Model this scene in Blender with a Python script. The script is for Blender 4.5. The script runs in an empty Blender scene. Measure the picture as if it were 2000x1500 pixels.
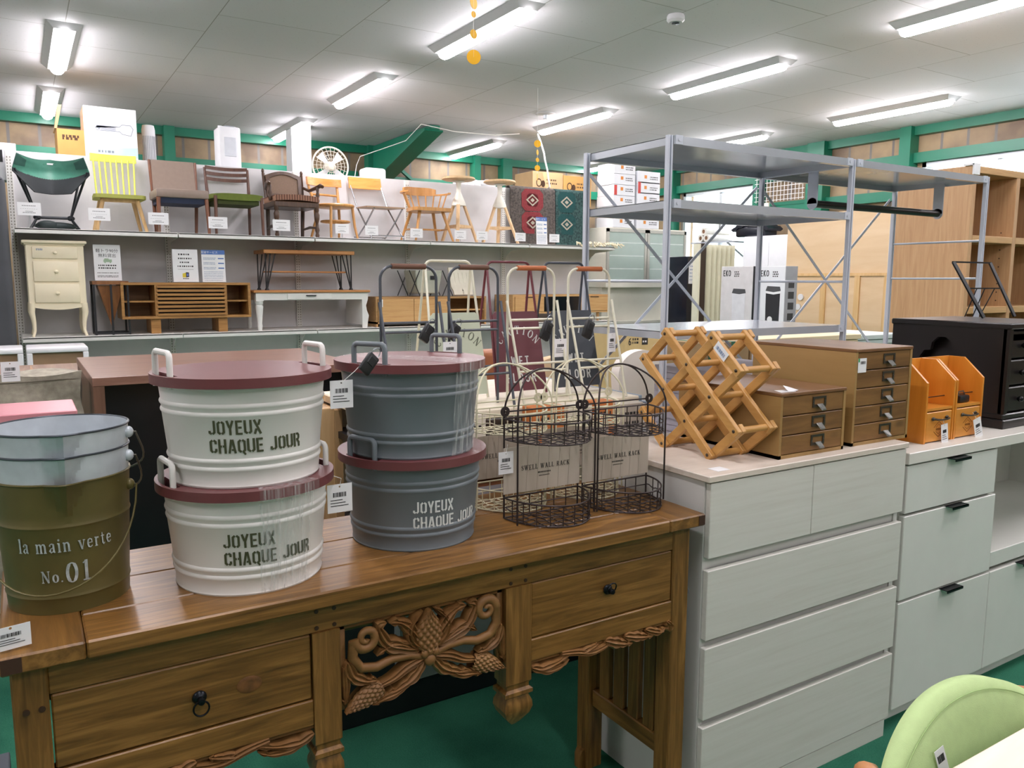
import bpy, bmesh, math, random
from mathutils import Vector, Matrix
from mathutils.geometry import tessellate_polygon
random.seed(7)
S = bpy.context.scene
COL = S.collection
PI = math.pi
# ---------------------------------------------------------------- camera
cam_d = bpy.data.cameras.new('camera'); cam_d.sensor_fit = 'HORIZONTAL'; cam_d.sensor_width = 36.0
cam_d.lens = 1552.16/2000*36.0; cam_d.clip_start = 0.02; cam_d.clip_end = 200
cam = bpy.data.objects.new('camera', cam_d); COL.objects.link(cam)
yaw, pitch, roll = 0.55328231, 0.12950732, 0.00379872
fwd = Vector((math.sin(yaw)*math.cos(pitch), math.cos(yaw)*math.cos(pitch), -math.sin(pitch)))
rgt = Vector((math.cos(yaw), -math.sin(yaw), 0)); upv = rgt.cross(fwd)
r2 = rgt*math.cos(roll)+upv*math.sin(roll); u2 = -rgt*math.sin(roll)+upv*math.cos(roll)
CH = 1.33
mw = Matrix((r2, u2, -fwd)).transposed().to_4x4(); mw.translation = (0, 0, CH)
cam.matrix_world = mw; S.camera = cam
# ---------------------------------------------------------------- world and exposure
W = bpy.data.worlds.new('daylight'); S.world = W; W.use_nodes = True
bg = W.node_tree.nodes['Background']; bg.inputs[0].default_value = (0.93, 0.97, 1.0, 1); bg.inputs[1].default_value = 4.0
S.view_settings.view_transform = 'Standard'; S.view_settings.look = 'None'; S.view_settings.gamma = 1.0
S.view_settings.exposure = 0.25
S.view_settings.use_curve_mapping = False
LAMP = 52.0      # emission of the tube diffusers
# ---------------------------------------------------------------- materials
def lin(c):
    if isinstance(c, str):
        c = [int(c[i:i+2], 16)/255 for i in (0, 2, 4)]
    return tuple((x/12.92 if x <= .04045 else ((x+.055)/1.055)**2.4) for x in c)
MATS = {}
def newmat(name):
    m = bpy.data.materials.new(name); m.use_nodes = True
    return m, m.node_tree, m.node_tree.nodes['Principled BSDF']
def M(name, col, rough=.5, metal=0.0, var=.06, scale=14.0, bump=0.0, spec=.5, alpha=1.0, trans=0.0, bscale=None):
    """plain procedural material: colour with slight noise variation, optional fine bump"""
    if name in MATS: return MATS[name]
    m, nt, b = newmat(name); c = lin(col); N = nt.nodes; L = nt.links
    tc = N.new('ShaderNodeTexCoord'); no = N.new('ShaderNodeTexNoise'); no.inputs['Scale'].default_value = scale
    no.inputs['Detail'].default_value = 4; L.new(tc.outputs['Object'], no.inputs['Vector'])
    r = N.new('ShaderNodeValToRGB')
    r.color_ramp.elements[0].position = .3; r.color_ramp.elements[1].position = .7
    r.color_ramp.elements[0].color = (*[x*(1-var) for x in c], 1); r.color_ramp.elements[1].color = (*[min(1, x*(1+var)) for x in c], 1)
    L.new(no.outputs['Fac'], r.inputs['Fac']); L.new(r.outputs['Color'], b.inputs['Base Color'])
    b.inputs['Roughness'].default_value = rough; b.inputs['Metallic'].default_value = metal
    b.inputs['Specular IOR Level'].default_value = spec; b.inputs['Alpha'].default_value = alpha
    b.inputs['Transmission Weight'].default_value = trans
    if bump:
        n2 = N.new('ShaderNodeTexNoise'); n2.inputs['Scale'].default_value = bscale or scale*12; n2.inputs['Detail'].default_value = 3
        L.new(tc.outputs['Object'], n2.inputs['Vector'])
        bp = N.new('ShaderNodeBump'); bp.inputs['Strength'].default_value = bump; bp.inputs['Distance'].default_value = .003
        L.new(n2.outputs['Fac'], bp.inputs['Height']); L.new(bp.outputs['Normal'], b.inputs['Normal'])
    MATS[name] = m; return m
def WOOD(name, dark, mid, light, axis='x', scale=9.0, rough=.45, spec=.5, knots=0.0, stretch=14.0, bump=.08):
    """wood: noise stretched along the grain axis, optional darker knots"""
    if name in MATS: return MATS[name]
    m, nt, b = newmat(name); N = nt.nodes; L = nt.links
    tc = N.new('ShaderNodeTexCoord'); mp = N.new('ShaderNodeMapping')
    sc = [stretch]*3; sc['xyz'.index(axis)] = 1.0
    mp.inputs['Scale'].default_value = sc; L.new(tc.outputs['Object'], mp.inputs['Vector'])
    no = N.new('ShaderNodeTexNoise'); no.inputs['Scale'].default_value = scale*.35; no.inputs['Detail'].default_value = 7
    no.inputs['Roughness'].default_value = .62; no.inputs['Distortion'].default_value = .9
    L.new(mp.outputs['Vector'], no.inputs['Vector'])
    r = N.new('ShaderNodeValToRGB'); e = r.color_ramp.elements
    e[0].position = .3; e[0].color = (*lin(dark), 1); e[1].position = .72; e[1].color = (*lin(light), 1)
    k = e.new(.5); k.color = (*lin(mid), 1)
    L.new(no.outputs['Fac'], r.inputs['Fac'])
    out = r.outputs['Color']
    if knots:
        mp2 = N.new('ShaderNodeMapping'); s2 = [9.0]*3; s2['xyz'.index(axis)] = 4.0
        mp2.inputs['Scale'].default_value = s2; L.new(tc.outputs['Object'], mp2.inputs['Vector'])
        vo = N.new('ShaderNodeTexVoronoi'); vo.inputs['Scale'].default_value = 1.0; L.new(mp2.outputs['Vector'], vo.inputs['Vector'])
        r3 = N.new('ShaderNodeValToRGB'); r3.color_ramp.elements[0].position = .03; r3.color_ramp.elements[1].position = .12
        r3.color_ramp.elements[0].color = (1-knots,)*3+(1,); r3.color_ramp.elements[1].color = (1, 1, 1, 1)
        L.new(vo.outputs['Distance'], r3.inputs['Fac'])
        mx = N.new('ShaderNodeMix'); mx.data_type = 'RGBA'; mx.blend_type = 'MULTIPLY'; mx.inputs['Factor'].default_value = 1
        L.new(out, mx.inputs['A']); L.new(r3.outputs['Color'], mx.inputs['B']); out = mx.outputs['Result']
    L.new(out, b.inputs['Base Color']); b.inputs['Roughness'].default_value = rough; b.inputs['Specular IOR Level'].default_value = spec
    if bump:
        bp = N.new('ShaderNodeBump'); bp.inputs['Strength'].default_value = bump; bp.inputs['Distance'].default_value = .004
        L.new(no.outputs['Fac'], bp.inputs['Height']); L.new(bp.outputs['Normal'], b.inputs['Normal'])
    MATS[name] = m; return m
def GLOW(name, col, strength):
    if name in MATS: return MATS[name]
    m, nt, b = newmat(name); b.inputs['Base Color'].default_value = (.9, .9, .9, 1)
    b.inputs['Emission Color'].default_value = (*col, 1); b.inputs['Emission Strength'].default_value = strength
    MATS[name] = m; return m
def GLASS(name, col=(.9, .95, .95), rough=0.0, mixf=.12):
    """thin pane: mostly see-through with a glossy share"""
    if name in MATS: return MATS[name]
    m = bpy.data.materials.new(name); m.use_nodes = True; nt = m.node_tree; N = nt.nodes; L = nt.links
    N.remove(N['Principled BSDF'])
    t = N.new('ShaderNodeBsdfTransparent'); t.inputs[0].default_value = (*col, 1)
    g = N.new('ShaderNodeBsdfGlossy'); g.inputs['Roughness'].default_value = rough
    mx = N.new('ShaderNodeMixShader'); mx.inputs[0].default_value = mixf
    L.new(t.outputs[0], mx.inputs[1]); L.new(g.outputs[0], mx.inputs[2]); L.new(mx.outputs[0], N['Material Output'].inputs[0])
    MATS[name] = m; return m
# ---------------------------------------------------------------- mesh builder
def V(*a): return Vector(a)
class B:
    """collects shapes and links them as ONE mesh object"""
    def __init__(s): s.bm = bmesh.new()
    def face(s, vs):
        try: return s.bm.faces.new(vs)
        except ValueError: return None
    def hexa(s, p, bev=0.0, seg=1):
        b = bmesh.new(); v = [b.verts.new(q) for q in p]
        for f in ((0, 3, 2, 1), (4, 5, 6, 7), (0, 1, 5, 4), (1, 2, 6, 5), (2, 3, 7, 6), (3, 0, 4, 7)): b.faces.new([v[i] for i in f])
        if bev: bmesh.ops.bevel(b, geom=list(b.edges), offset=bev, segments=seg, profile=.5, affect='EDGES', clamp_overlap=True)
        s.merge(b); return s
    def merge(s, b, mat=None):
        mp = {}
        for v in b.verts: mp[v] = s.bm.verts.new(mat @ v.co if mat else v.co)
        for f in b.faces: s.face([mp[v] for v in f.verts])
        b.free()
    def box(s, x0, x1, y0, y1, z0, z1, bev=0.0, seg=1):
        if x0 > x1: x0, x1 = x1, x0
        if y0 > y1: y0, y1 = y1, y0
        if z0 > z1: z0, z1 = z1, z0
        return s.hexa([(x0, y0, z0), (x1, y0, z0), (x1, y1, z0), (x0, y1, z0), (x0, y0, z1), (x1, y0, z1), (x1, y1, z1), (x0, y1, z1)], bev, seg)
    def bar(s, p0, p1, w, h, up=(0, 0, 1), bev=0.0, w2=None, h2=None):
        """rectangular bar from p0 to p1; w across, h along 'up'"""
        p0, p1 = Vector(p0), Vector(p1); d = (p1-p0).normalized(); u = Vector(up)
        x = d.cross(u)
        if x.length < 1e-6: x = d.orthogonal()
        x.normalize(); u = x.cross(d).normalized(); w2 = w2 or w; h2 = h2 or h
        q = [p+x*(a*ww/2)+u*(c*hh/2) for p, ww, hh in ((p0, w, h), (p1, w2, h2)) for a, c in ((-1, -1), (1, -1), (1, 1), (-1, 1))]
        return s.hexa(q, bev)
    def tube(s, pts, r, n=8, closed=False, cap=True):
        """round tube through pts; r a number or a list of radii"""
        P = [Vector(p) for p in pts]; m = len(P); R = r if isinstance(r, (list, tuple)) else [r]*m
        T = []
        for i in range(m):
            if closed: t = P[(i+1) % m]-P[i-1]
            else: t = P[min(i+1, m-1)]-P[max(i-1, 0)]
            T.append(t.normalized() if t.length > 1e-9 else Vector((0, 0, 1)))
        nrm = T[0].orthogonal().normalized(); rings = []
        for i in range(m):
            nrm = nrm-T[i]*nrm.dot(T[i])
            if nrm.length < 1e-6: nrm = T[i].orthogonal()
            nrm.normalize(); bi = T[i].cross(nrm)
            rings.append([s.bm.verts.new(P[i]+(nrm*math.cos(2*PI*k/n)+bi*math.sin(2*PI*k/n))*R[i]) for k in range(n)])
        for i in range(m if closed else m-1):
            a, b = rings[i], rings[(i+1) % m]
            for k in range(n): s.face([a[k], a[(k+1) % n], b[(k+1) % n], b[k]])
        if cap and not closed:
            s.face(list(reversed(rings[0]))); s.face(rings[-1])
        return s
    def cyl(s, p0, p1, r, r2=None, n=16): return s.tube([p0, p1], [r, r if r2 is None else r2], n)
    def lathe(s, prof, n=48, c=(0, 0, 0), ax=1.0, ay=1.0, closed=False, rot=0.0):
        """spin (r,z) profile about z through c; ax, ay stretch it to an oval"""
        rings = []; cr, sr = math.cos(rot), math.sin(rot)
        for r, z in prof:
            ring = []
            for k in range(n):
                a = 2*PI*k/n; x, y = r*ax*math.cos(a), r*ay*math.sin(a)
                ring.append(s.bm.verts.new((c[0]+x*cr-y*sr, c[1]+x*sr+y*cr, c[2]+z)))
            rings.append(ring)
        for i in range(len(rings) if closed else len(rings)-1):
            a, b = rings[i], rings[(i+1) % len(rings)]
            for k in range(n): s.face([a[k], a[(k+1) % n], b[(k+1) % n], b[k]])
        if not closed:
            if prof[0][0] > 1e-5: s.face(list(reversed(rings[0])))
            if prof[-1][0] > 1e-5: s.face(rings[-1])
        return s
    def ell(s, c, rx, ry, rz, n=16, m=10, rot=None):
        b = bmesh.new(); bmesh.ops.create_uvsphere(b, u_segments=n, v_segments=m, radius=1.0)
        mt = Matrix.Translation(c) @ (rot.to_4x4() if rot else Matrix.Identity(4)) @ Matrix.Diagonal((rx, ry, rz, 1))
        s.merge(b, mt); return s
    def plate(s, outer, holes, t0, t1, fn):
        """flat polygon (2D outline with holes) given thickness; fn(u, v, t) -> point"""
        loops = [outer]+list(holes); flat = [p for l in loops for p in l]
        tri = tessellate_polygon([[Vector((p[0], p[1], 0)) for p in l] for l in loops])
        lo = [s.bm.verts.new(fn(p[0], p[1], t0)) for p in flat]; hi = [s.bm.verts.new(fn(p[0], p[1], t1)) for p in flat]
        for a, b, c in tri:
            s.face([hi[a], hi[b], hi[c]]); s.face([lo[c], lo[b], lo[a]])
        k = 0
        for l in loops:
            n = len(l)
            for i in range(n):
                j = (i+1) % n; s.face([lo[k+i], lo[k+j], hi[k+j], hi[k+i]])
            k += n
        return s
    def prism(s, poly, axis, a0, a1):
        """extrude a 2D polygon along an axis ('x': poly is (y,z); 'y': (x,z); 'z': (x,y))"""
        f = {'x': lambda u, v, t: (t, u, v), 'y': lambda u, v, t: (u, t, v), 'z': lambda u, v, t: (u, v, t)}[axis]
        return s.plate(poly, [], a0, a1, f)
    def grid(s, fn, nu, nv, closed_u=False):
        g = [[s.bm.verts.new(fn(i/(nu if closed_u else nu-1) if nu > 1 else 0, j/(nv-1))) for j in range(nv)] for i in range(nu)]
        for i in range(nu if closed_u else nu-1):
            for j in range(nv-1): s.face([g[i][j], g[(i+1) % nu][j], g[(i+1) % nu][j+1], g[i][j+1]])
        return s
    def slab(s, fn, nu, nv, th):
        """curved sheet fn(u,v) thickened by th along its normal"""
        def nr(u, v):
            e = 1e-3; a = Vector(fn(min(1, u+e), v))-Vector(fn(max(0, u-e), v)); b = Vector(fn(u, min(1, v+e)))-Vector(fn(u, max(0, v-e)))
            c = a.cross(b); return c.normalized() if c.length > 1e-12 else Vector((0, 0, 1))
        T, Bm = [], []
        for i in range(nu):
            T.append([]); Bm.append([])
            for j in range(nv):
                u, v = i/(nu-1), j/(nv-1); p = Vector(fn(u, v)); n_ = nr(u, v)
                t = th(u, v) if callable(th) else th
                T[-1].append(s.bm.verts.new(p+n_*t/2)); Bm[-1].append(s.bm.verts.new(p-n_*t/2))
        for i in range(nu-1):
            for j in range(nv-1):
                s.face([T[i][j], T[i+1][j], T[i+1][j+1], T[i][j+1]]); s.face([Bm[i][j+1], Bm[i+1][j+1], Bm[i+1][j], Bm[i][j]])
        for i in range(nu-1):
            s.face([T[i+1][0], T[i][0], Bm[i][0], Bm[i+1][0]]); s.face([T[i][-1], T[i+1][-1], Bm[i+1][-1], Bm[i][-1]])
        for j in range(nv-1):
            s.face([T[0][j], T[0][j+1], Bm[0][j+1], Bm[0][j]]); s.face([T[-1][j+1], T[-1][j], Bm[-1][j], Bm[-1][j+1]])
        return s
    def polys(s, pl, fn, t0=0.0, t1=.0004):
        for p in pl: s.plate(p, [], t0, t1, fn)
        return s
    def obj(s, name, mat, parent=None, smooth=35, off=None):
        me = bpy.data.meshes.new(name)
        bmesh.ops.recalc_face_normals(s.bm, faces=list(s.bm.faces))
        o = ROOT.get(parent.name) if parent else None
        if o is not None: bmesh.ops.translate(s.bm, verts=list(s.bm.verts), vec=-o)
        if off is not None: bmesh.ops.translate(s.bm, verts=list(s.bm.verts), vec=Vector(off))
        s.bm.to_mesh(me); s.bm.free()
        if smooth:
            me.shade_smooth(); me.set_sharp_from_angle(angle=math.radians(smooth))
        ms = mat if isinstance(mat, (list, tuple)) else [mat]
        for m in ms: me.materials.append(m)
        ob = bpy.data.objects.new(name, me); COL.objects.link(ob)
        if parent:
            ob.parent = parent
            if o is not None: ROOT[ob.name] = o
        return ob
ROOT = {}
def T(name, label, cat, loc=(0, 0, 0), rz=0.0, group=None, world=True):
    """an Empty at the thing's base. world=True: its parts are built in room coordinates"""
    o = bpy.data.objects.new(name, None); COL.objects.link(o); o.location = loc; o.rotation_euler = (0, 0, rz); o.empty_display_size = .05
    o['label'] = label; o['category'] = cat
    if group: o['group'] = group
    if world: ROOT[o.name] = Vector(loc)
    return o
def tag(o, label, cat, group=None):
    o['label'] = label; o['category'] = cat
    if group: o['group'] = group
    return o
def struct(b, name, mat, parent=None, smooth=30):
    o = b.obj(name, mat, parent, smooth)
    if not parent: o['kind'] = 'structure'
    return o
def dup(root, loc, rz, label, group=None):
    r = root.copy(); COL.objects.link(r); r.location = loc; r.rotation_euler = (0, 0, rz); r['label'] = label
    if group: r['group'] = group
    for ch in list(root.children):
        c = ch.copy(); COL.objects.link(c); c.parent = r
        for g in list(ch.children):
            d = g.copy(); COL.objects.link(d); d.parent = c
    return r
# ---------------------------------------------------------------- lettering
def quad(p, q, t):
    dx, dy = q[0]-p[0], q[1]-p[1]; l = math.hypot(dx, dy) or 1; nx, ny = -dy/l*t/2, dx/l*t/2
    return [(p[0]+nx, p[1]+ny), (p[0]-nx, p[1]-ny), (q[0]-nx, q[1]-ny), (q[0]+nx, q[1]+ny)]
def ribbon(pts, t):
    """one polygon for a mitred polyline of width t (t a number or list)"""
    L, R = [], []; n = len(pts)
    for i, p in enumerate(pts):
        a = pts[max(i-1, 0)]; c = pts[min(i+1, n-1)]
        d1 = (p[0]-a[0], p[1]-a[1]); d2 = (c[0]-p[0], c[1]-p[1])
        def un(d):
            l = math.hypot(*d); return (d[0]/l, d[1]/l) if l > 1e-9 else None
        u1, u2_ = un(d1) or un(d2), un(d2) or un(d1)
        nx, ny = -(u1[1]+u2_[1]), (u1[0]+u2_[0]); l = math.hypot(nx, ny) or 1; nx /= l; ny /= l
        k = max(.5, nx*-u1[1]+ny*u1[0]); w = (t[i] if isinstance(t, (list, tuple)) else t)/2/k
        L.append((p[0]+nx*w, p[1]+ny*w)); R.append((p[0]-nx*w, p[1]-ny*w))
    r = Rib(L+R[::-1]); r.q = [[L[i], R[i], R[i+1], L[i+1]] for i in range(n-1)]
    return r
class Rib(list): pass
def arc(cx, cy, rx, ry, a0, a1, n=9):
    return [(cx+rx*math.cos(math.radians(a0+(a1-a0)*i/(n-1))), cy+ry*math.sin(math.radians(a0+(a1-a0)*i/(n-1)))) for i in range(n)]
# stencil capitals: width .5, height 1, stroke .15
def stencil(ch):
    t = .15; x0, x1 = .075, .445
    if ch == 'O': return .52, [ribbon([(.21, .925)]+[(x0, .80), (x0, .2)]+[(.21, .075)], t), ribbon([(.31, .925), (x1, .8), (x1, .2), (.31, .075)], t)]
    if ch == 'Q': return .52, [ribbon([(.21, .925), (x0, .80), (x0, .2), (.21, .075)], t), ribbon([(.31, .925), (x1, .8), (x1, .2), (.31, .075)], t), quad((.33, .12), (.47, -.12), .13)]
    if ch == 'C': return .5, [ribbon([(.2, .925), (x0, .80), (x0, .2), (.2, .075)], t), ribbon([(.29, .925), (.42, .82), (.42, .66)], t), ribbon([(.29, .075), (.42, .18), (.42, .34)], t)]
    if ch == 'U': return .52, [ribbon([(x0, 1), (x0, .2), (.21, .075)], t), ribbon([(x1, 1), (x1, .2), (.31, .075)], t)]
    if ch == 'J': return .5, [ribbon([(.4, 1), (.4, .2), (.28, .075)], t), ribbon([(.2, .075), (.07, .17), (.07, .3)], t)]
    if ch == 'E': return .46, [quad((.075, 0), (.075, 1), t), quad((.19, .93), (.44, .93), .14), quad((.19, .5), (.4, .5), .14), quad((.19, .07), (.44, .07), .14), quad((.1, .93), (.22, .93), .14), quad((.1, .07), (.22, .07), .14)]
    if ch == 'H': return .54, [quad((.08, 0), (.08, 1), t), quad((.46, 0), (.46, 1), t), quad((.15, .5), (.24, .5), .14), quad((.3, .5), (.4, .5), .14)]
    if ch == 'A': return .56, [ribbon([(.08, 0), (.25, .97)], t), ribbon([(.48, 0), (.32, .97)], t), quad((.24, .24), (.4, .24), .12)]
    if ch == 'Y': return .52, [ribbon([(.07, 1), (.22, .5)], t), ribbon([(.45, 1), (.26, .45), (.26, 0)], t)]
    if ch == 'X': return .54, [ribbon([(.07, 1), (.47, 0)], t), ribbon([(.46, 1), (.33, .62)], t), ribbon([(.07, 0), (.2, .38)], t)]
    if ch == 'R': return .52, [quad((.075, 0), (.075, 1), t), ribbon([(.22, .93), (.36, .93), (.44, .82), (.44, .64), (.37, .53), (.22, .53)], .14), ribbon([(.3, .47), (.44, .3), (.44, 0)], .14)]
    if ch in 'WFLT': return block(ch)
    return .3, []
def block(ch):
    t = .15
    d = {'W': (.7, [ribbon([(.07, 1), (.2, 0)], t), ribbon([(.2, 0), (.35, .9)], t*.9), ribbon([(.35, .9), (.5, 0)], t*.9), ribbon([(.5, 0), (.63, 1)], t)]),
         'E': (.46, [quad((.075, 0), (.075, 1), t), quad((.075, .93), (.42, .93), .14), quad((.075, .5), (.38, .5), .14), quad((.075, .07), (.42, .07), .14)]),
         'T': (.5, [quad((.25, 0), (.25, .9), t), quad((.02, .93), (.48, .93), .14)]),
         'F': (.44, [quad((.075, 0), (.075, 1), t), quad((.075, .93), (.42, .93), .14), quad((.075, .5), (.37, .5), .14)]),
         'L': (.42, [quad((.075, 0), (.075, 1), t), quad((.075, .07), (.4, .07), .14)]),
         'O': (.56, [ribbon([(.29, .925), (.2, .91), (.1, .79), (.085, .7), (.085, .3), (.1, .21), (.2, .09), (.29, .075)], .14), ribbon([(.27, .925), (.36, .91), (.46, .79), (.475, .7), (.475, .3), (.46, .21), (.36, .09), (.27, .075)], .14)]),
         'R': (.52, [quad((.075, 0), (.075, 1), t), ribbon([(.1, .93), (.34, .93), (.43, .84), (.43, .62), (.35, .52), (.1, .52)], .14), quad((.26, .52), (.45, 0), t)]),
         'K': (.5, [quad((.08, 0), (.08, 1), t), ribbon([(.44, 1), (.12, .5)], t), ribbon([(.16, .55), (.46, 0)], t)]),
         '6': (.5, [ribbon([(.42, .95), (.2, .8), (.09, .5), (.09, .2), (.25, .06), (.42, .2), (.42, .4), (.25, .54), (.1, .42)], .13)]),
         'D': (.5, [quad((.075, 0), (.075, 1), t), ribbon([(.1, .93), (.33, .9), (.44, .7), (.44, .3), (.33, .1), (.1, .07)], t)])}
    return d.get(ch, (.3, []))
def serif(ch):
    """high-contrast roman letters: thick stems, thin hairlines, bar serifs"""
    k, h, s = .145, .06, .055
    def ft(x, y, w=.26): return quad((x-w/2, y), (x+w/2, y), s)
    D = {
     'S': (.56, [ribbon([(.46, .72), (.45, .9), (.28, .97), (.1, .86), (.1, .68), (.28, .53), (.44, .38), (.45, .17), (.28, .03), (.09, .12), (.08, .3)], [h, h, h, h*1.6, k, k, k, h*1.8, h, h, h])]),
     'W': (1.0, [ribbon([(.12, .98), (.33, 0)], k), ribbon([(.33, 0), (.5, .9)], h), ribbon([(.48, .98), (.69, 0)], k), ribbon([(.69, 0), (.88, .98)], h), ft(.12, .97), ft(.88, .97), ft(.48, .97)]),
     'E': (.64, [quad((.15, 0), (.15, 1), k), quad((.05, .975), (.56, .975), s), quad((.15, .5), (.4, .5), s), quad((.05, .025), (.58, .025), s), quad((.56, 1), (.56, .8), s), quad((.58, 0), (.58, .22), s), quad((.4, .4), (.4, .6), s)]),
     'L': (.6, [quad((.15, 0), (.15, 1), k), ft(.15, .975), quad((.04, .025), (.55, .025), s), quad((.55, 0), (.55, .24), s)]),
     'A': (.74, [ribbon([(.1, 0), (.35, 1)], h), ribbon([(.35, 1), (.62, 0)], k), quad((.2, .34), (.53, .34), s), ft(.1, .025, .22), ft(.62, .025)]),
     'R': (.7, [quad((.15, 0), (.15, 1), k), ft(.15, .025), quad((.04, .975), (.3, .975), s), ribbon([(.3, .975), (.48, .9), (.52, .75), (.47, .6), (.3, .52), (.2, .52)], [s, k*.8, k, k*.8, s, s]), ribbon([(.33, .5), (.58, .03), (.68, .03)], [k, k, s])]),
     'C': (.68, [ribbon([(.58, .7), (.56, .88), (.38, .97), (.18, .86), (.11, .5), (.18, .14), (.38, .03), (.58, .14), (.6, .28)], [h, h, h, k*.8, k, k*.8, h, h, h]), quad((.58, .68), (.58, .98), s)]),
     'K': (.76, [quad((.15, 0), (.15, 1), k), ft(.15, .975), ft(.15, .025), ribbon([(.58, .97), (.2, .42)], h), ribbon([(.32, .6), (.62, .02)], k), ft(.58, .975, .2), ft(.62, .025, .24)]),
     'U': (.74, [ribbon([(.15, 1), (.15, .25), (.24, .06), (.38, .03), (.52, .1), (.58, .28), (.58, 1)], [k, k, k*.8, h, h, h, h]), ft(.15, .975), ft(.58, .975, .2)]),
     'T': (.68, [quad((.34, 0), (.34, 1), k), quad((.05, .975), (.63, .975), s), ft(.34, .025), quad((.06, 1), (.06, .78), s), quad((.62, 1), (.62, .78), s)]),
     'I': (.34, [quad((.17, 0), (.17, 1), k), ft(.17, .975), ft(.17, .025)]),
     'O': (.76, [ribbon(arc(.38, .5, .29, .47, 90, 270, 11), [h, h*1.3, k*.8, k, k, k, k, k, k*.8, h*1.3, h]), ribbon(arc(.38, .5, .29, .47, -90, 90, 11), [h, h*1.3, k*.8, k, k, k, k, k, k*.8, h*1.3, h])]),
     'N': (.78, [quad((.15, 0), (.15, 1), h), ribbon([(.14, .98), (.62, .02)], k), quad((.63, 0), (.63, 1), h), ft(.13, .975, .2), ft(.15, .025, .2), ft(.63, .975, .2)]),
     '0': (.6, [ribbon(arc(.3, .5, .21, .47, 90, 270, 11), [h, h, k, k, k, k, k, k, k, h, h]), ribbon(arc(.3, .5, .21, .47, -90, 90, 11), [h, h, k, k, k, k, k, k, k, h, h])]),
     '1': (.5, [quad((.25, 0), (.25, 1), k), ft(.25, .03, .34), ribbon([(.25, .97), (.1, .86)], s)]),
     'l': (.3, [quad((.15, 0), (.15, 1.05), k), ft(.15, .03, .28), quad((.03, 1.0), (.15, 1.03), s)]),
     'a': (.54, [ribbon([(.08, .5), (.14, .64), (.26, .68), (.38, .6), (.39, .1), (.48, .03)], [k, h, h, k, k, h]), ribbon([(.38, .4), (.16, .32), (.08, .16), (.18, .03), (.38, .16)], [h, h, k, h, h])]),
     'm': (.98, [quad((.14, 0), (.14, .68), k), ft(.14, .03, .24), ribbon([(.14, .5), (.28, .66), (.4, .64), (.46, .5), (.46, 0)], [h, h, k*.8, k, k]), ft(.46, .03, .24), ribbon([(.46, .5), (.6, .66), (.73, .64), (.79, .5), (.79, 0)], [h, h, k*.8, k, k]), ft(.79, .03, .24), quad((.02, .66), (.14, .67), s)]),
     'i': (.32, [quad((.16, 0), (.16, .68), k), ft(.16, .03, .26), quad((.03, .66), (.16, .67), s), arc(.16, .9, .08, .08, 0, 330, 10)]),
     'n': (.64, [quad((.14, 0), (.14, .68), k), ft(.14, .03, .24), ribbon([(.14, .5), (.28, .66), (.41, .64), (.48, .5), (.48, 0)], [h, h, k*.8, k, k]), ft(.48, .03, .24), quad((.02, .66), (.14, .67), s)]),
     'v': (.58, [ribbon([(.1, .66), (.29, 0)], k), ribbon([(.29, 0), (.48, .66)], h), ft(.1, .66, .22), ft(.48, .66, .2)]),
     'e': (.54, [ribbon([(.1, .36), (.45, .38), (.42, .58), (.28, .67), (.13, .58), (.08, .34), (.14, .1), (.3, .03), (.46, .14)], [s, s, k*.7, h, k*.8, k, k*.8, h, h])]),
     'r': (.46, [quad((.14, 0), (.14, .68), k), ft(.14, .03, .26), ribbon([(.14, .45), (.26, .64), (.38, .6)], [h, h, k]), quad((.02, .66), (.14, .67), s)]),
     't': (.42, [ribbon([(.17, .9), (.17, .14), (.26, .03), (.37, .1)], [h, k, k*.7, h]), quad((.04, .65), (.35, .65), s)]),
     'o': (.56, [ribbon(arc(.28, .34, .19, .32, 90, 270, 9), [h, h, k, k, k, k, k, h, h]), ribbon(arc(.28, .34, .19, .32, -90, 90, 9), [h, h, k, k, k, k, k, h, h])]),
     '.': (.24, [arc(.1, .06, .07, .07, 0, 330, 10)]), ' ': (.36, [])}
    return D.get(ch, (.4, []))
def layout(txt, font, h, x=0.0, y=0.0, wx=1.0, gap=.08):
    """list of polygons for a line of text of height h; wx squeezes widths. returns (polys, width)"""
    out = []; cx = x
    for ch in txt:
        w, pl = font(ch)
        for p in pl:
            for k in (p.q if isinstance(p, Rib) else [p]): out.append([(cx+u*h*wx, y+v*h) for u, v in k])
        cx += (w+gap)*h*wx
    return out, cx-x
_ft = {}
def font_polys(txt, size):
    """triangles of a line set in Blender's built-in font (centred)"""
    key = (txt, size)
    if key in _ft: return _ft[key]
    cu = bpy.data.curves.new('lettering', 'FONT'); cu.body = txt; cu.size = size; cu.align_x = 'CENTER'; cu.resolution_u = 3
    ob = bpy.data.objects.new('lettering', cu); COL.objects.link(ob); bpy.context.view_layer.update()
    me = bpy.data.meshes.new_from_object(ob.evaluated_get(bpy.context.evaluated_depsgraph_get()))
    res = [[(me.vertices[i].co.x, me.vertices[i].co.y) for i in p.vertices] for p in me.polygons]
    bpy.data.objects.remove(ob); bpy.data.curves.remove(cu); bpy.data.meshes.remove(me)
    _ft[key] = res; return res
def flat_text(b, txt, size, fn, t=.0006):
    """set txt through fn(u,v,t); single-sided polygons lifted by t"""
    for p in font_polys(txt, size): b.face([b.bm.verts.new(fn(u, v, t)) for u, v in p])
    return b
def bars(b, fn, w, y, h, n, seed=1, t=.0005):
    """a barcode-like row of n bars"""
    rn = random.Random(seed); x = -w/2
    for i in range(n):
        bw = w/n*rn.choice((.35, .5, .75)); b.plate([(x, y), (x+bw, y), (x+bw, y+h), (x, y+h)], [], 0, t, fn); x += w/n
    return b
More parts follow.
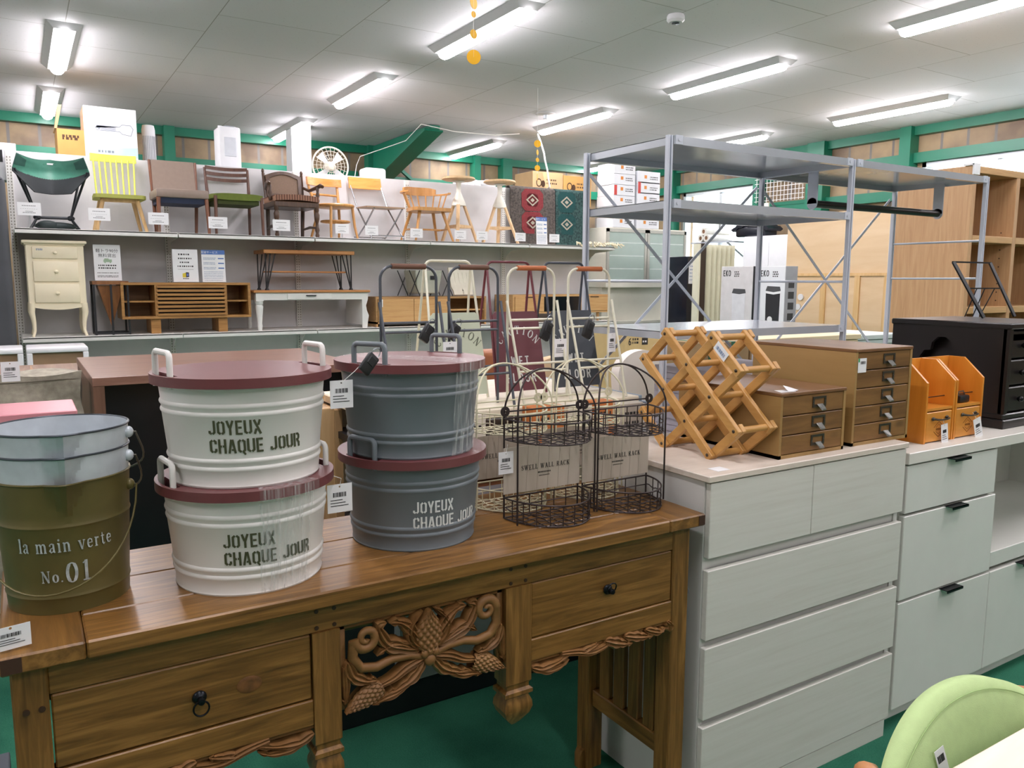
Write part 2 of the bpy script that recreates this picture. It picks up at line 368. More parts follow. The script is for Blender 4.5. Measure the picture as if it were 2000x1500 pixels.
# ================================================================ the room
XR, YB, CZ = 9.13, 10.55, 3.13
XL, YF = -4.6, -4.2
def floor_mat():
    m, nt, b = newmat('green_carpet'); N = nt.nodes; L = nt.links
    tc = N.new('ShaderNodeTexCoord'); n1 = N.new('ShaderNodeTexNoise'); n1.inputs['Scale'].default_value = 3.0; n1.inputs['Detail'].default_value = 8
    n2 = N.new('ShaderNodeTexNoise'); n2.inputs['Scale'].default_value = 260
    L.new(tc.outputs['Object'], n1.inputs['Vector']); L.new(tc.outputs['Object'], n2.inputs['Vector'])
    ad = N.new('ShaderNodeMath'); ad.operation = 'MULTIPLY_ADD'; ad.inputs[1].default_value = .5; L.new(n2.outputs['Fac'], ad.inputs[0]); L.new(n1.outputs['Fac'], ad.inputs[2])
    r = N.new('ShaderNodeValToRGB'); r.color_ramp.elements[0].position = .45; r.color_ramp.elements[1].position = 1.0
    r.color_ramp.elements[0].color = (*lin('1f5443'), 1); r.color_ramp.elements[1].color = (*lin('3d7d62'), 1)
    L.new(ad.outputs[0], r.inputs['Fac']); L.new(r.outputs['Color'], b.inputs['Base Color']); b.inputs['Roughness'].default_value = .95
    b.inputs['Specular IOR Level'].default_value = .1
    bp = N.new('ShaderNodeBump'); bp.inputs['Strength'].default_value = .4; bp.inputs['Distance'].default_value = .004
    L.new(n2.outputs['Fac'], bp.inputs['Height']); L.new(bp.outputs['Normal'], b.inputs['Normal'])
    return m
def ceiling_mat():
    """square mineral-fibre boards: continuous seams along y, staggered seams across"""
    m, nt, b = newmat('ceiling_board'); N = nt.nodes; L = nt.links
    tc = N.new('ShaderNodeTexCoord'); sp = N.new('ShaderNodeSeparateXYZ'); cb = N.new('ShaderNodeCombineXYZ')
    L.new(tc.outputs['Object'], sp.inputs[0])
    ax = N.new('ShaderNodeMath'); ax.inputs[1].default_value = -.405; L.new(sp.outputs['X'], ax.inputs[0])
    ay = N.new('ShaderNodeMath'); ay.inputs[1].default_value = .25; L.new(sp.outputs['Y'], ay.inputs[0])
    L.new(ay.outputs[0], cb.inputs['X']); L.new(ax.outputs[0], cb.inputs['Y'])
    br = N.new('ShaderNodeTexBrick'); br.inputs['Scale'].default_value = 1.0; br.inputs['Mortar Size'].default_value = .0035; br.inputs['Mortar Smooth'].default_value = .3
    br.inputs['Brick Width'].default_value = .884; br.inputs['Row Height'].default_value = .884; br.offset = .5
    L.new(cb.outputs[0], br.inputs['Vector'])
    br.inputs['Color1'].default_value = (*lin('d3d2d4'), 1); br.inputs['Color2'].default_value = (*lin('cfced0'), 1); br.inputs['Mortar'].default_value = (*lin('96958f'), 1)
    no = N.new('ShaderNodeTexNoise'); no.inputs['Scale'].default_value = 70; no.inputs['Detail'].default_value = 2; L.new(tc.outputs['Object'], no.inputs['Vector'])
    r = N.new('ShaderNodeValToRGB'); r.color_ramp.elements[0].position = .24; r.color_ramp.elements[1].position = .32
    r.color_ramp.elements[0].color = (.62, .61, .6, 1); r.color_ramp.elements[1].color = (1, 1, 1, 1); L.new(no.outputs['Fac'], r.inputs['Fac'])
    mx = N.new('ShaderNodeMix'); mx.data_type = 'RGBA'; mx.blend_type = 'MULTIPLY'; mx.inputs['Factor'].default_value = 1
    L.new(br.outputs['Color'], mx.inputs['A']); L.new(r.outputs['Color'], mx.inputs['B'])
    L.new(mx.outputs['Result'], b.inputs['Base Color']); b.inputs['Roughness'].default_value = .75; b.inputs['Specular IOR Level'].default_value = .25
    return m
def wall_mat(name, axis):
    """brown foil-faced boards with grey joints every 0.3 m and stains"""
    m, nt, b = newmat(name); N = nt.nodes; L = nt.links
    tc = N.new('ShaderNodeTexCoord'); sp = N.new('ShaderNodeSeparateXYZ'); L.new(tc.outputs['Object'], sp.inputs[0])
    md = N.new('ShaderNodeMath'); md.operation = 'FLOORED_MODULO'; md.inputs[1].default_value = .3; L.new(sp.outputs['X' if axis == 'x' else 'Y'], md.inputs[0])
    lt = N.new('ShaderNodeMath'); lt.operation = 'LESS_THAN'; lt.inputs[1].default_value = .03; L.new(md.outputs[0], lt.inputs[0])
    no = N.new('ShaderNodeTexNoise'); no.inputs['Scale'].default_value = 2.2; no.inputs['Detail'].default_value = 6; L.new(tc.outputs['Object'], no.inputs['Vector'])
    r = N.new('ShaderNodeValToRGB'); r.color_ramp.elements[0].position = .35; r.color_ramp.elements[1].position = .7
    r.color_ramp.elements[0].color = (*lin('6f5c49'), 1); r.color_ramp.elements[1].color = (*lin('a8926f'), 1); L.new(no.outputs['Fac'], r.inputs['Fac'])
    mx = N.new('ShaderNodeMix'); mx.data_type = 'RGBA'; L.new(lt.outputs[0], mx.inputs['Factor']); L.new(r.outputs['Color'], mx.inputs['A'])
    mx.inputs['B'].default_value = (*lin('6f6a66'), 1); L.new(mx.outputs['Result'], b.inputs['Base Color'])
    b.inputs['Roughness'].default_value = .6
    return m
GREEN = M('green_steel_paint', '0f6d53', .4, var=.08, scale=3)
struct(B().box(XL-.2, XR+.2, YF-.2, YB+.2, -.15, 0), 'floor', floor_mat())
struct(B().box(XL-.2, XR+.2, YF-.2, YB+.2, CZ, CZ+.15), 'ceiling', ceiling_mat())
wm_x, wm_y = wall_mat('wall_boards_back', 'x'), wall_mat('wall_boards_side', 'y')
struct(B().box(XL-.2, XR+.2, YB, YB+.2, 0, CZ), 'wall_back', wm_x)
struct(B().box(XL-.2, XR+.2, YF-.2, YF, 0, CZ), 'wall_front', M('plaster', 'd8d6d0', .8))
struct(B().box(XL-.2, XL, YF, YB, 0, CZ), 'wall_left', M('plaster', 'd8d6d0', .8))
W1, W2, WZ0, WZ1 = (8.06, 9.57), (2.2, 5.62), 1.1, 2.71
wr = B()
wr.box(XR, XR+.2, YF, YB, 0, WZ0); wr.box(XR, XR+.2, YF, YB, WZ1, CZ)
for a, b in ((YF, W2[0]), (W2[1], W1[0]), (W1[1], YB)): wr.box(XR, XR+.2, a, b, WZ0, WZ1)
struct(wr, 'wall_right', wm_y)
ALU = M('aluminium', 'b9c0c4', .35, .6)
for i, (a, b) in enumerate((W1, W2)):
    f = B()
    for y in ((a, a+.05), (b-.05, b)): f.box(XR-.02, XR+.1, y[0], y[1], WZ0, WZ1)
    f.box(XR-.02, XR+.1, a, b, WZ1-.05, WZ1); f.box(XR-.02, XR+.1, a, b, WZ0, WZ0+.05)
    n = 2 if i == 0 else 4
    for k in range(1, n): y = a+(b-a)*k/n; f.box(XR+.02, XR+.07, y-.025, y+.025, WZ0, WZ1)
    fo = struct(f, 'window_%d' % (i+1), ALU)
    struct(B().box(XR+.045, XR+.05, a+.04, b-.04, WZ0+.04, WZ1-.04), 'pane', GLASS('window_glass', (.97, .98, .98)), fo)
# green steel framework of the walls
tr = [
 ('trim_1', [(XL, XR, YB-.1, YB, 3.03, CZ)]),                    # head beam along the back wall
 ('trim_2', [(XL, 4.0, YB-.1, YB, 2.66, 2.78), (4.5, XR, YB-.1, YB, 2.63, 2.75)]),
 ('trim_3', [(XR-.1, XR, YF, YB-.1, 3.03, CZ)]),
 ('trim_4', [(XR-.09, XR, YF, YB-.1, 2.715, 2.83)]),
 ('trim_5', [(XR-.09, XR, 5.68, 8.0, 2.3, 2.42)]),
]
for n, bs in tr:
    t = B()
    for q in bs: t.box(*q)
    struct(t, n, GREEN)
k = 6
for x, w in ((1.64, .12), (4.26, .26), (5.82, .1), (6.33, .16), (8.75, .3), (-1.6, .12)):
    struct(B().box(x-w/2, x+w/2, YB-.16, YB-.005, 0, CZ), 'trim_%d' % k, GREEN); k += 1
for y, w in ((9.72, .1), (7.98, .1), (7.0, .26), (5.76, .14), (2.1, .14)):
    struct(B().box(XR-.17, XR-.005, y-w/2, y+w/2, 0, CZ), 'trim_%d' % k, GREEN); k += 1
h = B()   # haunched roof rafter over the middle post, with a short diagonal brace
h.prism([(10.45, 3.12), (8.62, 3.12), (8.62, 3.08), (9.3, 2.93), (10.45, 2.62)], 'x', 4.2, 4.32)
h.bar((4.26, 10.44, 2.6), (4.26, 8.66, 3.07), .24, .02, (0, 0, 1)); h.bar((4.14, 10.45, 2.75), (3.6, 10.45, 2.5), .05, .05)
struct(h, 'trim_%d' % k, GREEN); k += 1
struct(B().bar((4.55, 10.44, 2.9), (5.35, 10.44, 2.3), .05, .04), 'trim_%d' % k, GREEN); k += 1
# ---------------------------------------------------------------- ceiling lights
LAMPW = M('lamp_housing', 'c4c5c6', .4, var=.02)
LAMPG = GLOW('lamp_diffuser', (1.0, .935, .985), LAMP)
def ceiling_light(x, y0, y1, label, group=None):
    t = T('ceiling_light', label, 'ceiling light', (x, (y0+y1)/2, CZ), 0, group)
    hs = B()
    for a in (1,):
        w0, w1 = .115, .07
        hs.hexa([(x-w1, y0+.03, CZ-.045), (x+w1, y0+.03, CZ-.045), (x+w1, y1-.03, CZ-.045), (x-w1, y1-.03, CZ-.045), (x-w0, y0, CZ), (x+w0, y0, CZ), (x+w0, y1, CZ), (x-w0, y1, CZ)])
    hs.obj('housing', LAMPW, t)
    d = B(); n = 12; R = .052
    def prof(y, s): return [(x+R*s*math.cos(PI+PI*k/n), y, CZ-.046-R*.85*s*math.sin(PI*k/n)) for k in range(n+1)]
    ys = [(y0+.03, .55), (y0+.036, .8), (y0+.05, .95), (y0+.07, 1), (y1-.07, 1), (y1-.05, .95), (y1-.036, .8), (y1-.03, .55)]
    rings = [[d.bm.verts.new(p) for p in prof(y, s)] for y, s in ys]
    for a, b in zip(rings, rings[1:]):
        for i in range(n): d.face([a[i], a[i+1], b[i+1], b[i]])
        d.face([a[n], a[0], b[0], b[n]])
    d.face(rings[0]); d.face(rings[-1])
    d.obj('diffuser', LAMPG, t)
GL = 'tube ceiling lights'
for x, a, b, l in (
 (.40, 6.68, 8.04, 'lit tube ceiling light over the white display shelving, upper of the far-left pair'),
 (.39, 8.93, 10.3, 'lit tube ceiling light nearest the green wall beam, lower of the far-left pair'),
 (2.95, 4.56, 5.86, 'bright tube ceiling light with the yellow paper garland hanging in front of it'),
 (2.88, 6.78, 8.06, 'lit tube ceiling light left of centre, halfway between the garland and the white pillar'),
 (2.89, 9.05, 10.38, 'lit tube ceiling light at the top of the white pillar behind the chairs'),
 (5.44, 4.56, 5.93, 'lit tube ceiling light below the smoke detector, above the steel shelving'),
 (5.42, 6.82, 8.16, 'lit tube ceiling light from which the white cable drops to the rugs'),
 (5.41, 9.08, 10.42, 'lit tube ceiling light furthest back, above the wooden bar stools'),
 (5.43, 2.28, 3.6, 'lit tube ceiling light cut by the top right edge of the picture'),
 (7.86, 4.56, 5.93, 'lit tube ceiling light close to the right wall beam, above the clothes rail'),
 (7.85, 6.83, 8.17, 'lit tube ceiling light half hidden by the top steel shelf'),
 (7.86, 9.08, 10.42, 'lit tube ceiling light in the far right corner, seen under the top steel shelf')):
    ceiling_light(x, a, b, l, GL)
for x, ys in ((-2.1, (6.7, 9.0, 2.3, -.1)), (.4, (4.55, 2.3, -.1, -2.4)), (2.95, (2.3, -.1, -2.4)), (5.43, (-.1, -2.4)), (7.86, (2.3, -.1))):
    for y in ys: ceiling_light(x, y, y+1.3, 'tube ceiling light of the same rows, outside the picture', GL)
# ceiling fittings
t = T('smoke_detector', 'round white smoke detector on the ceiling, near the top edge of the picture', 'smoke detector', (3.94, 4.27, CZ))
B().lathe([(.055, 0), (.06, -.01), (.06, -.035), (.045, -.05), (.0, -.05)], 28, (3.94, 4.27, CZ)).obj('body', LAMPW, t)
B().lathe([(.026, -.05), (.026, -.058), (.0, -.06)], 16, (3.94, 4.27, CZ)).obj('sensor', M('dark_chrome', '5c6166', .2, .8), t)
t = T('ceiling_speaker', 'small flat disc fitting on the ceiling above the cable lamp', 'ceiling fitting', (5.0, 7.42, CZ))
B().lathe([(.11, 0), (.11, -.012), (.05, -.02), (.0, -.02)], 28, (5.0, 7.42, CZ)).obj('disc', LAMPW, t)
B().lathe([(.03, -.02), (.025, -.06), (.0, -.06)], 14, (5.0, 7.42, CZ)).obj('nozzle', ALU, t)
t = T('smoke_detector', 'white smoke detector on the ceiling, seen below the top steel shelf', 'smoke detector', (8.45, 9.0, CZ))
B().lathe([(.055, 0), (.06, -.02), (.06, -.06), (.03, -.08), (0, -.08)], 24, (8.45, 9.0, CZ)).obj('body', LAMPW, t)
# yellow garlands and the white cable
YEL = M('yellow_paper', 'f5b81c', .6, var=.05)
def garland(x, y, discs, top, label):
    t = T('paper_garland', label, 'garland', (x, y, top))
    B().tube([(x, y, top), (x, y, discs[-1][0])], .0012, 5).obj('thread', M('white_thread', 'eeeeea', .8), t)
    for z, r, a in discs:
        d = B(); c, s = math.cos(a), math.sin(a)
        d.plate(arc(0, 0, r, r, 0, 348, 30), [], -.001, .001, lambda u, v, q: (x+u*c-q*s, y+u*s+q*c, z+v)); d.obj('disc', YEL, t)
garland(1.606, 2.9, [(2.42, .025, .5), (2.375, .012, .3), (2.3, .018, .2), (2.213, .028, -.4)], CZ, 'yellow paper disc garland hanging in front of the bright lamp at the top')
garland(4.29, 6.5, [(2.62, .034, -.4), (2.54, .026, .6), (2.47, .02, .1), (2.395, .027, -.3), (2.31, .034, .9)], CZ, 'yellow paper disc garland hanging beside the white cable')
CABLE = M('white_cable', 'eceae4', .5)
c = B(); c.tube([(5.4, 8.18, 3.06), (5.35, 8.05, 2.96), (5.37, 8.0, 2.82), (5.385, 8.0, 2.74), (5.42, 8.0, 2.63), (5.44, 8.0, 2.52), (5.47, 8.02, 2.44), (5.5, 8.12, 2.42)], .011, 8)
tag(c.obj('cable', CABLE), 'white power cable dropping from a ceiling lamp to the rugs', 'cable')
c = B(); c.tube([(3.58, 9.5, 2.5), (3.62, 9.5, 2.72), (3.67, 9.5, 2.83), (3.9, 9.4, 2.92), (4.1, 9.1, 3.0), (4.08, 8.62, 3.115), (4.5, 8.6, 3.07), (5.0, 8.5, 3.06), (5.25, 8.35, 3.08)], .005, 8)
tag(c.obj('cable', CABLE), 'thin white cable strung along the ceiling past the green rafter', 'cable')
t = T('pipe_column', 'white square pillar rising behind the caned armchair to the ceiling', 'pillar', (2.92, 9.6, 0))
B().box(2.83, 3.06, 9.5, 9.73, 0, CZ-.002).obj('post', M('white_paint', 'eef0f4', .5, var=.02), t)
# white wire grid panel and wall socket on the right wall
t = T('wire_grid_panel', 'white wire grid panel hung on the wall behind the steel shelving', 'grid panel', (8.9, 7.5, 2.6))
g = B()
for i in range(14): y = 7.15+i*.06; g.tube([(8.93, y, 2.42), (8.93, y, 3.0)], .004, 5)
for i in range(10): z = 2.44+i*.06; g.tube([(8.925, 7.12, z), (8.925, 7.96, z)], .004, 5)
g.obj('grid', M('white_wire', 'e6e6e2', .4), t)
t = T('wall_socket', 'white wall socket with a black plug near the wire grid panel', 'socket', (8.9, 7.72, 2.4))
B().box(8.89, 8.92, 7.68, 7.77, 2.28, 2.41, .004).obj('plate', M('socket_white', 'e8e4d8', .4), t)
b_ = B().box(8.86, 8.89, 7.7, 7.74, 2.32, 2.36, .004); b_.tube([(8.87, 7.72, 2.33), (8.85, 7.8, 2.25), (8.87, 7.9, 2.1)], .006, 6); b_.obj('plug', M('black_plastic', '16171a', .45), t)
# ================================================================ the carved teak desk
TK = ('573a18', '7a5527', '9d713a')
TEAKX = WOOD('teak_x', *TK, axis='x', scale=13, rough=.34, knots=.45, stretch=17)
TEAKZ = WOOD('teak_z', *TK, axis='z', scale=13, rough=.4, knots=.35, stretch=17)
TEAKY = WOOD('teak_y', *TK, axis='y', scale=8, rough=.38, knots=.35)
CARVE = WOOD('teak_carving', '61431f', '82592e', '9d7441', axis='x', scale=5, rough=.55, stretch=5, bump=.1)
IRON = M('dark_iron', '24262a', .35, .85)
dk = T('desk', 'carved brown teak desk with two drawers, holding the metal tubs and buckets', 'desk', (.63, 1.48, 0))
# top: three long boards between two end boards
tp = B(); ys = (1.275, 1.385, 1.53, 1.686)
for a, b in zip(ys, ys[1:]): tp.box(.052, 1.205, a, b-.0012, .771, .80, .003)
tp.obj('tabletop', TEAKX, dk)
for xa, xb in ((-.058, .0508), (1.2062, 1.313)): B().box(xa, xb, 1.2752, 1.685, .7712, .7998, .003).obj('end_board', TEAKY, dk)
for xa, xb in ((1.292, 1.3105), (-.056, -.03)): B().box(xa, xb, 1.2738, 1.2753, .7745, .797).obj('dovetail', M('end_grain', '3d2415', .6), dk)
# legs: four posts
for x0, x1 in ((-.047, 0), (1.24, 1.291)):
    B().box(x0, x1, 1.3, 1.35, 0, .771, .003).obj('leg', TEAKZ, dk)
    B().box(x0, x1, 1.61, 1.66, 0, .771, .003).obj('leg', TEAKZ, dk)
r_ = B(); r_.box(0, 1.24, 1.302, 1.325, .718, .771, .002); r_.obj('apron_rail', TEAKX, dk)
B().box(0, 1.24, 1.635, 1.655, .55, .771, .002).obj('back_rail', TEAKX, dk)
# pegs on the rail
PEGM = M('peg_wood', '3c2414', .5)
for x in (.405, .437, .803, .838):
    for z in (.727, .757): B().cyl((x, 1.3025, z), (x, 1.3005, z), .0038, n=10).obj('peg', PEGM, dk)
for x in (-.03, -.01): B().cyl((x, 1.3005, .70), (x, 1.2985, .70), .0048, n=10).obj('peg', PEGM, dk)
def pendant(x0, x1):
    """short hanging post between drawer and carving, ending in a turned point"""
    c, hw = (x0+x1)/2, (x1-x0)/2; b = B(); y0, y1 = 1.298, 1.345; ym, hy = (y0+y1)/2, (y1-y0)/2
    prof = [(1, .7185), (1, .512), (.86, .507), (.86, .499), (1.08, .494), (1.08, .486), (.84, .481), (1.04, .468), (1.08, .455), (.9, .44), (.45, .422), (.12, .412)]
    rings = [[b.bm.verts.new((c+sx*hw*k, ym+sy*hy*k, z)) for sx, sy in ((-1, -1), (1, -1), (1, 1), (-1, 1))] for k, z in prof]
    for p, q in zip(rings, rings[1:]):
        for i in range(4): b.face([p[i], p[(i+1) % 4], q[(i+1) % 4], q[i]])
    b.face(rings[0]); b.face(rings[-1]); b.obj('pendant_post', TEAKZ, dk, smooth=25)
pendant(.396, .4455); pendant(.79, .8515)
def drawer(x0, x1, kx, kz, up=False):
    d = B().box(x0+.002, x1-.002, 1.303, 1.6, .5985, .7165, .0025).obj('drawer', TEAKX, dk)
    k = B(); k.lathe([(.0, 0), (.0105, .0), (.0115, .003), (.010, .006), (.0045, .009), (.004, .014), (.0065, .018), (.005, .022), (0, .0225)], 20)
    bmesh.ops.transform(k.bm, matrix=Matrix.Translation((kx, 1.3025, kz)) @ Matrix.Rotation(PI/2, 4, 'X'), verts=list(k.bm.verts))
    cz = kz+(.007 if up else -.013)
    k.tube([(kx+.012*math.cos(a), 1.2865+(-.004 if up else 0)*math.sin(a), cz+.0125*math.sin(a)) for a in [2*PI*i/24 for i in range(24)]], .0016, 7, closed=True)
    k.obj('ring_pull', IRON, d)
    return d
d1 = drawer(0, .396, .208, .656)
kn = B(); kn.lathe([(0, 0), (.012, .0008), (.015, 0), (.011, .0015), (.006, .0005), (0, .001)], 16)
bmesh.ops.transform(kn.bm, matrix=Matrix.Translation((.288, 1.3025, .655)) @ Matrix.Rotation(PI/2, 4, 'X') @ Matrix.Diagonal((1.4, 1, 1, 1)), verts=list(kn.bm.verts))
kn.obj('knot', M('wood_knot', '6e4622', .5, var=.4, scale=60), d1)
drawer(.8515, 1.24, 1.05, .664, True)
for x0, x1 in ((0, .396), (.8515, 1.24)):
    B().box(x0, x1, 1.3005, 1.33, .5485, .5965, .002).obj('lower_rail', TEAKX, dk)
# carving -----------------------------------------------------------------
YC = 1.306
def leaf(b, pts, w, h=.008, lobes=0, y=YC, tip=.12, base=.35):
    """carved acanthus leaf: ridged strip along pts (x,z), lobed edges, closed back"""
    n = 26; P = []; seg = len(pts)-1
    for i in range(n+1):
        u = i/n*seg; k = min(int(u), seg-1); f = u-k
        p0, p1, p2, p3 = pts[max(k-1, 0)], pts[k], pts[k+1], pts[min(k+2, seg)]
        P.append(tuple(.5*((2*p1[a])+(-p0[a]+p2[a])*f+(2*p0[a]-5*p1[a]+4*p2[a]-p3[a])*f*f+(-p0[a]+3*p1[a]-3*p2[a]+p3[a])*f**3) for a in (0, 1)))
    F = []; Bk = []
    for i, p in enumerate(P):
        t = i/n; a, c = P[max(i-1, 0)], P[min(i+1, n)]; dx, dz = c[0]-a[0], c[1]-a[1]; l = math.hypot(dx, dz) or 1; nx, nz = -dz/l, dx/l
        ww = w*(base+(1-base)*math.sin(PI*min(1, t*1.25)**.8)) if t < .8 else w*(base+(1-base)*math.sin(PI*1.0**.8*.999*1))*0+w*max(tip, (1-t)/.2*.72)
        if lobes: ww *= .72+.28*abs(math.sin(PI*lobes*t))
        row = []; bk = []
        for s, hh in ((-1, .0), (-.72, .8), (-.36, .2), (0, 1.1), (.36, .2), (.72, .8), (1, .0)):
            row.append(b.bm.verts.new((p[0]+nx*ww*s, y-.004-h*hh*(.4+.6*math.sin(PI*min(1, .15+t*.8))), p[1]+nz*ww*s)))
        for s in (-1, 1): bk.append(b.bm.verts.new((p[0]+nx*ww*s, y+.012, p[1]+nz*ww*s)))
        F.append(row); Bk.append(bk)
    for i in range(n):
        for k in range(6): b.face([F[i][k], F[i+1][k], F[i+1][k+1], F[i][k+1]])
        b.face([Bk[i][0], Bk[i+1][0], F[i+1][0], F[i][0]]); b.face([F[i][6], F[i+1][6], Bk[i+1][1], Bk[i][1]]); b.face([Bk[i][1], Bk[i+1][1], Bk[i+1][0], Bk[i][0]])
    for e in (0, n): b.face(F[e]+Bk[e][::-1])
def scale_bud(b, pts, w, h=.011, y=YC):
    """pointed bud covered with carved scales"""
    n, m = 60, 30; (x0, z0), (x1, z1) = pts; dx, dz = x1-x0, z1-z0; l = math.hypot(dx, dz); nx, nz = -dz/l, dx/l
    def fn(u, v):
        t = u; ww = w*math.sin(PI*(.12+.88*t)**.75)**.8*(1.0 if t < .98 else .2); s = v*2-1
        bump = .0045*abs(math.sin(PI*(t*5+s*2.2)))*abs(math.sin(PI*(t*5-s*2.2)))
        return (x0+dx*t+nx*ww*s, y-h*math.sqrt(max(0, 1-s*s))-bump, z0+dz*t+nz*ww*s)
    b.grid(fn, n, m); b.grid(lambda u, v: (lambda q: (q[0], y+.012, q[2]))(fn(u, v)), n, m)
def scroll(b, pts, r0, cx, cz, turns, dirn, a0, rs, n=30):
    """round stem running through pts and curling into a spiral"""
    sp = []
    for i in range(n+1):
        t = i/n; a = a0+dirn*2*PI*turns*t; r = rs*(1-t)**.8+.003*t
        sp.append((cx+r*math.cos(a), YC-.004-.004*t, cz+r*math.sin(a)))
    P = [(p[0], YC-.003, p[1]) for p in pts]+sp
    b.tube(P, [r0*(.75+.25*min(1, i/len(pts))) if i < len(pts) else r0*(1-.55*(i-len(pts))/n) for i in range(len(P))], 9)
cp = B(); C0 = .6195; mid = (.606, .636)
cp.box(.4455, .46, 1.312, 1.325, .555, .718, .002); cp.box(.776, .79, 1.312, 1.325, .555, .718, .002); cp.box(.4455, .79, 1.312, 1.325, .708, .7185, .001)
for s in (-1, 1):
    X = lambda x: C0+s*x
    scroll(cp, [(X(.006), .622), (X(.04), .632), (X(.075), .634), (X(.105), .626), (X(.135), .632), (X(.15), .655), (X(.147), .685)], .0105, X(.125), .688, 1.35, -s if s < 0 else 1, 0 if s > 0 else PI, .0225)
    leaf(cp, [(X(.02), .64), (X(.055), .652), (X(.085), .668), (X(.1), .70), (X(.085), .708)], .017, .009, 4)
    leaf(cp, [(X(.01), .645), (X(.03), .675), (X(.055), .70), (X(.08), .706)], .014, .009, 3)
    leaf(cp, [(X(.03), .642), (X(.06), .66), (X(.085), .66), (X(.105), .648)], .011, .008, 3)
    leaf(cp, [(X(.01), .62), (X(.045), .61), (X(.075), .595), (X(.115), .585)], .010, .008, 0, base=.6)
    leaf(cp, [(X(.01), .615), (X(.03), .59), (X(.06), .575), (X(.09), .567)], .014, .009, 4)
    leaf(cp, [(X(.04), .588), (X(.065), .568), (X(.095), .562), (X(.115), .556)], .011, .008, 3)
    scale_bud(cp, [(X(.095), .586), (X(.168), .556)], .021)
    leaf(cp, [(X(.16), .648), (X(.15), .62), (X(.125), .605), (X(.105), .602)], .014, .008, 3)
    leaf(cp, [(X(.165), .64), (X(.163), .61), (X(.165), .585), (X(.168), .57)], .008, .006, 0)
    leaf(cp, [(X(.012), .64), (X(.034), .66), (X(.036), .69), (X(.012), .715)], .009, .011, 0)
scale_bud(cp, [(C0, .636), (C0, .718)], .03, .016)
for k in range(-1, 2): cp.ell((C0+k*.011, YC-.012, .634-abs(k)*.003), .008, .006, .009, 12, 8)
cp.ell((C0, YC-.01, .617), .012, .009, .013, 14, 10)
cp.obj('carved_panel', CARVE, dk, smooth=50)
def apron(x0, x1, flip):
    b = B(); L_ = x1-x0; X = (lambda t: x0+t*L_) if not flip else (lambda t: x1-t*L_); zt = .5485
    low = lambda t: .0
    b.box(x0, x1, 1.308, 1.322, .5405, .549)
    leaf(b, [(X(.005), .536), (X(.07), .526), (X(.16), .53), (X(.27), .543)], .011, .008, 3)
    leaf(b, [(X(.02), .532), (X(.1), .518), (X(.19), .519), (X(.25), .53)], .009, .007, 4)
    leaf(b, [(X(.2), .546), (X(.3), .54), (X(.4), .53), (X(.5), .535), (X(.56), .546)], .008, .008, 0, base=.7)
    leaf(b, [(X(.33), .533), (X(.40), .541), (X(.45), .546)], .01, .008, 2)
    leaf(b, [(X(.5), .547), (X(.57), .536), (X(.64), .528), (X(.7), .524)], .015, .009, 4)
    leaf(b, [(X(.64), .545), (X(.72), .536), (X(.79), .53), (X(.86), .527)], .014, .009, 4)
    leaf(b, [(X(.8), .545), (X(.86), .535), (X(.91), .53), (X(.95), .537)], .011, .008, 3)
    leaf(b, [(X(.995), .525), (X(.985), .54), (X(.96), .55)], .013, .008, 2)
    b.obj('carved_apron', CARVE, dk, smooth=50)
apron(.8515, 1.24, False); apron(0, .396, True)
# slatted end frames
for xa in (1.2525, -.0345):
    B().box(xa, xa+.028, 1.35, 1.61, .185, .232, .003).obj('stretcher', TEAKY, dk)
    B().box(xa, xa+.026, 1.35, 1.61, .69, .771, .002).obj('side_rail', TEAKY, dk)
    for i in range(4):
        y = 1.372+i*.058; B().box(xa+.004, xa+.022, y, y+.038, .232, .69, .002).obj('slat', TEAKZ, dk)
for y in (1.312, 1.622):
    B().prism([(1.226, 0), (1.24, 0), (1.24, .055), (1.232, .052), (1.226, .04)], 'y', y, y+.026).obj('foot_bracket', TEAKZ, dk)
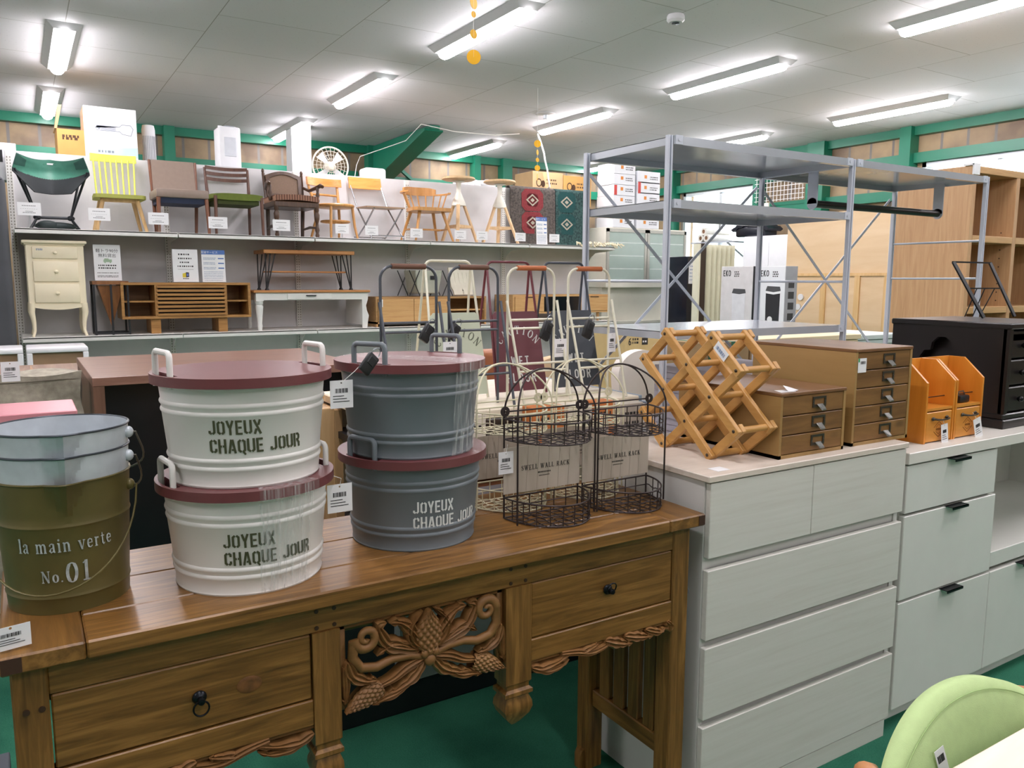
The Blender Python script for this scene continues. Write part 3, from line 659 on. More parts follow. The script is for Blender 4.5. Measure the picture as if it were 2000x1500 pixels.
# ================================================================ lidded metal tubs
def cylmap(cx, cy, r, z0, a0):
    """wrap 2D (u along the girth, v up) on a cylinder / cone"""
    def fn(u, v, t):
        rr = r(z0+v) if callable(r) else r
        a = a0+u/rr; return (cx+(rr+t)*math.cos(a), cy+(rr+t)*math.sin(a), z0+v)
    return fn
LIDM = M('maroon_lid', '6b393a', .38, var=.05, scale=30, bump=.03)
INKG = M('olive_print', '44472c', .6); INKW = M('white_print', 'd9dcda', .55)
def film_mat():
    m = bpy.data.materials.new('clear_film'); m.use_nodes = True; nt = m.node_tree; N = nt.nodes; L = nt.links; N.remove(N['Principled BSDF'])
    tc = N.new('ShaderNodeTexCoord'); mp = N.new('ShaderNodeMapping'); mp.inputs['Scale'].default_value = (120, 120, 4); no = N.new('ShaderNodeTexNoise'); no.inputs['Scale'].default_value = 1.6; no.inputs['Detail'].default_value = 5
    L.new(tc.outputs['Object'], mp.inputs[0]); L.new(mp.outputs[0], no.inputs['Vector'])
    r = N.new('ShaderNodeValToRGB'); r.color_ramp.elements[0].position = .45; r.color_ramp.elements[1].position = .72; r.color_ramp.elements[0].color = (.06, .06, .06, 1); r.color_ramp.elements[1].color = (.5, .5, .5, 1); L.new(no.outputs['Fac'], r.inputs['Fac'])
    t = N.new('ShaderNodeBsdfTransparent'); p = N.new('ShaderNodeBsdfPrincipled'); p.inputs['Base Color'].default_value = (.75, .76, .74, 1); p.inputs['Roughness'].default_value = .15; p.inputs['Specular IOR Level'].default_value = .8
    bp = N.new('ShaderNodeBump'); bp.inputs['Strength'].default_value = .7; bp.inputs['Distance'].default_value = .002; L.new(no.outputs['Fac'], bp.inputs['Height']); L.new(bp.outputs['Normal'], p.inputs['Normal'])
    mx = N.new('ShaderNodeMixShader'); L.new(r.outputs['Color'], mx.inputs[0]); L.new(t.outputs[0], mx.inputs[1]); L.new(p.outputs[0], mx.inputs[2]); L.new(mx.outputs[0], N['Material Output'].inputs[0])
    return m
SACK = film_mat()
def tub(name, cx, cy, z0, paint, rot, label, ink, ta, tz, ax=1.0):
    t = T(name, label, 'storage tub', (cx, cy, z0), 0, 'stacked lidded metal tubs'); H = .168
    def r(z): return .1255+(z-z0)/H*.0145
    b = B(); pr = [(0, .002), (.1235, .002), (.1262, 0), (.1275, .003), (.1262, .006)]
    for zc in (.032, .046, .124, .138):
        k = .1255+zc/H*.0145
        pr += [(k, zc-.0048), (k+.0016, zc-.0026), (k+.0024, zc), (k+.0016, zc+.0026), (k, zc+.0048)]
    pr += [(.1395, .163), (.143, .166), (.143, .169), (.138, .169), (.134, .15), (.1215, .006), (0, .006)]
    b.lathe(pr, 72, (cx, cy, z0)); b.obj('body', paint, t, smooth=40)
    ld = B(); R = .1535; c, s = math.cos(rot), math.sin(rot)
    holes = []
    for sg in (0, PI):
        half = .33
        outer = [(.147*math.cos(sg+a), .147*math.sin(sg+a)) for a in [-half+2*half*i/14 for i in range(15)]]
        inner = [(.118*math.cos(sg)+.0*k, .052*k*(1 if sg == 0 else -1)*-1*-1) for k in ()]
        ch = [((.118)*math.cos(sg)-(.052*k)*math.sin(sg), .118*math.sin(sg)+.052*k*math.cos(sg)) for k in (1, .5, 0, -.5, -1)]
        ch = [(.128*math.cos(sg+a)/max(.9, math.cos(a)), .128*math.sin(sg+a)/max(.9, math.cos(a))) for a in (half, half*.5, 0, -half*.5, -half)]
        holes.append((outer+ch)[::-1])
    ld.plate(arc(0, 0, R, R, 0, 355, 72), holes, 0, .0165, lambda u, v, q: (cx+u*c-v*s, cy+u*s+v*c, z0+.1695+q))
    ld.obj('lid', LIDM, t, smooth=40)
    for sg in (1, -1):
        h = B(); P = []
        for y, z in ((-.036, .168), (-.036, .205), (-.036, .22), (-.034, .2245), (-.029, .2275), (.029, .2275), (.034, .2245), (.036, .22), (.036, .205), (.036, .168)):
            x = sg*.1375; P.append((cx+x*c-y*s, cy+x*s+y*c, z0+z-.004))
        h.tube(P, .0052, 10); h.obj('handle', paint, t)
    if ink:
        lt = B(); H_ = .0242; rr = lambda z: r(z)+.0006
        for txt, zz in (('JOYEUX', tz+.031), ('CHAQUE JOUR', tz)):
            pl, w = layout(txt, stencil, H_, wx=1.0, gap=.085)
            lt.polys(pl, cylmap(cx, cy, rr, zz, math.radians(ta)), 0, .0005)
        lt.obj('lettering', ink, t, smooth=0)
    return t
WP = M('white_enamel', 'dfdcd6', .35, var=.02, scale=8); GP = M('grey_enamel', '6b7378', .42, var=.05, scale=10)
tub('lidded_tub', .331, 1.449, .80, WP, .12, 'white lidded metal tub standing on the desk under another white tub', INKG, -120.8, .8555)
tub('lidded_tub', .331, 1.447, .9865, WP, .17, 'white lidded metal tub on top of the other white tub', INKG, -127.8, 1.0475)
tub('lidded_tub', .681, 1.497, .80, GP, .35, 'grey lidded metal tub standing on the desk under another grey tub', INKW, -114.8, .8475)
tub('lidded_tub', .675, 1.49, .9865, GP, .55, 'grey lidded metal tub on top, wrapped with a strip of clear film', None, 0, 0)
fl = B()   # strip of wrapping film over the upper grey tub
def filmfn(u, v):
    a = math.radians(-78+34*u); rr = .1285+.0145*v*1.0
    return (.675+(rr+.004)*math.cos(a), 1.49+(rr+.004)*math.sin(a), .9885+.166*v)
rn = random.Random(3)
fl.grid(lambda u, v: (lambda p: (p[0]*1+rn.uniform(-.0008, .0008), p[1]+rn.uniform(-.0008, .0008), p[2]))(filmfn(u, v)), 26, 8)
fl.grid(lambda u, v: (.675+.1575*math.cos(math.radians(-78+34*u)), 1.49+.1575*math.sin(math.radians(-78+34*u)), 1.154+.0195*v), 26, 3)
def topfn(u, v):
    a = math.radians(-78+34*u); ex, ey = .675+.157*math.cos(a), 1.49+.157*math.sin(a)
    fx, fy = .675+.15*math.cos(math.radians(142-26*u)), 1.49+.15*math.sin(math.radians(142-26*u))
    return (ex+(fx-ex)*v, ey+(fy-ey)*v, 1.1738+rn.uniform(0, .0012))
fl.grid(topfn, 14, 20)
tag(fl.obj('wrapping_film', SACK), 'strip of clear wrapping film stretched over the upper grey tub', 'plastic film')
fw = B()   # film strip on the lower white tub
fw.grid(lambda u, v: (.331+(.1295+.0145*v)*math.cos(math.radians(-96+42*u)), 1.449+(.1295+.0145*v)*math.sin(math.radians(-96+42*u)), .803+.16*v+rn.uniform(0, .0005)), 22, 8)
fw.grid(lambda u, v: (.331+.1575*math.cos(math.radians(-96+42*u)), 1.449+.1575*math.sin(math.radians(-96+42*u)), .968+.0195*v), 22, 3)
fw.grid(lambda u, v: (.331+(.1575-.025*v)*math.cos(math.radians(-96+42*u)), 1.449+(.1575-.025*v)*math.sin(math.radians(-96+42*u)), .9875+.0005), 22, 3)
tag(fw.obj('wrapping_film', SACK), 'strip of clear wrapping film around the lower white tub', 'plastic film')
# ================================================================ nested galvanised buckets
ZINC = M('galvanised_zinc', 'c9d0d5', .45, .25, var=.12, scale=22); ZINCD = M('dark_zinc_rim', '4f555b', .4, .7)
OLIVE = M('olive_enamel', '62582f', .38, .15, var=.14, scale=12)
BX, BY = .043, 1.493
def bucket(z0, label, paint, full, tilt=0.0, rimr=.1005):
    t = T('bucket', label, 'bucket', (BX, BY, z0), 0, 'nested buckets')
    H = .212; R0 = .0905; k = (rimr-R0)/H; rr = lambda z: R0+k*z
    def spout(a, e=1): # pinched pouring lip, narrowing downwards
        return max(0, 1-abs((a+math.radians(91)+PI) % (2*PI)-PI)/(.28*e+1e-4)) if e > 0 else 0
    b = B(); n = 84; rings = []
    zs = [0, .004, .022, .0245, .027, .0295, .032, .06, .1, .138, .1405, .143, .1455, .148, .16, .17, .18, .19, .2, .206, .212]
    for z in zs:
        ring = []
        for i in range(n):
            a = 2*PI*i/n; r = rr(z)+((.0016 if z in (.027, .143) else .0008 if z in (.0245, .0295, .1405, .1455) else 0) if full else 0)
            e = max(0, (z-.156)/.056); sp = spout(a, e); r += sp*e*.03
            ring.append(b.bm.verts.new((BX+r*math.cos(a), BY+r*math.sin(a), z0+z+sp*e*.004)))
        rings.append(ring)
    top = rings[-1]; ins = []
    for z in (.212, .195, .17, .156, .1, .003):
        ri = [(rr(z)-.0018+(spout(2*PI*i/n, e)*e*.03 if (e := max(0, (z-.156)/.056)) else 0)) for i in range(n)]
        ins.append([b.bm.verts.new((BX+ri[i]*math.cos(2*PI*i/n), BY+ri[i]*math.sin(2*PI*i/n), z0+z+(v.co.z-z0-.212 if z == .212 else 0))) for i, v in enumerate(top)])
    for p, q in zip(rings+[ins[0]], rings[1:]+ins[:1]):
        for i in range(n): b.face([p[i], p[(i+1) % n], q[(i+1) % n], q[i]])
    for p, q in zip(ins, ins[1:]):
        for i in range(n): b.face([p[i], p[(i+1) % n], q[(i+1) % n], q[i]])
    b.face(rings[0]); b.face(ins[-1])
    b.obj('body', paint, t, smooth=18)
    r_ = B(); r_.tube([(BX+(v[0])*1, BY+v[1], z0+v[2]) for v in [((rr(.212)+spout(2*PI*i/n)*.03+.0004)*math.cos(2*PI*i/n), (rr(.212)+spout(2*PI*i/n)*.03+.0004)*math.sin(2*PI*i/n), .2125+spout(2*PI*i/n)*.004) for i in range(n)]], .0019, 6, closed=True)
    r_.obj('rim', ZINCD if paint is ZINC else OLIVE, t)
    return t
def bail(t, z0, R, zr, dz, metal, reach, sg=-1):
    """wire handle lying down, hooked in two domed ears"""
    az = math.radians(-18)
    for q in (0, PI):
        e = B(); a = az+q
        e.ell((BX+(R+.003)*math.cos(a), BY+(R+.003)*math.sin(a), zr), .0085, .0085, .0098, 14, 10); e.obj('ear', metal, t)
    P = []
    for i in range(25):
        u = i/24; a = az+PI*u*sg; w = math.sin(PI*u)
        P.append((BX+(R+.014+.012*w*reach)*math.cos(a), BY+(R+.014+.012*w*reach)*math.sin(a), zr-dz*w**.8))
    P = [(BX+R*math.cos(az), BY+R*math.sin(az), zr)]+P+[(BX-R*math.cos(az), BY-R*math.sin(az), zr)]
    B().tube(P, .0017, 7).obj('bail_handle', M('wire_steel', '6d6a60', .4, .7) if metal is ZINC else OLIVE, t)
o1 = bucket(.80, 'olive green bucket with silvery lettering, outermost of the nested buckets', OLIVE, True)
lt = B(); rr_ = lambda z: .0905+(z-.8)*.0474+.0016
for txt, h, a0, z in (('la main verte', .0225, -134.5, .9035), ('No.', .0195, -116, .8545), ('01', .034, -95, .851)):
    pl, w = layout(txt, serif, h, wx=.78 if txt[0] == 'l' else .9, gap=.12); lt.polys(pl, cylmap(BX, BY, rr_, z, math.radians(a0)), 0, .0005)
lt.obj('lettering', M('silver_print', 'c3c8c9', .4, .3, var=.25, scale=120), o1, smooth=0)
bail(o1, .8, .0985, .985, .142, OLIVE, .6)
o2 = bucket(.842, 'bare zinc bucket nested between the olive bucket and the topmost one', ZINC, False, rimr=.1012)
bail(o2, .842, .0995, 1.035, .1, ZINC, 1.6, 1)
o3 = bucket(.878, 'bare zinc bucket nested topmost, open at the top', ZINC, False, rimr=.1025)
bail(o3, .878, .1012, 1.075, .1, ZINC, 2.4, 1)
# ================================================================ wire wall racks on the desk
DW = M('dark_wire', '3a3130', .45, .5, var=.15, scale=60); IW = M('ivory_wire', 'd8d2b4', .45, .1, var=.05)
CARDM = WOOD('printed_plank_card', 'a79c8c', 'b5aa9b', 'c0b5a6', axis='z', scale=4, rough=.6, stretch=8, bump=0)
PAPER = M('white_paper', 'e9e9ea', .6, var=.02); PRINT = M('black_print', '2b2a2a', .6)
def wire_rack(x0, yb, metal, label, card=True, w=.203, d=.128, seed=0):
    t = T('wire_rack', label, 'wire rack', (x0, yb, .80), 0, 'two-basket wire wall racks'); rn = random.Random(seed)
    x1 = x0+w; cx = (x0+x1)/2; R = .0019
    f = B()
    # two arched uprights: one at the back, one at half depth
    for y, wx in ((yb, w/2), (yb-d*.48, w/2+.003)):
        P = [(cx-wx, y, .802), (cx-wx, y, 1.03)]+[(cx+wx*math.cos(a), y+(yb-.004-y)*math.sin(a)**2, 1.036+.098*math.sin(a)) for a in [PI-PI*i/22 for i in range(23)]]+[(cx+wx, y, 1.03), (cx+wx, y, .802)]
        f.tube(P, R*1.15, 8)
    f.tube([(x0, yb, 1.043), (x1, yb, 1.043)], R, 7); f.obj('frame', metal, t)
    for x in (x0, x1):
        dsk = B(); dsk.plate(arc(0, 0, .0115, .0115, 0, 345, 24), [arc(0, 0, .004, .004, 0, 330, 12)[::-1]], -.001, .001, lambda u, v, q: (x+u, yb-.004+q, 1.044+v)); dsk.obj('hanging_eye', metal, t)
    def rim(s, z): # D-shaped outline, s in 0..1 along the curved front
        a = PI+PI*s; return (cx+(w/2)*math.cos(a)*1.0, yb+d*math.sin(a)*(1-.12*abs(math.cos(a))**3), z)
    for zb, h in ((.803, .046), (.982, .046)):
        b = B(); N_ = 30
        for z, r_ in ((zb+h, R*1.1), (zb+h*.5, R*.75), (zb, R)):
            amp = 0 if z != zb+h*.5 else .0025
            b.tube([rim(i/N_, z+amp*math.sin(i*1.7+seed)) for i in range(N_+1)], r_, 6)
            b.tube([(x0, yb, z), (x1, yb, z)], r_, 6)
        for i in range(0, 13):
            s = i/12; p, q = rim(s, zb), rim(s, zb+h); b.tube([p, q], R*.72, 5)
        for i in range(1, 6): x = x0+w*i/6; b.tube([(x, yb, zb), (x, yb, zb+h)], R*.72, 5)
        for i in range(1, 9):   # wavy woven base
            x = x0+w*i/9; yy = yb-d*math.sqrt(max(.03, 1-((x-cx)/(w/2))**2))
            b.tube([(x+.002*math.sin(k*1.4+i), yb+(yy-yb)*k/6, zb+.0015*math.sin(k*2+i)) for k in range(7)], R*.7, 5)
        for i in range(1, 6):
            y = yb-d*i/6; hw = w/2*math.sqrt(max(.02, 1-(i/6)**2))
            b.tube([(cx-hw+2*hw*k/10, y+.0022*math.sin(k*1.9+i+seed), zb+.0012*math.sin(k*2.3+i)) for k in range(11)], R*.7, 5)
        b.obj('basket', metal, t)
    if card:
        c = B().box(x0-.004, x1+.002, yb-.0042, yb-.0028, .857, .962).obj('label_card', CARDM, t)
        st = B()
        for i in range(1, 7): x = x0+w*i/7; st.plate([(x-.003, .857), (x-.0022, .857), (x+.004, .962), (x+.0032, .962)], [], 0, .0002, lambda u, v, q: (u, yb-.0043-q, v))
        st.obj('plank_line', M('card_line', '988d7e', .7), c)
        fn = lambda u, v, q: (u, yb-.0046-q, v)
        tx = B(); pl, wd = layout('SWELL WALL RACK', serif, .0112, wx=.96, gap=.17); tx.polys([[(u+cx-wd/2+.0085, v+.906) for u, v in p] for p in pl], fn, 0, .0003)
        for i, (wdt, z) in enumerate(((.036, .8955), (.03, .8885))):
            for k in range(9): u = cx+.004-wdt/2+wdt*k/9; tx.plate([(u, z), (u+wdt/9*.6, z), (u+wdt/9*.6, z+(.0035 if i == 0 else .002)), (u, z+(.0035 if i == 0 else .002))], [], 0, .0003, fn)
        tx.obj('printing', PRINT, c, smooth=0)
    return t
wire_rack(.893, 1.478, DW, 'dark brown wire wall rack in front, beside the grey tubs', seed=1)
wire_rack(1.107, 1.474, DW, 'dark brown wire wall rack at the right end of the desk', w=.198, seed=2)
wire_rack(.872, 1.622, IW, 'ivory wire wall rack directly behind the grey tubs and front dark rack', seed=3)
wire_rack(1.093, 1.622, IW, 'ivory wire wall rack behind the right-hand dark wire rack', seed=4)
# ================================================================ price tags and security tags
def hang_tag(p, w, h, label, face=(0, -1), string=None, code=True, name='price_tag', rz=0.0):
    """small hanging card with barcode and print lines; p = top centre"""
    t = T(name, label, 'price tag', p); fx, fy = face; l = math.hypot(fx, fy); fx /= l; fy /= l; ux, uy = -fy, fx
    if ux < 0: ux, uy = -ux, -uy
    cr, sr = math.cos(rz), math.sin(rz)
    def fn(u, v, q):
        a, c = u*cr-v*sr, u*sr+v*cr; return (p[0]+ux*a+fx*q, p[1]+uy*a+fy*q, p[2]+c)
    b = B(); b.plate([(-w/2, -h), (w/2, -h), (w/2, 0), (-w/2, 0)], [arc(0, -h*.09, w*.04, w*.04, 0, 330, 10)[::-1]], -.0004, .0004, fn); b.obj('card', PAPER, t)
    g = B(); f2 = lambda u, v, q: fn(u, v-h*.45, q+.0006)
    if code: bars(g, f2, w*.55, 0, h*.16, 16, int(w*1e5), .0003)
    for k in range(3): g.plate([(-w*.38, -h*(.12+.1*k)), (w*(.1+.12*((k*7) % 3)), -h*(.12+.1*k)), (w*(.1+.12*((k*7) % 3)), -h*(.095+.1*k)), (-w*.38, -h*(.095+.1*k))], [], 0, .0003, f2)
    g.obj('printing', PRINT, t, smooth=0)
    if string: B().tube([fn(0, -h*.08, .001)]+string, .0006, 5).obj('string', M('white_thread', 'eeeeea', .8), t)
    return t
hang_tag((.497, 1.405, 1.146), .044, .052, 'grey price tag hanging beside the upper white tub', string=[(.52, 1.395, 1.163), (.535, 1.4, 1.175)])
hang_tag((.487, 1.40, .952), .048, .054, 'white price tag hanging between the lower white and lower grey tubs', string=[(.487, 1.39, .965), (.47, 1.395, .972)])
hang_tag((-.041, 1.294, .838), .05, .034, 'white price tag lying on the left front corner of the desk', face=(.2, -1), string=None)
hang_tag((.893, 1.47, .955), .038, .05, 'white price tag on the ivory wire rack beside the grey tubs', string=[(.9, 1.475, .97)])
BLK = M('black_plastic', '16171a', .45)
def sec_tag(p, rz, tilt, label, s=1.0):
    t = T('security_tag', label, 'security tag', p)
    mt = Matrix.Translation(p) @ Matrix.Rotation(rz, 4, 'Z') @ Matrix.Rotation(tilt, 4, 'Y')
    b = B(); b.box(-.011*s, .011*s, -.004*s, .004*s, -.034*s, .0, .003*s, 2); b.box(-.008*s, .008*s, -.0048*s, .0048*s, -.02*s, -.004*s, .002*s)
    bmesh.ops.transform(b.bm, matrix=mt, verts=list(b.bm.verts)); b.obj('case', BLK, t)
    l = B(); l.tube([mt @ Vector((.007*s*math.cos(a), 0, .004*s+.009*s*math.sin(a))) for a in [2*PI*i/16 for i in range(16)]], .0008*s, 5, closed=True); l.obj('loop', M('steel_wire', '8c9094', .3, .9), t)
    return t
sec_tag((.537, 1.339, 1.196), .25, .75, 'black security tag looped on the handle of the top grey tub', 1.15)
# ================================================================ the cream chest of drawers
CRM = WOOD('pale_ash_laminate', 'cfccc2', 'd5d3ca', 'dad8d0', axis='x', scale=8, rough=.4, stretch=20, bump=.03)
CRMT = WOOD('pale_ash_top', 'd2c6b8', 'd8cbbd', 'ded2c5', axis='x', scale=8, rough=.4, stretch=20, bump=.03)
GREYP = M('pale_side_panel', 'cccbc6', .5, var=.02)
ds = T('chest_of_drawers', 'wide pale chest of drawers with handleless fronts, beside the teak desk', 'chest of drawers', (1.72, 1.5, 0))
cb = B()
cb.box(1.336, 1.354, 1.304, 1.735, 0, .865); cb.box(2.09, 2.107, 1.304, 1.735, 0, .865); cb.box(1.354, 2.09, 1.72, 1.735, 0, .865); cb.box(1.354, 2.09, 1.32, 1.72, .055, .07)
for z in (.665, .466, .262): cb.box(1.354, 2.09, 1.308, 1.34, z-.016, z+.016)
cb.box(1.354, 2.09, 1.325, 1.34, .83, .865)
cb.obj('carcass', GREYP, ds)
B().box(1.33, 2.112, 1.2835, 1.737, .866, .882, .002).obj('top_panel', CRMT, ds)
B().box(1.354, 2.09, 1.289, 1.305, 0, .052, .001).obj('plinth', CRM, ds)
rows = [(.6815, .863), (.4785, .6515), (.2755, .458), (.056, .255)]
XA, XB_ = 1.339, 2.104
def front(x0, x1, z0, z1): B().box(x0, x1, 1.2865, 1.303, z0, z1, .0015).obj('drawer', CRM, ds)
front(XA, 1.7045, *rows[0]); front(1.7065, XB_, *rows[0])
for q in rows[1:]: front(XA, XB_, *q)
cp_ = B()
for z in (.56, .33): cp_.lathe([(0, -.0005), (.009, -.0005), (.009, .0012), (0, .0012)], 16)
cp_ = None
for y, z in ((1.35, .585), (1.42, .46)):
    q = B(); q.cyl((1.3362, y, z), (1.335, y, z), .0075, n=16); q.obj('screw_cap', M('cap_grey', 'a9adb2', .4), ds)
# ================================================================ white counter cabinet on the right
CW = M('satin_white_board', 'dddcd5', .24, var=.015); CW2 = M('white_top_board', 'e0dcd3', .35, var=.015)
cc = T('counter_cabinet', 'white counter cabinet with black tab handles and an open niche', 'cabinet', (3.0, 1.55, 0))
c_ = B()
c_.box(2.14, 2.16, 1.318, 1.8, .05, .81); c_.box(2.615, 2.635, 1.318, 1.8, .05, .81); c_.box(3.7, 3.72, 1.318, 1.8, .05, .81)
c_.box(2.16, 3.7, 1.78, 1.8, .05, .81); c_.box(2.16, 3.7, 1.32, 1.78, .05, .07); c_.box(2.16, 2.615, 1.325, 1.78, .79, .81)
c_.box(2.635, 3.7, 1.302, 1.78, .408, .4595, .002); c_.obj('carcass', CW, cc)
B().box(2.132, 3.73, 1.293, 1.81, .811, .845, .002).obj('counter_top', CW2, cc)
B().box(2.17, 3.7, 1.34, 1.36, 0, .05).obj('plinth', CW, cc)
HB = M('black_metal_handle', '1a1c20', .35, .6)
def cfront(x0, x1, z0, z1, hx):
    d = B().box(x0, x1, 1.299, 1.318, z0, z1, .002).obj('drawer', CW, cc)
    h = B(); h.box(hx-.043, hx+.043, 1.2755, 1.303, z1, z1+.002); h.hexa([(hx-.043, 1.2755, z1-.006), (hx+.043, 1.2755, z1-.006), (hx+.043, 1.2775, z1-.006), (hx-.043, 1.2775, z1-.006), (hx-.043, 1.2755, z1+.002), (hx+.043, 1.2755, z1+.002), (hx+.043, 1.2775, z1+.002), (hx-.043, 1.2775, z1+.002)])
    h.obj('tab_handle', HB, d)
cfront(2.137, 2.621, .664, .805, 2.385); cfront(2.137, 2.631, .401, .656, 2.39); cfront(2.137, 2.634, .06, .393, 2.395); cfront(2.638, 3.3, .06, .393, 2.845)
# ================================================================ accordion wine rack
OAK = WOOD('honey_beech_bar', 'ac7c40', 'c0904f', 'cc9d5f', axis='y', scale=9, rough=.42, stretch=6)
OAKX = WOOD('honey_beech_dowel', 'ac7c40', 'be8e4d', 'cc9d5f', axis='x', scale=9, rough=.42, stretch=6)
wr_ = T('wine_rack', 'honey-coloured folding lattice wine rack standing on the pale chest', 'wine rack', (1.53, 1.48, .882))
JY, JZ, DY, DZ = 1.591, 1.1905, .0845, .0745
def jp(i, k, x): return (x, JY-DY*i, JZ-DZ*k)
back = [((0, 0), (3, 3)), ((-1, 1), (2, 4)), ((2, 0), (3, 1)), ((-1, 3), (0, 4))]
fwd_ = [((0, 0), (-1, 1)), ((2, 0), (-1, 3)), ((3, 1), (0, 4)), ((3, 3), (2, 4))]
for x in (1.475, 1.588):
    for lst, dx in ((back, -.0075), (fwd_, .0075)):
        for a, c in lst:
            p, q = Vector(jp(*a, x+dx)), Vector(jp(*c, x+dx)); d = (q-p).normalized()*.013
            B().bar(p-d, q+d, .0235, .013, (1, 0, 0), .0015).obj('slat', OAK, wr_)
joints = sorted({j for l in (back, fwd_) for a, c in l for j in (a, c)} | {(1, 1), (2, 2), (0, 2), (1, 3)})
for j in joints:
    y, z = jp(*j, 0)[1:]; B().cyl((1.482, y, z), (1.581, y, z), .0085, n=14).obj('dowel', OAKX, wr_)
    B().ell((1.4605, y, z), .0025, .0045, .0045, 12, 8).obj('screw_head', M('dark_screw', '584c40', .3, .8), wr_)
g = B(); fnl = lambda u, v, q: (1.4598-q, JY-DY*2.42-u*.75+v*.66, JZ-DZ*.42-u*.66-v*.75)
g.plate([(-.024, -.0125), (.024, -.0125), (.024, .0125), (-.024, .0125)], [], 0, .0006, fnl); lb = g.obj('sticker', PAPER, wr_)
g = B(); bars(g, lambda u, v, q: fnl(u, v, q+.0007), .036, -.003, .009, 14, 3, .0002); g.obj('barcode', M('blue_print', '6f86a8', .6), lb, smooth=0)
# ================================================================ brown drawer boxes
PINE = WOOD('brown_stained_pine', '604120', '77542c', '8c6638', axis='x', scale=7, rough=.45, knots=.5, stretch=9)
PINEY = WOOD('brown_stained_side', '8a6a3c', '9b7a49', 'a88654', axis='y', scale=4, rough=.45, stretch=5)
PINED = WOOD('brown_stained_top', '664628', '724f2f', '7f5a38', axis='y', scale=5, rough=.4, stretch=8)
BRONZE = M('antique_steel', '8b8a86', .3, .9, var=.2, scale=80)
def drawer_box(x0, x1, y0, y1, z0, z1, n, label):
    t = T('drawer_box', label, 'drawer box', ((x0+x1)/2, (y0+y1)/2, z0)); th = .009
    c = B(); c.box(x0, x0+th, y0, y1, z0, z1-th); c.box(x1-th, x1, y0, y1, z0, z1-th); c.box(x0, x1, y0, y1, z0, z0+th); c.box(x0+th, x1-th, y1-th, y1, z0, z1-th)
    c.obj('case', PINEY, t); B().box(x0-.001, x1+.001, y0-.002, y1, z1-th, z1, .0015).obj('top', PINED, t)
    hh = (z1-th-z0-th)/n
    for k in range(n):
        a = z0+th+hh*k; d = B().box(x0+th+.001, x1-th-.001, y0+.001, y1-.03, a+.0012, a+hh-.0012, .0015).obj('drawer', PINE, t)
        cx, cz = (x0+x1)/2+.02, a+hh*.55; h = B(); y = y0+.0008
        h.plate([(-.0265, -.013), (.0265, -.013), (.0265, .015), (-.0265, .015)], [[(-.02, -.006), (-.02, .0095), (.02, .0095), (.02, -.006)]], 0, .002, lambda u, v, q: (cx+u, y-q, cz+v))
        for s in (-.023, .023): h.ell((cx+s, y-.002, cz+.001), .002, .0015, .002, 8, 6)
        h.obj('label_frame', M('dark_bronze', '5b544b', .35, .8), d)
        h = B(); h.hexa([(cx-.009, y-.017, cz-.021), (cx+.009, y-.017, cz-.021), (cx+.011, y-.003, cz-.006), (cx-.011, y-.003, cz-.006), (cx-.006, y-.02, cz-.016), (cx+.006, y-.02, cz-.016), (cx+.011, y-.003, cz-.0035), (cx-.011, y-.003, cz-.0035)], .0015)
        h.obj('pull', BRONZE, d)
    return t
drawer_box(1.609, 1.867, 1.3215, 1.685, .8822, 1.051, 3, 'low brown drawer box with three drawers, beside the wine rack')
b5 = drawer_box(1.912, 2.17, 1.329, 1.684, .8822, 1.149, 5, 'tall brown drawer box with five drawers')
g = B().box(1.921, 1.957, 1.3278, 1.3285, 1.085, 1.124).obj('sticker', PAPER, b5)
gg = B(); bars(gg, lambda u, v, q: (1.942+u, 1.3276-q, 1.108+v), .022, 0, .008, 10, 4, .0002); gg.obj('barcode', PRINT, g, smooth=0)
g2 = B(); g2.plate([(0, 0), (.006, 0), (.006, .01), (0, .01)], [], 0, .0003, lambda u, v, q: (1.921+u, 1.3277-q, 1.114+v)); g2.obj('green_mark', M('green_mark', '3aa05a', .6), g)
t = T('price_card', 'white folded price card lying on the low brown drawer box', 'price card', (1.66, 1.345, 1.051))
g = B(); g.hexa([(1.625, 1.335, 1.0512), (1.675, 1.33, 1.0512), (1.685, 1.36, 1.0516), (1.64, 1.37, 1.0512), (1.625, 1.335, 1.0518), (1.675, 1.33, 1.0518), (1.685, 1.36, 1.0522), (1.64, 1.37, 1.0518)]); g.hexa([(1.65, 1.333, 1.052), (1.69, 1.335, 1.053), (1.685, 1.365, 1.059), (1.66, 1.36, 1.064), (1.65, 1.333, 1.0526), (1.69, 1.335, 1.0536), (1.685, 1.365, 1.0596), (1.66, 1.36, 1.0646)]); g.obj('card', PAPER, t)
t = tag(B().box(1.385, 1.425, 1.31, 1.345, .8823, .8829).obj('price_card', PAPER), 'flat white price sticker on the front edge of the pale chest', 'price card')
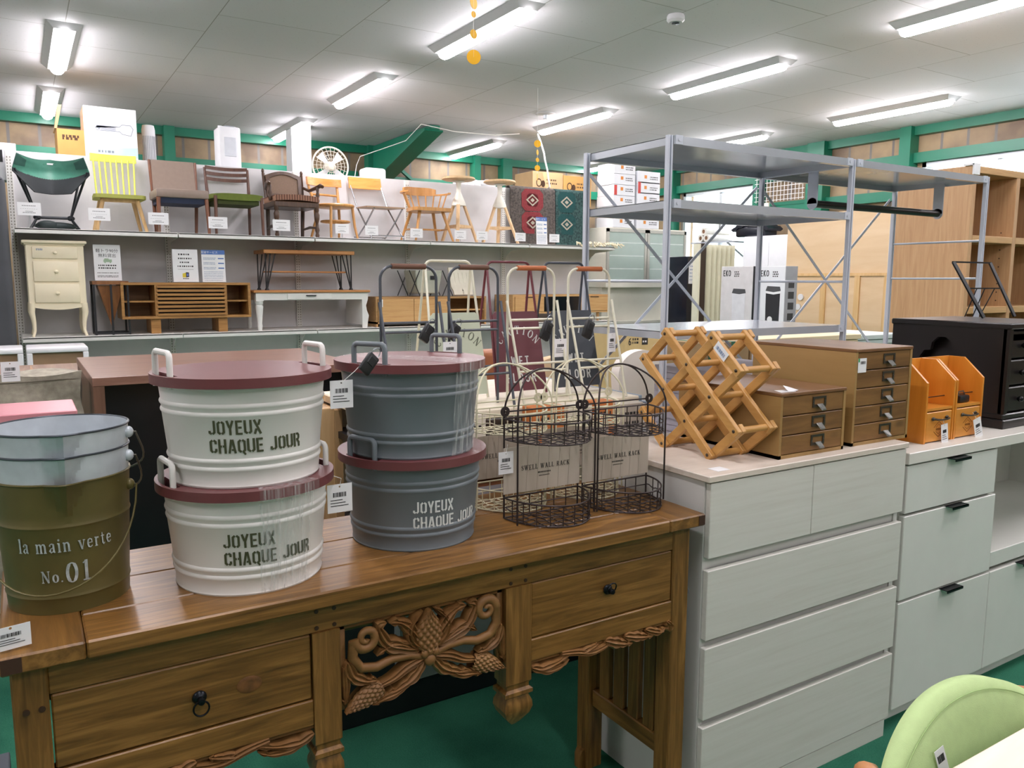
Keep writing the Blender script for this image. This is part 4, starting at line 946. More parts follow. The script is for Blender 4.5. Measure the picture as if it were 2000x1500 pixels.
# ================================================================ orange letter organisers
ORG = WOOD('orange_lacquered_pine', 'c87a24', 'd88a30', 'e39a40', axis='z', scale=6, rough=.3, stretch=8)
ORGX = WOOD('orange_lacquered_drawer', 'c07a2a', 'd08a35', 'dd9a48', axis='x', scale=6, rough=.35, stretch=8)
def organiser(x0, label):
    w = .155; x1 = x0+w; y0, y1 = 1.348, 1.47; z0 = .8452
    t = T('letter_organiser', label, 'desk organiser', (x0+w/2, (y0+y1)/2, z0))
    prof = [(y0, z0), (y1, z0), (y1, z0+.245), (y0+.065, z0+.245), (y0, z0+.185)]
    for a in (x0, x1-.009): B().prism(prof, 'x', a, a+.009).obj('side_panel', ORG, t, smooth=0)
    B().box(x0+.009, x1-.009, y1-.008, y1, z0, z0+.245).obj('back_panel', ORG, t)
    B().box(x0+.009, x1-.009, y0+.002, y1-.008, z0+.098, z0+.106).obj('shelf', ORGX, t)
    d = B().box(x0+.0105, x1-.0105, y0+.001, y1-.02, z0+.003, z0+.094, .002).obj('drawer', ORGX, t)
    h = B(); cx = x0+w/2; z = z0+.074
    h.tube([(cx-.036, y0-.004, z), (cx-.03, y0-.013, z-.001), (cx-.015, y0-.017, z-.002), (cx+.015, y0-.017, z-.002), (cx+.03, y0-.013, z-.001), (cx+.036, y0-.004, z)], [.004, .0032, .0026, .0026, .0032, .004], 8)
    for s in (-.036, .036): h.ell((cx+s, y0-.002, z), .008, .004, .006, 12, 8)
    h.obj('handle', M('aged_bronze', '4c463e', .35, .8), d)
    m = B(); fn = lambda u, v, q: (cx+u, y0+.0008-q, z0+.04+v)
    for s in (1, -1): m.plate(ribbon([(-.026, .006*s), (0, .024*s), (.026, .006*s)], .0018), [], 0, .0003, fn); m.plate(ribbon([(-.015, .006*s), (0, .015*s), (.015, .006*s)], .0012), [], 0, .0003, fn)
    for k in range(6): m.plate([(-.014+.005*k, -.003), (-.011+.005*k, -.003), (-.011+.005*k, .003), (-.014+.005*k, .003)], [], 0, .0003, fn)
    m.obj('emblem', M('dark_brand_mark', '7a4a16', .6), d, smooth=0)
    B().tube([(x0+.009, y0+.03, z0+.135), (x1-.009, y0+.03, z0+.135)], .0018, 6).obj('retaining_wire', M('dark_rod', '3b342c', .4, .6), t)
organiser(2.288, 'orange wooden letter organiser on the white counter, beside the tall drawer box')
organiser(2.447, 'orange wooden letter organiser beside the black chest, holding a black tag')
hang_tag((2.372, 1.336, .902), .03, .062, 'white price tag hanging on the organiser beside the tall drawer box', face=(-.1, -1), string=[(2.365, 1.338, .92)], rz=.15)
hang_tag((2.545, 1.332, .905), .036, .066, 'white price tag hanging on the organiser beside the black chest', face=(-.1, -1), string=[(2.525, 1.335, .925)], rz=.3)
t = T('security_tag', 'black security tag lying inside the right orange organiser', 'security tag', (2.53, 1.38, .952))
B().box(2.505, 2.56, 1.365, 1.395, .9512, .975, .006, 2).obj('case', BLK, t); B().tube([(2.515, 1.38, .974), (2.52, 1.38, .986), (2.545, 1.38, .986), (2.552, 1.38, .974)], .0022, 6).obj('loop', M('steel_wire', '8c9094', .3, .9), t)
# ================================================================ black chest with carved opening
BKC = M('black_lacquer', '1e1a1a', .28, var=.15, scale=6)
bc = T('black_chest', 'black lacquered small chest with a cloud-shaped opening in its side', 'chest', (2.95, 1.56, .845))
x0, x1, y0, y1, z0, z1 = 2.755, 3.15, 1.357, 1.77, .8452, 1.197
def ar(cx, cy, r, a0, a1, n): return [(cx+r*math.cos(math.radians(a0+(a1-a0)*i/n)), cy+r*math.sin(math.radians(a0+(a1-a0)*i/n))) for i in range(n+1)]
cloud = ar(1.625, 1.065, .03, -80, -240, 8)+ar(1.575, 1.105, .033, 190, -20, 10)[::1]+ar(1.525, 1.075, .03, 70, -90, 8)
cloud = [(1.655, 1.04), (1.66, 1.065), (1.645, 1.088), (1.622, 1.092), (1.618, 1.118), (1.598, 1.138), (1.57, 1.14), (1.548, 1.122), (1.542, 1.098), (1.522, 1.092), (1.508, 1.07), (1.512, 1.045), (1.53, 1.035), (1.585, 1.03), (1.63, 1.03)]
sd = B(); sd.plate([(y0+.01, z0+.03), (y1, z0+.03), (y1, z1-.02), (y0+.01, z1-.02)], [cloud], 0, .016, lambda u, v, q: (x0+q, u, v)); sd.obj('side_panel', BKC, bc, smooth=0)
c = B(); c.box(x1-.016, x1, y0+.01, y1, z0+.03, z1-.02); c.box(x0+.016, x1-.016, y1-.016, y1, z0+.03, z1-.02); c.box(x0+.05, x0+.06, y0+.02, y1-.02, z0+.03, z1-.03); c.obj('case', BKC, bc)
B().box(x0-.008, x1+.008, y0-.008, y1+.004, z1-.02, z1, .004).obj('top', BKC, bc)
pl = B(); pl.box(x0-.006, x1+.006, y0-.004, y1, z0, z0+.03, .003); pl.box(x0-.003, x1+.003, y0, y1, z0+.03, z0+.05, .004); pl.obj('plinth', BKC, bc)
B().box(x0, x0+.02, y0, y0+.02, z0+.05, z1-.02).obj('corner_post', BKC, bc)
for k in range(3):
    a = z0+.055+k*.09; d = B().box(x0+.022, x1-.018, y0+.002, y0+.05, a, a+.084, .004).obj('drawer', BKC, bc)
    q = B(); q.ell((x0+.085, y0-.008, a+.042), .01, .01, .01); q.cyl((x0+.085, y0+.002, a+.042), (x0+.085, y0-.008, a+.042), .005); q.obj('knob', M('black_knob', '0e0e10', .25, .3), d)
d = B().box(x0+.022, x1-.018, y0+.002, y0+.05, z1-.062, z1-.025, .004); d.obj('top_rail', BKC, bc)
# black metal easel stand
es = T('display_easel', 'black metal easel stand on top of the black chest', 'easel', (3.12, 1.65, 1.197))
b = B(); yb_ = 1.66
for a, c in (((2.98, yb_+.03, 1.405), (3.05, yb_-.06, 1.199)), ((3.235, yb_+.03, 1.405), (3.27, yb_-.06, 1.199))): B().bar(a, c, .016, .006, (0, -1, 0)).obj('leg', BLK, es)
B().bar((2.975, yb_+.03, 1.405), (3.24, yb_+.03, 1.405), .006, .006).obj('top_bar', BLK, es); B().bar((3.01, yb_-.013, 1.307), (3.26, yb_-.013, 1.307), .005, .005).obj('ledge', BLK, es)
for x in (3.075, 3.13, 3.2): B().tube([(x, yb_-.013, 1.307), (x+(-.01 if x > 3.15 else .01), yb_+.03, 1.199)], .002, 6).obj('rod', BLK, es)
g = B(); g.hexa([(3.1, 1.43, 1.1972), (3.16, 1.42, 1.1972), (3.165, 1.45, 1.1974), (3.11, 1.465, 1.2), (3.1, 1.43, 1.198), (3.16, 1.42, 1.198), (3.165, 1.45, 1.2), (3.11, 1.465, 1.212)])
tag(g.obj('price_card', PAPER), 'small white folded card lying on the black chest', 'price card')
# ================================================================ grey steel shelving with clothes rail
STL = M('grey_steel', 'c4cad4', .35, .15, var=.03); STLD = M('grey_steel_sheet', 'c2c7ce', .18, .4, var=.02)
sh = T('steel_shelving', 'grey steel shelving unit with cross braces and a clothes rail', 'shelving unit', (2.5, 2.0, 0))
PX, PY = (1.668, 2.532, 3.407), (1.82, 2.222)
for x in PX:
    for y in PY:
        b = B(); b.box(x-.009, x-.0025, y-.008, y+.008, 0.004, 1.758, .001); b.box(x+.0025, x+.009, y-.008, y+.008, .004, 1.758, .001); b.box(x-.0025, x+.0025, y+.002, y+.006, .004, 1.758)
        b.cyl((x, y, 0), (x, y, .004), .014); b.obj('post', STL, sh)
def steel_shelf(x0, x1, z):
    b = B(); y0, y1 = PY; a, c = x0+.0105, x1-.0105
    b.box(a, c, y0-.008, y1+.008, z-.002, z)
    for y in (y0-.01, y1+.008): b.box(a, c, y, y+.002, z-.023, z); b.box(a, c, y, y+(.02 if y < 2 else -.018), z-.025, z-.023)
    for x in (a, c-.002): b.box(x, x+.002, y0-.008, y1+.008, z-.024, z)
    s = b.obj('shelf', STLD, sh)
    for x in (a+.018, c-.018):
        q = B(); q.box(x-.014, x+.014, y0-.0125, y0-.009, z-.024, z+.002); q.cyl((x, y0-.0118, z-.011), (x, y0-.0145, z-.011), .005, n=10); q.obj('fixing', STL, s)
for z in (1.757, 1.572, 1.176, .75, .12): steel_shelf(PX[0], PX[1], z)
for z in (1.757, .12): steel_shelf(PX[1], PX[2], z)
for x in PX:
    for z in (1.5, 1.345, 1.0, .6) if x == PX[2] else (1.33, .95): B().tube([(x, PY[0], z), (x, PY[1], z)], .0045, 8).obj('side_rung', STL, sh)
for a, c in ((PX[0], PX[1]), (PX[1], PX[2])):
    B().bar((a+.01, PY[1]+.012, 1.70), (c-.01, PY[1]+.012, .97), .003, .011).obj('cross_brace', STL, sh); B().bar((a+.01, PY[1]+.016, .97), (c-.01, PY[1]+.016, 1.70), .003, .011).obj('cross_brace', STL, sh)
rl = B(); rl.cyl((2.56, 2.0, 1.62), (3.375, 2.0, 1.62), .014, n=18); rl.obj('clothes_rail', M('dark_rail', '3f3a38', .3, .7), sh)
for x in (2.556, 3.378):
    b = B(); b.box(x-.002, x+.002, 1.978, 2.022, 1.62, 1.745); b.cyl((x-.002, 2.0, 1.62), (x+.002, 2.0, 1.62), .022, n=20); b.obj('rail_bracket', STL, sh)
# ================================================================ green chair and pale table in the corner
GF = M('pale_green_felt', 'b9d193', .85, var=.04, scale=60, bump=.15); CHW = WOOD('cherry_arm', 'a0673c', 'b57a4a', 'c58b5a', axis='x', scale=6, rough=.35)
gc = T('armchair', 'pale green upholstered chair with rounded wooden arm ends', 'chair', (1.145, .4, 0))
GX = 1.155
def gback(u, v):
    k = 2*u-1; zt = .731-.066*abs(k)**2.2; z = .5+(zt-.5)*v
    return (GX+.2*k*(.86+.14*v), .565-.03*k*k+.05*v, z)
b = B(); b.slab(gback, 40, 16, lambda u, v: .05*(1-.55*abs(2*v-1)**5)*(1-.5*abs(2*u-1)**6)); b.obj('backrest', GF, gc, smooth=70)
B().tube([Vector(gback(i/30, .955))+Vector((0, -.0205, 0)) for i in range(1, 30)], .0008, 5).obj('seam', M('green_seam', '9db878', .8), gc)
for u, s in ((0, -1), (1, 1)):
    p = Vector(gback(u, .95)); b = B()
    b.tube([p+Vector((-s*.02, .03, -.004)), p+Vector((s*.002, .028, .0)), p+Vector((s*.012, .01, .001)), p+Vector((s*.016, -.04, -.02)), p+Vector((s*.016, -.16, -.06))], [.008, .016, .019, .016, .014], 14); b.obj('arm', CHW, gc, smooth=70)
    B().cyl((p.x+s*.016, .41, 0), (p.x+s*.016, .41, .63), .014, .017).obj('arm_post', CHW, gc)
b = B(); b.box(GX-.19, GX+.19, .2, .59, .42, .48, .025, 3); b.obj('seat', GF, gc, smooth=60)
for sx, sy in ((-1, .23), (1, .23), (1, .56), (-1, .56)): B().cyl((GX+sx*.17, sy, 0), (GX+sx*.16, sy, .425), .012, .018).obj('leg', CHW, gc)
def stk(u, v, q):
    c = Vector(gback(.25, .7)); return (c.x+u*.97-v*.2, c.y-.028-q+.22*v, c.z+.012+v+u*.2)
g = B(); g.plate([(-.011, -.03), (.011, -.03), (.011, .018), (-.011, .018)], [], 0, .0006, stk); gs = g.obj('sticker', PAPER, gc)
g = B(); bars(g, lambda u, v, q: stk(u, v, q+.0008), .016, 0, .01, 9, 5, .0002); g.obj('barcode', PRINT, gs, smooth=0)
MAP = WOOD('pale_maple', 'e8d3ba', 'edd9c2', 'f1dfca', axis='x', scale=6, rough=.3)
tb = T('dining_table', 'pale wooden table corner at the bottom right edge', 'table', (1.6, .1, 0))
B().box(.955, 2.3, -.35, .505, .69, .72, .004).obj('tabletop', MAP, tb)
for x, y in ((1.0, -.3), (2.25, -.3), (2.25, .46), (1.33, .46)): B().box(x-.03, x+.03, y-.03, y+.03, 0, .69, .003).obj('leg', MAP, tb)
# ================================================================ white gondola shelving along the back
GW = M('gondola_white', 'dcdbd6', .45, var=.02); GWB = M('gondola_back_panel', 'd0cfd0', .5, var=.02)
SLOT = M('slot_shadow', '8e8b80', .6)
UZ, LZ, GYB, GYF = 1.726, .861, 8.0, 7.41
go = T('gondola_shelving', 'long white shop shelving with the row of chairs on its upper shelf', 'shelving', (3.0, 7.8, 0))
for k in range(5):
    B().box(k*1.2+.012, k*1.2+1.188, GYB, GYB+.03, .1, 2.39, .002).obj('back_panel', GWB, go)
    for z, n in ((UZ, 'shelf'), (LZ, 'shelf')):
        s = B(); s.box(k*1.2+.004, k*1.2+1.196, GYF, GYB, z-.012, z, .001); s.box(k*1.2+.004, k*1.2+1.196, GYF, GYF+.012, z-.04, z, .003); s.obj(n, GW, go)
    B().box(k*1.2+.004, k*1.2+1.196, GYF-.05, GYB, .02, .14, .004).obj('base_shelf', GW, go)
    B().box(k*1.2+.012, k*1.2+1.188, GYB+.03, 8.56, 2.22, 2.24).obj('rear_shelf', GW, go)
for k in range(6):
    x = k*1.2; b = B(); b.box(x-.024, x+.024, GYB-.03, GYB+.03, 0, 2.385, .002); up = b.obj('upright', GW, go)
    sl = B()
    for i in range(86):
        z = .2+i*.025
        for s in (-.011, .011): sl.plate([(x+s-.004, z), (x+s+.004, z), (x+s+.004, z+.013), (x+s-.004, z+.013)], [], 0, .0008, lambda u, v, q: (u, GYB-.0302-q, v))
    sl.obj('slots', SLOT, up, smooth=0)
    for z in (UZ, LZ):
        q = B(); q.prism([(GYF+.03, z-.014), (GYB-.03, z-.014), (GYB-.03, z-.17), (GYB-.07, z-.165), (GYB-.12, z-.11), (GYB-.2, z-.065), (GYF+.05, z-.042)], 'x', x-.003, x+.003)
        q.obj('bracket', GW, go)
# ---------------------------------------------------------------- price cards along the upper shelf
ACR = GLASS('clear_acrylic', (.92, .94, .95), .05, .15)
def shelf_card(px, wid=.15, hgt=.1, y=None, label='', z=UZ, up=.05):
    y = y or GYF+.04; t = T('price_card', label, 'price card', (px, y, z), 0, 'price cards along the upper shelf')
    st = B(); st.box(px-.03, px+.03, y-.012, y+.02, z, z+.006); st.box(px-.006, px+.006, y-.001, y+.002, z+.006, z+up+.02); st.obj('stand', ACR, t)
    c = B().box(px-wid/2, px+wid/2, y-.004, y-.0025, z+up, z+up+hgt).obj('card', PAPER, t)
    g = B(); fn = lambda u, v, q: (px+u, y-.0042-q, z+up+v)
    for a, b, v, h in ((-.3, .3, .72, .05), (-.38, .38, .5, .012), (-.16, .16, .3, .04), (-.28, .28, .18, .05)):
        n = 8
        for k in range(n): g.plate([((a+(b-a)*k/n)*wid, v*hgt), ((a+(b-a)*(k+.6)/n)*wid, v*hgt), ((a+(b-a)*(k+.6)/n)*wid, (v+h)*hgt), ((a+(b-a)*k/n)*wid, (v+h)*hgt)], [], 0, .0004, fn)
    g.obj('printing', PRINT, c, smooth=0)
    return t
for px, up, l in ((.115, .07, 'in front of the green camping chair'), (.607, .05, 'in front of the yellow-green spindle chair'), (1.055, .035, 'in front of the taupe upholstered chair'), (1.54, .02, 'in front of the green-seated ladder-back chair'),
                  (2.1, .02, 'in front of the dark caned armchair'), (2.68, .015, 'in front of the bentwood chair'), (2.98, .01, 'in front of the folding chair'), (3.46, .0, 'in front of the low-backed spindle armchair'),
                  (3.96, .0, 'in front of the left bar stool'), (4.22, .0, 'in front of the right bar stool'), (4.7, .0, 'in front of the grey and red rug'), (5.15, .0, 'in front of the dark teal rug')):
    shelf_card(px, .16 if px < 2.3 else .135, .1 if px < 2.3 else .09, label='white price card standing '+l, up=up+.03)
# ---------------------------------------------------------------- chairs; built facing -y, origin on the shelf under the seat centre
FY = 7.69
def place(t): return t
# 1 green camping chair
CGR = M('camp_green_ripstop', '3c7562', .55, var=.08, scale=20); CBK = M('camp_black_mesh', '11171a', .8, var=.1); TB = M('black_tube', '23272b', .4, .4)
ch = T('camping_chair', 'green and black fabric camping chair on a black tube frame', 'chair', (.29, FY, UZ))
def cw(h): return .13+(.272-.13)*min(1, max(0, (h-.29)/.16))-.04*max(0, (h-.46)/.13)
def camp(h, x):                     # hammock surface: h height above the shelf, x -1..1
    k = abs(x); return (.29+cw(h)*x, FY-.12+.24*(1-k*k)*(.35+.65*min(1, (h-.28)/.2))-.05*k+.05*(h-.3), UZ+h-.012*math.sin(PI*k)*(1 if h > .55 else 0))
edge = lambda x: .475-.055*(1-abs(x)**2.2)
B().slab(lambda u, v: camp(edge(2*u-1)-.004+(.592-edge(2*u-1))*v, 2*u-1), 30, 10, .006).obj('backrest', CGR, ch, smooth=60)
B().slab(lambda u, v: camp(.29+(edge(2*u-1)-.29)*v, 2*u-1), 30, 8, .006).obj('seat', CBK, ch, smooth=60)
for s in (-1, 1):   # corner pockets and the maker's small white label strip
    b = B(); b.slab(lambda u, v: (lambda p: (p[0], p[1]-.007, p[2]))(camp(.5+.085*v*(1-.25*u), s*(1-.3*u))), 6, 6, .003); b.obj('corner_pocket', M('camp_dark_green', '234f44', .6), ch, smooth=60)
b = B(); b.plate([(-.03, 0), (.035, 0), (.035, .012), (-.03, .012)], [], 0, .001, lambda u, v, q: (.3+u, camp(.545, .03)[1]-.006-q, UZ+.545+v)); b.obj('label', PAPER, ch)
b = B(); b.tube([(.29-.12, FY-.05, UZ+.1), (.29+.12, FY-.05, UZ+.1)], .012, 8); b.obj('hub_bar', TB, ch)
for s in (-1, 1):
    for p, q in (((.12, -.05, .1), (.255, -.14, .47)), ((.12, -.05, .1), (.2, .06, .4)), ((.12, -.05, .1), (.17, -.2, .0)), ((.12, -.05, .1), (.18, .12, .0))):
        B().tube([(.29+s*p[0], FY+p[1], UZ+p[2]), (.29+s*q[0], FY+q[1], UZ+q[2]+.002)], .0095, 8).obj('leg', TB, ch)
b = B(); b.ell((.3, FY-.02, UZ+.035), .16, .06, .034, 16, 10); b.ell((.24, FY-.05, UZ+.04), .08, .05, .038); b.obj('carry_bag', M('black_bag', '1d2a2a', .7), ch, smooth=60)
for s in (-1, 1): B().ell((.29+s*.12, FY-.05, UZ+.1), .03, .022, .022, 12, 8).obj('joint', TB, ch)
# 2 yellow-green spindle chair
LIME = M('lime_paint', 'cfd45c', .35, var=.04); LIMES = M('lime_cushion', 'a4a652', .8, var=.05); BEE = WOOD('pale_beech', 'bf9a66', 'cca874', 'd8b684', axis='z', scale=5, rough=.45)
ch = T('spindle_chair', 'yellow-green spindle-backed chair with pale wooden legs', 'chair', (.79, FY, UZ)); X0, Y0 = .78, FY
b = B(); b.plate([(x, y) for x, y in ar(-.13, -.13, .07, 180, 270, 5)+ar(.13, -.13, .07, 270, 360, 5)+ar(.12, .13, .07, 0, 90, 5)+ar(-.12, .13, .07, 90, 180, 5)], [], .275, .305, lambda u, v, q: (X0+u, Y0+v, UZ+q)); b.obj('seat', LIMES, ch)
for sx, sy in ((-1, -1), (1, -1), (-1, 1), (1, 1)): B().tube([(X0+sx*.13, Y0+sy*.12, UZ+.275), (X0+sx*.19, Y0+sy*.18, UZ)], [.019, .013], 10).obj('leg', BEE, ch)
B().box(X0-.14, X0+.14, Y0-.125, Y0-.11, UZ+.245, UZ+.275).obj('apron', BEE, ch)
for i in range(8):
    u = i/7*2-1; B().tube([(X0+u*.15, Y0+.15, UZ+.3), (X0+u*.16, Y0+.24-.03*u*u, UZ+.64)], .0075, 8).obj('spindle', LIME, ch)
b = B(); b.slab(lambda u, v: (X0-.18+.36*u, Y0+.245-.035*(2*u-1)**2, UZ+.615+.065*v+.02*(2*u-1)**2*.0), 16, 5, .02); b.obj('top_rail', LIME, ch)
# 3 taupe upholstered chair
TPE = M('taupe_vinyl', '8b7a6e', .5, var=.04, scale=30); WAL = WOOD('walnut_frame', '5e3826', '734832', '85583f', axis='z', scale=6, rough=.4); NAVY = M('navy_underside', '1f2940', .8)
ch = T('dining_chair', 'taupe upholstered dining chair with brown wooden frame and padded back', 'chair', (1.26, FY, UZ)); X0 = 1.265
for sx in (-1, 1):
    B().tube([(X0+sx*.195, FY-.2, UZ+.30), (X0+sx*.205, FY-.215, UZ)], [.018, .013], 10).obj('leg', WAL, ch)
    B().tube([(X0+sx*.17, FY+.2, UZ), (X0+sx*.18, FY+.18, UZ+.3), (X0+sx*.195, FY+.25, UZ+.665)], [.013, .017, .012], 10).obj('rear_post', WAL, ch)
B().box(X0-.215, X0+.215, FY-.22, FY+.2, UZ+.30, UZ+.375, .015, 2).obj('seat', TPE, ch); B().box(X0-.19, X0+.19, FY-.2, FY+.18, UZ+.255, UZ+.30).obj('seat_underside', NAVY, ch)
b = B(); b.slab(lambda u, v: (X0-.182+.364*u, FY+.2+.06*v-.02*(2*u-1)**2+.01, UZ+.395+.27*v), 14, 8, lambda u, v: .034*(1-.5*abs(2*u-1)**6)); b.obj('backrest', TPE, ch)
# 4 green ladder-back chair
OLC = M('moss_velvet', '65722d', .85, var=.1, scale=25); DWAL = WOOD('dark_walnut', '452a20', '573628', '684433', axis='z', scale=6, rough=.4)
ch = T('ladder_back_chair', 'dark wooden ladder-back chair with a moss green seat', 'chair', (1.74, FY, UZ)); X0 = 1.735
for sx in (-1, 1):
    B().tube([(X0+sx*.2, FY-.21, UZ+.34), (X0+sx*.205, FY-.215, UZ)], [.016, .012], 10).obj('leg', DWAL, ch)
    B().tube([(X0+sx*.185, FY+.2, UZ), (X0+sx*.185, FY+.18, UZ+.33), (X0+sx*.195, FY+.25, UZ+.635)], [.012, .016, .011], 10).obj('rear_post', DWAL, ch)
b = B(); b.slab(lambda u, v: (X0-.21+.42*u, FY-.22+.42*v, UZ+.335+.012*math.sin(PI*v)-.0*u), 12, 10, lambda u, v: .06*(1-.35*abs(2*u-1)**4)); b.obj('seat', OLC, ch)
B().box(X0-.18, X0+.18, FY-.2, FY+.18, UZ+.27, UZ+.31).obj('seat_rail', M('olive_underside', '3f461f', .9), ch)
for k in range(3):
    z = UZ+.51+k*.052; yy = FY+.222+k*.012; b = B(); b.slab(lambda u, v: (X0-.19+.38*u, yy-.02*(2*u-1)**2+.012, z+.03*v+.008*(2*u-1)**2), 14, 4, .012); b.obj('slat', DWAL, ch)
# 5 dark caned armchair
CANE = M('woven_cane', '6c5745', .7, var=.25, scale=260); STR = None
def stripe_mat():
    m, nt, bb = newmat('striped_upholstery'); N = nt.nodes; L = nt.links; tc = N.new('ShaderNodeTexCoord'); sp = N.new('ShaderNodeSeparateXYZ'); L.new(tc.outputs['Object'], sp.inputs[0])
    md = N.new('ShaderNodeMath'); md.operation = 'FLOORED_MODULO'; md.inputs[1].default_value = .024; L.new(sp.outputs['X'], md.inputs[0])
    r = N.new('ShaderNodeValToRGB'); r.color_ramp.interpolation = 'CONSTANT'; e = r.color_ramp.elements; e[0].position = 0; e[0].color = (*lin('6b4536'), 1); e[1].position = .4; e[1].color = (*lin('97715a'), 1); k = e.new(.75); k.color = (*lin('543a2c'), 1)
    dv = N.new('ShaderNodeMath'); dv.operation = 'DIVIDE'; dv.inputs[1].default_value = .024; L.new(md.outputs[0], dv.inputs[0]); L.new(dv.outputs[0], r.inputs['Fac']); L.new(r.outputs['Color'], bb.inputs['Base Color']); bb.inputs['Roughness'].default_value = .85
    return m
MAH = WOOD('dark_mahogany', '35211a', '46301f', '553a29', axis='z', scale=6, rough=.35)
ch = T('caned_armchair', 'dark carved wooden armchair with cane back and striped seat', 'armchair', (2.26, FY, UZ)); X0 = 2.26
turn = [(.016, 0), (.02, .02), (.014, .04), (.022, .07), (.015, .1), (.013, .13), (.023, .17), (.026, .21), (.016, .235), (.021, .25), (.021, .30)]
for sx in (-1, 1):
    b = B(); b.lathe(turn, 14, (X0+sx*.19, FY-.2, UZ)); b.obj('leg', MAH, ch)
    B().tube([(X0+sx*.165, FY+.19, UZ), (X0+sx*.17, FY+.17, UZ+.3), (X0+sx*.185, FY+.24, UZ+.62)], [.017, .021, .015], 8).obj('rear_post', MAH, ch)
    B().ell((X0+sx*.187, FY+.242, UZ+.64), .014, .014, .024).obj('finial', MAH, ch)
    b = B(); b.lathe([(.012, 0), (.018, .02), (.011, .04), (.02, .07), (.012, .1), (.016, .12), (.012, .145)], 12, (X0+sx*.225, FY-.13, UZ+.33)); b.obj('arm_support', MAH, ch)
    B().tube([(X0+sx*.18, FY+.2, UZ+.5), (X0+sx*.21, FY+.08, UZ+.46), (X0+sx*.235, FY-.05, UZ+.475), (X0+sx*.25, FY-.15, UZ+.49), (X0+sx*.25, FY-.2, UZ+.475)], [.013, .015, .018, .02, .016], 10).obj('armrest', MAH, ch)
    B().tube([(X0+sx*.19, FY-.2, UZ+.09), (X0+sx*.185, FY, UZ+.105), (X0+sx*.17, FY+.19, UZ+.09)], [.01, .014, .01], 8).obj('stretcher', MAH, ch)
B().box(X0-.21, X0+.21, FY-.22, FY+.18, UZ+.27, UZ+.325, .008).obj('seat_frame', MAH, ch)
b = B(); b.slab(lambda u, v: (X0-.205+.41*u, FY-.225+.4*v, UZ+.35+.012*math.sin(PI*u)), 12, 8, .05); b.obj('seat', stripe_mat(), ch)
bo = [(-.17, .4), (.17, .4), (.172, .58)]+[(.172-.344*i/14, .6+.045*math.sin(PI*i/14)) for i in range(15)]+[(-.172, .58)]
bi = [(-.135, .425), (.135, .425), (.137, .565)]+[(.137-.274*i/14, .575+.04*math.sin(PI*i/14)) for i in range(15)]+[(-.137, .565)]
fnb = lambda u, v, q: (X0+u, FY+.165+(v-.3)*.22-q, UZ+v)
b = B(); b.plate(bo, [bi[::-1]], 0, .022, fnb); b.obj('back_frame', MAH, ch); b = B(); b.plate(bi, [], .007, .012, fnb); b.obj('cane_panel', CANE, ch, smooth=0)
# 6 bentwood chair (turned a little)
BNT = WOOD('bentwood_beech', 'a8763f', 'bd8a4e', 'cc9c60', axis='z', scale=6, rough=.35); BNTO = WOOD('bentwood_rail', 'c07c38', 'd28f48', 'dca05c', axis='x', scale=6, rough=.3)
ch = T('bentwood_chair', 'honey bentwood chair with a round seat and a ring between its legs', 'chair', (2.7, FY, UZ), .22, world=False)
b = B(); b.lathe([(0, .30), (.165, .30), (.185, .31), (.188, .325), (.175, .335), (0, .33)], 36); b.obj('seat', BNT, ch)
for sx, sy in ((-1, -1), (1, -1), (-1, 1), (1, 1)):
    if sy < 0: B().tube([(sx*.12, sy*.12, .305), (sx*.135, sy*.135, .12), (sx*.15, sy*.16, 0)], [.014, .013, .011], 10).obj('leg', BNT, ch)
    else: B().tube([(sx*.16, .2, 0), (sx*.135, .14, .18), (sx*.135, .15, .34), (sx*.16, .21, .5), (sx*.165, .23, .56)], [.011, .014, .015, .013, .012], 10).obj('rear_post', BNT, ch)
b = B(); b.tube([(.135*math.cos(a), .135*math.sin(a), .17) for a in [2*PI*i/32 for i in range(32)]], .011, 8, closed=True); b.obj('leg_ring', BNT, ch)
b = B(); b.slab(lambda u, v: (-.195+.39*u, .235-.05*(2*u-1)**2+.008*v, .53+.075*v), 16, 5, .018); b.obj('top_rail', BNTO, ch)
B().tube([(-.15, .19, .44), (0, .215, .445), (.15, .19, .44)], .011, 8).obj('back_rail', BNT, ch)
# 7 folding chair
CHR = M('chromed_tube', 'a9adb2', .25, .9); FOW = WOOD('orange_ply', 'c8823c', 'd8944c', 'e0a25e', axis='x', scale=6, rough=.35)
ch = T('folding_chair', 'folding chair with chrome tube legs and an orange plywood back', 'chair', (3.12, FY, UZ)); X0 = 3.13
for s in (-1, 1):
    B().tube([(X0+s*.165-.03, FY+.26, UZ+.63), (X0+s*.165+.01, FY+.12, UZ+.33), (X0+s*.17+.04, FY-.2, UZ+.008)], .008, 8).obj('leg', CHR, ch)
    B().tube([(X0+s*.15+.06, FY-.17, UZ+.31), (X0+s*.15+.03, FY, UZ+.15), (X0+s*.155+.01, FY+.22, UZ+.008)], .008, 8).obj('rear_leg', CHR, ch)
for y, dx in ((-.2, .04), (.22, .01)): B().tube([(X0-.17+dx, FY+y, UZ+.04), (X0+.17+dx, FY+y, UZ+.04)], .006, 8).obj('foot_bar', CHR, ch)
b = B(); b.plate([(-.17, -.19), (.23, -.19), (.2, .14), (-.16, .14)], [], 0, .014, lambda u, v, q: (X0+u, FY+v, UZ+.312+q+.03*(v+.19))); b.obj('seat', M('brown_ply_seat', 'a88a6e', .45), ch)
b = B(); b.slab(lambda u, v: (X0-.2+.35*u, FY+.235-.02*(2*u-1)**2+.03*v, UZ+.53+.115*v), 12, 5, .012); b.obj('backrest', FOW, ch)
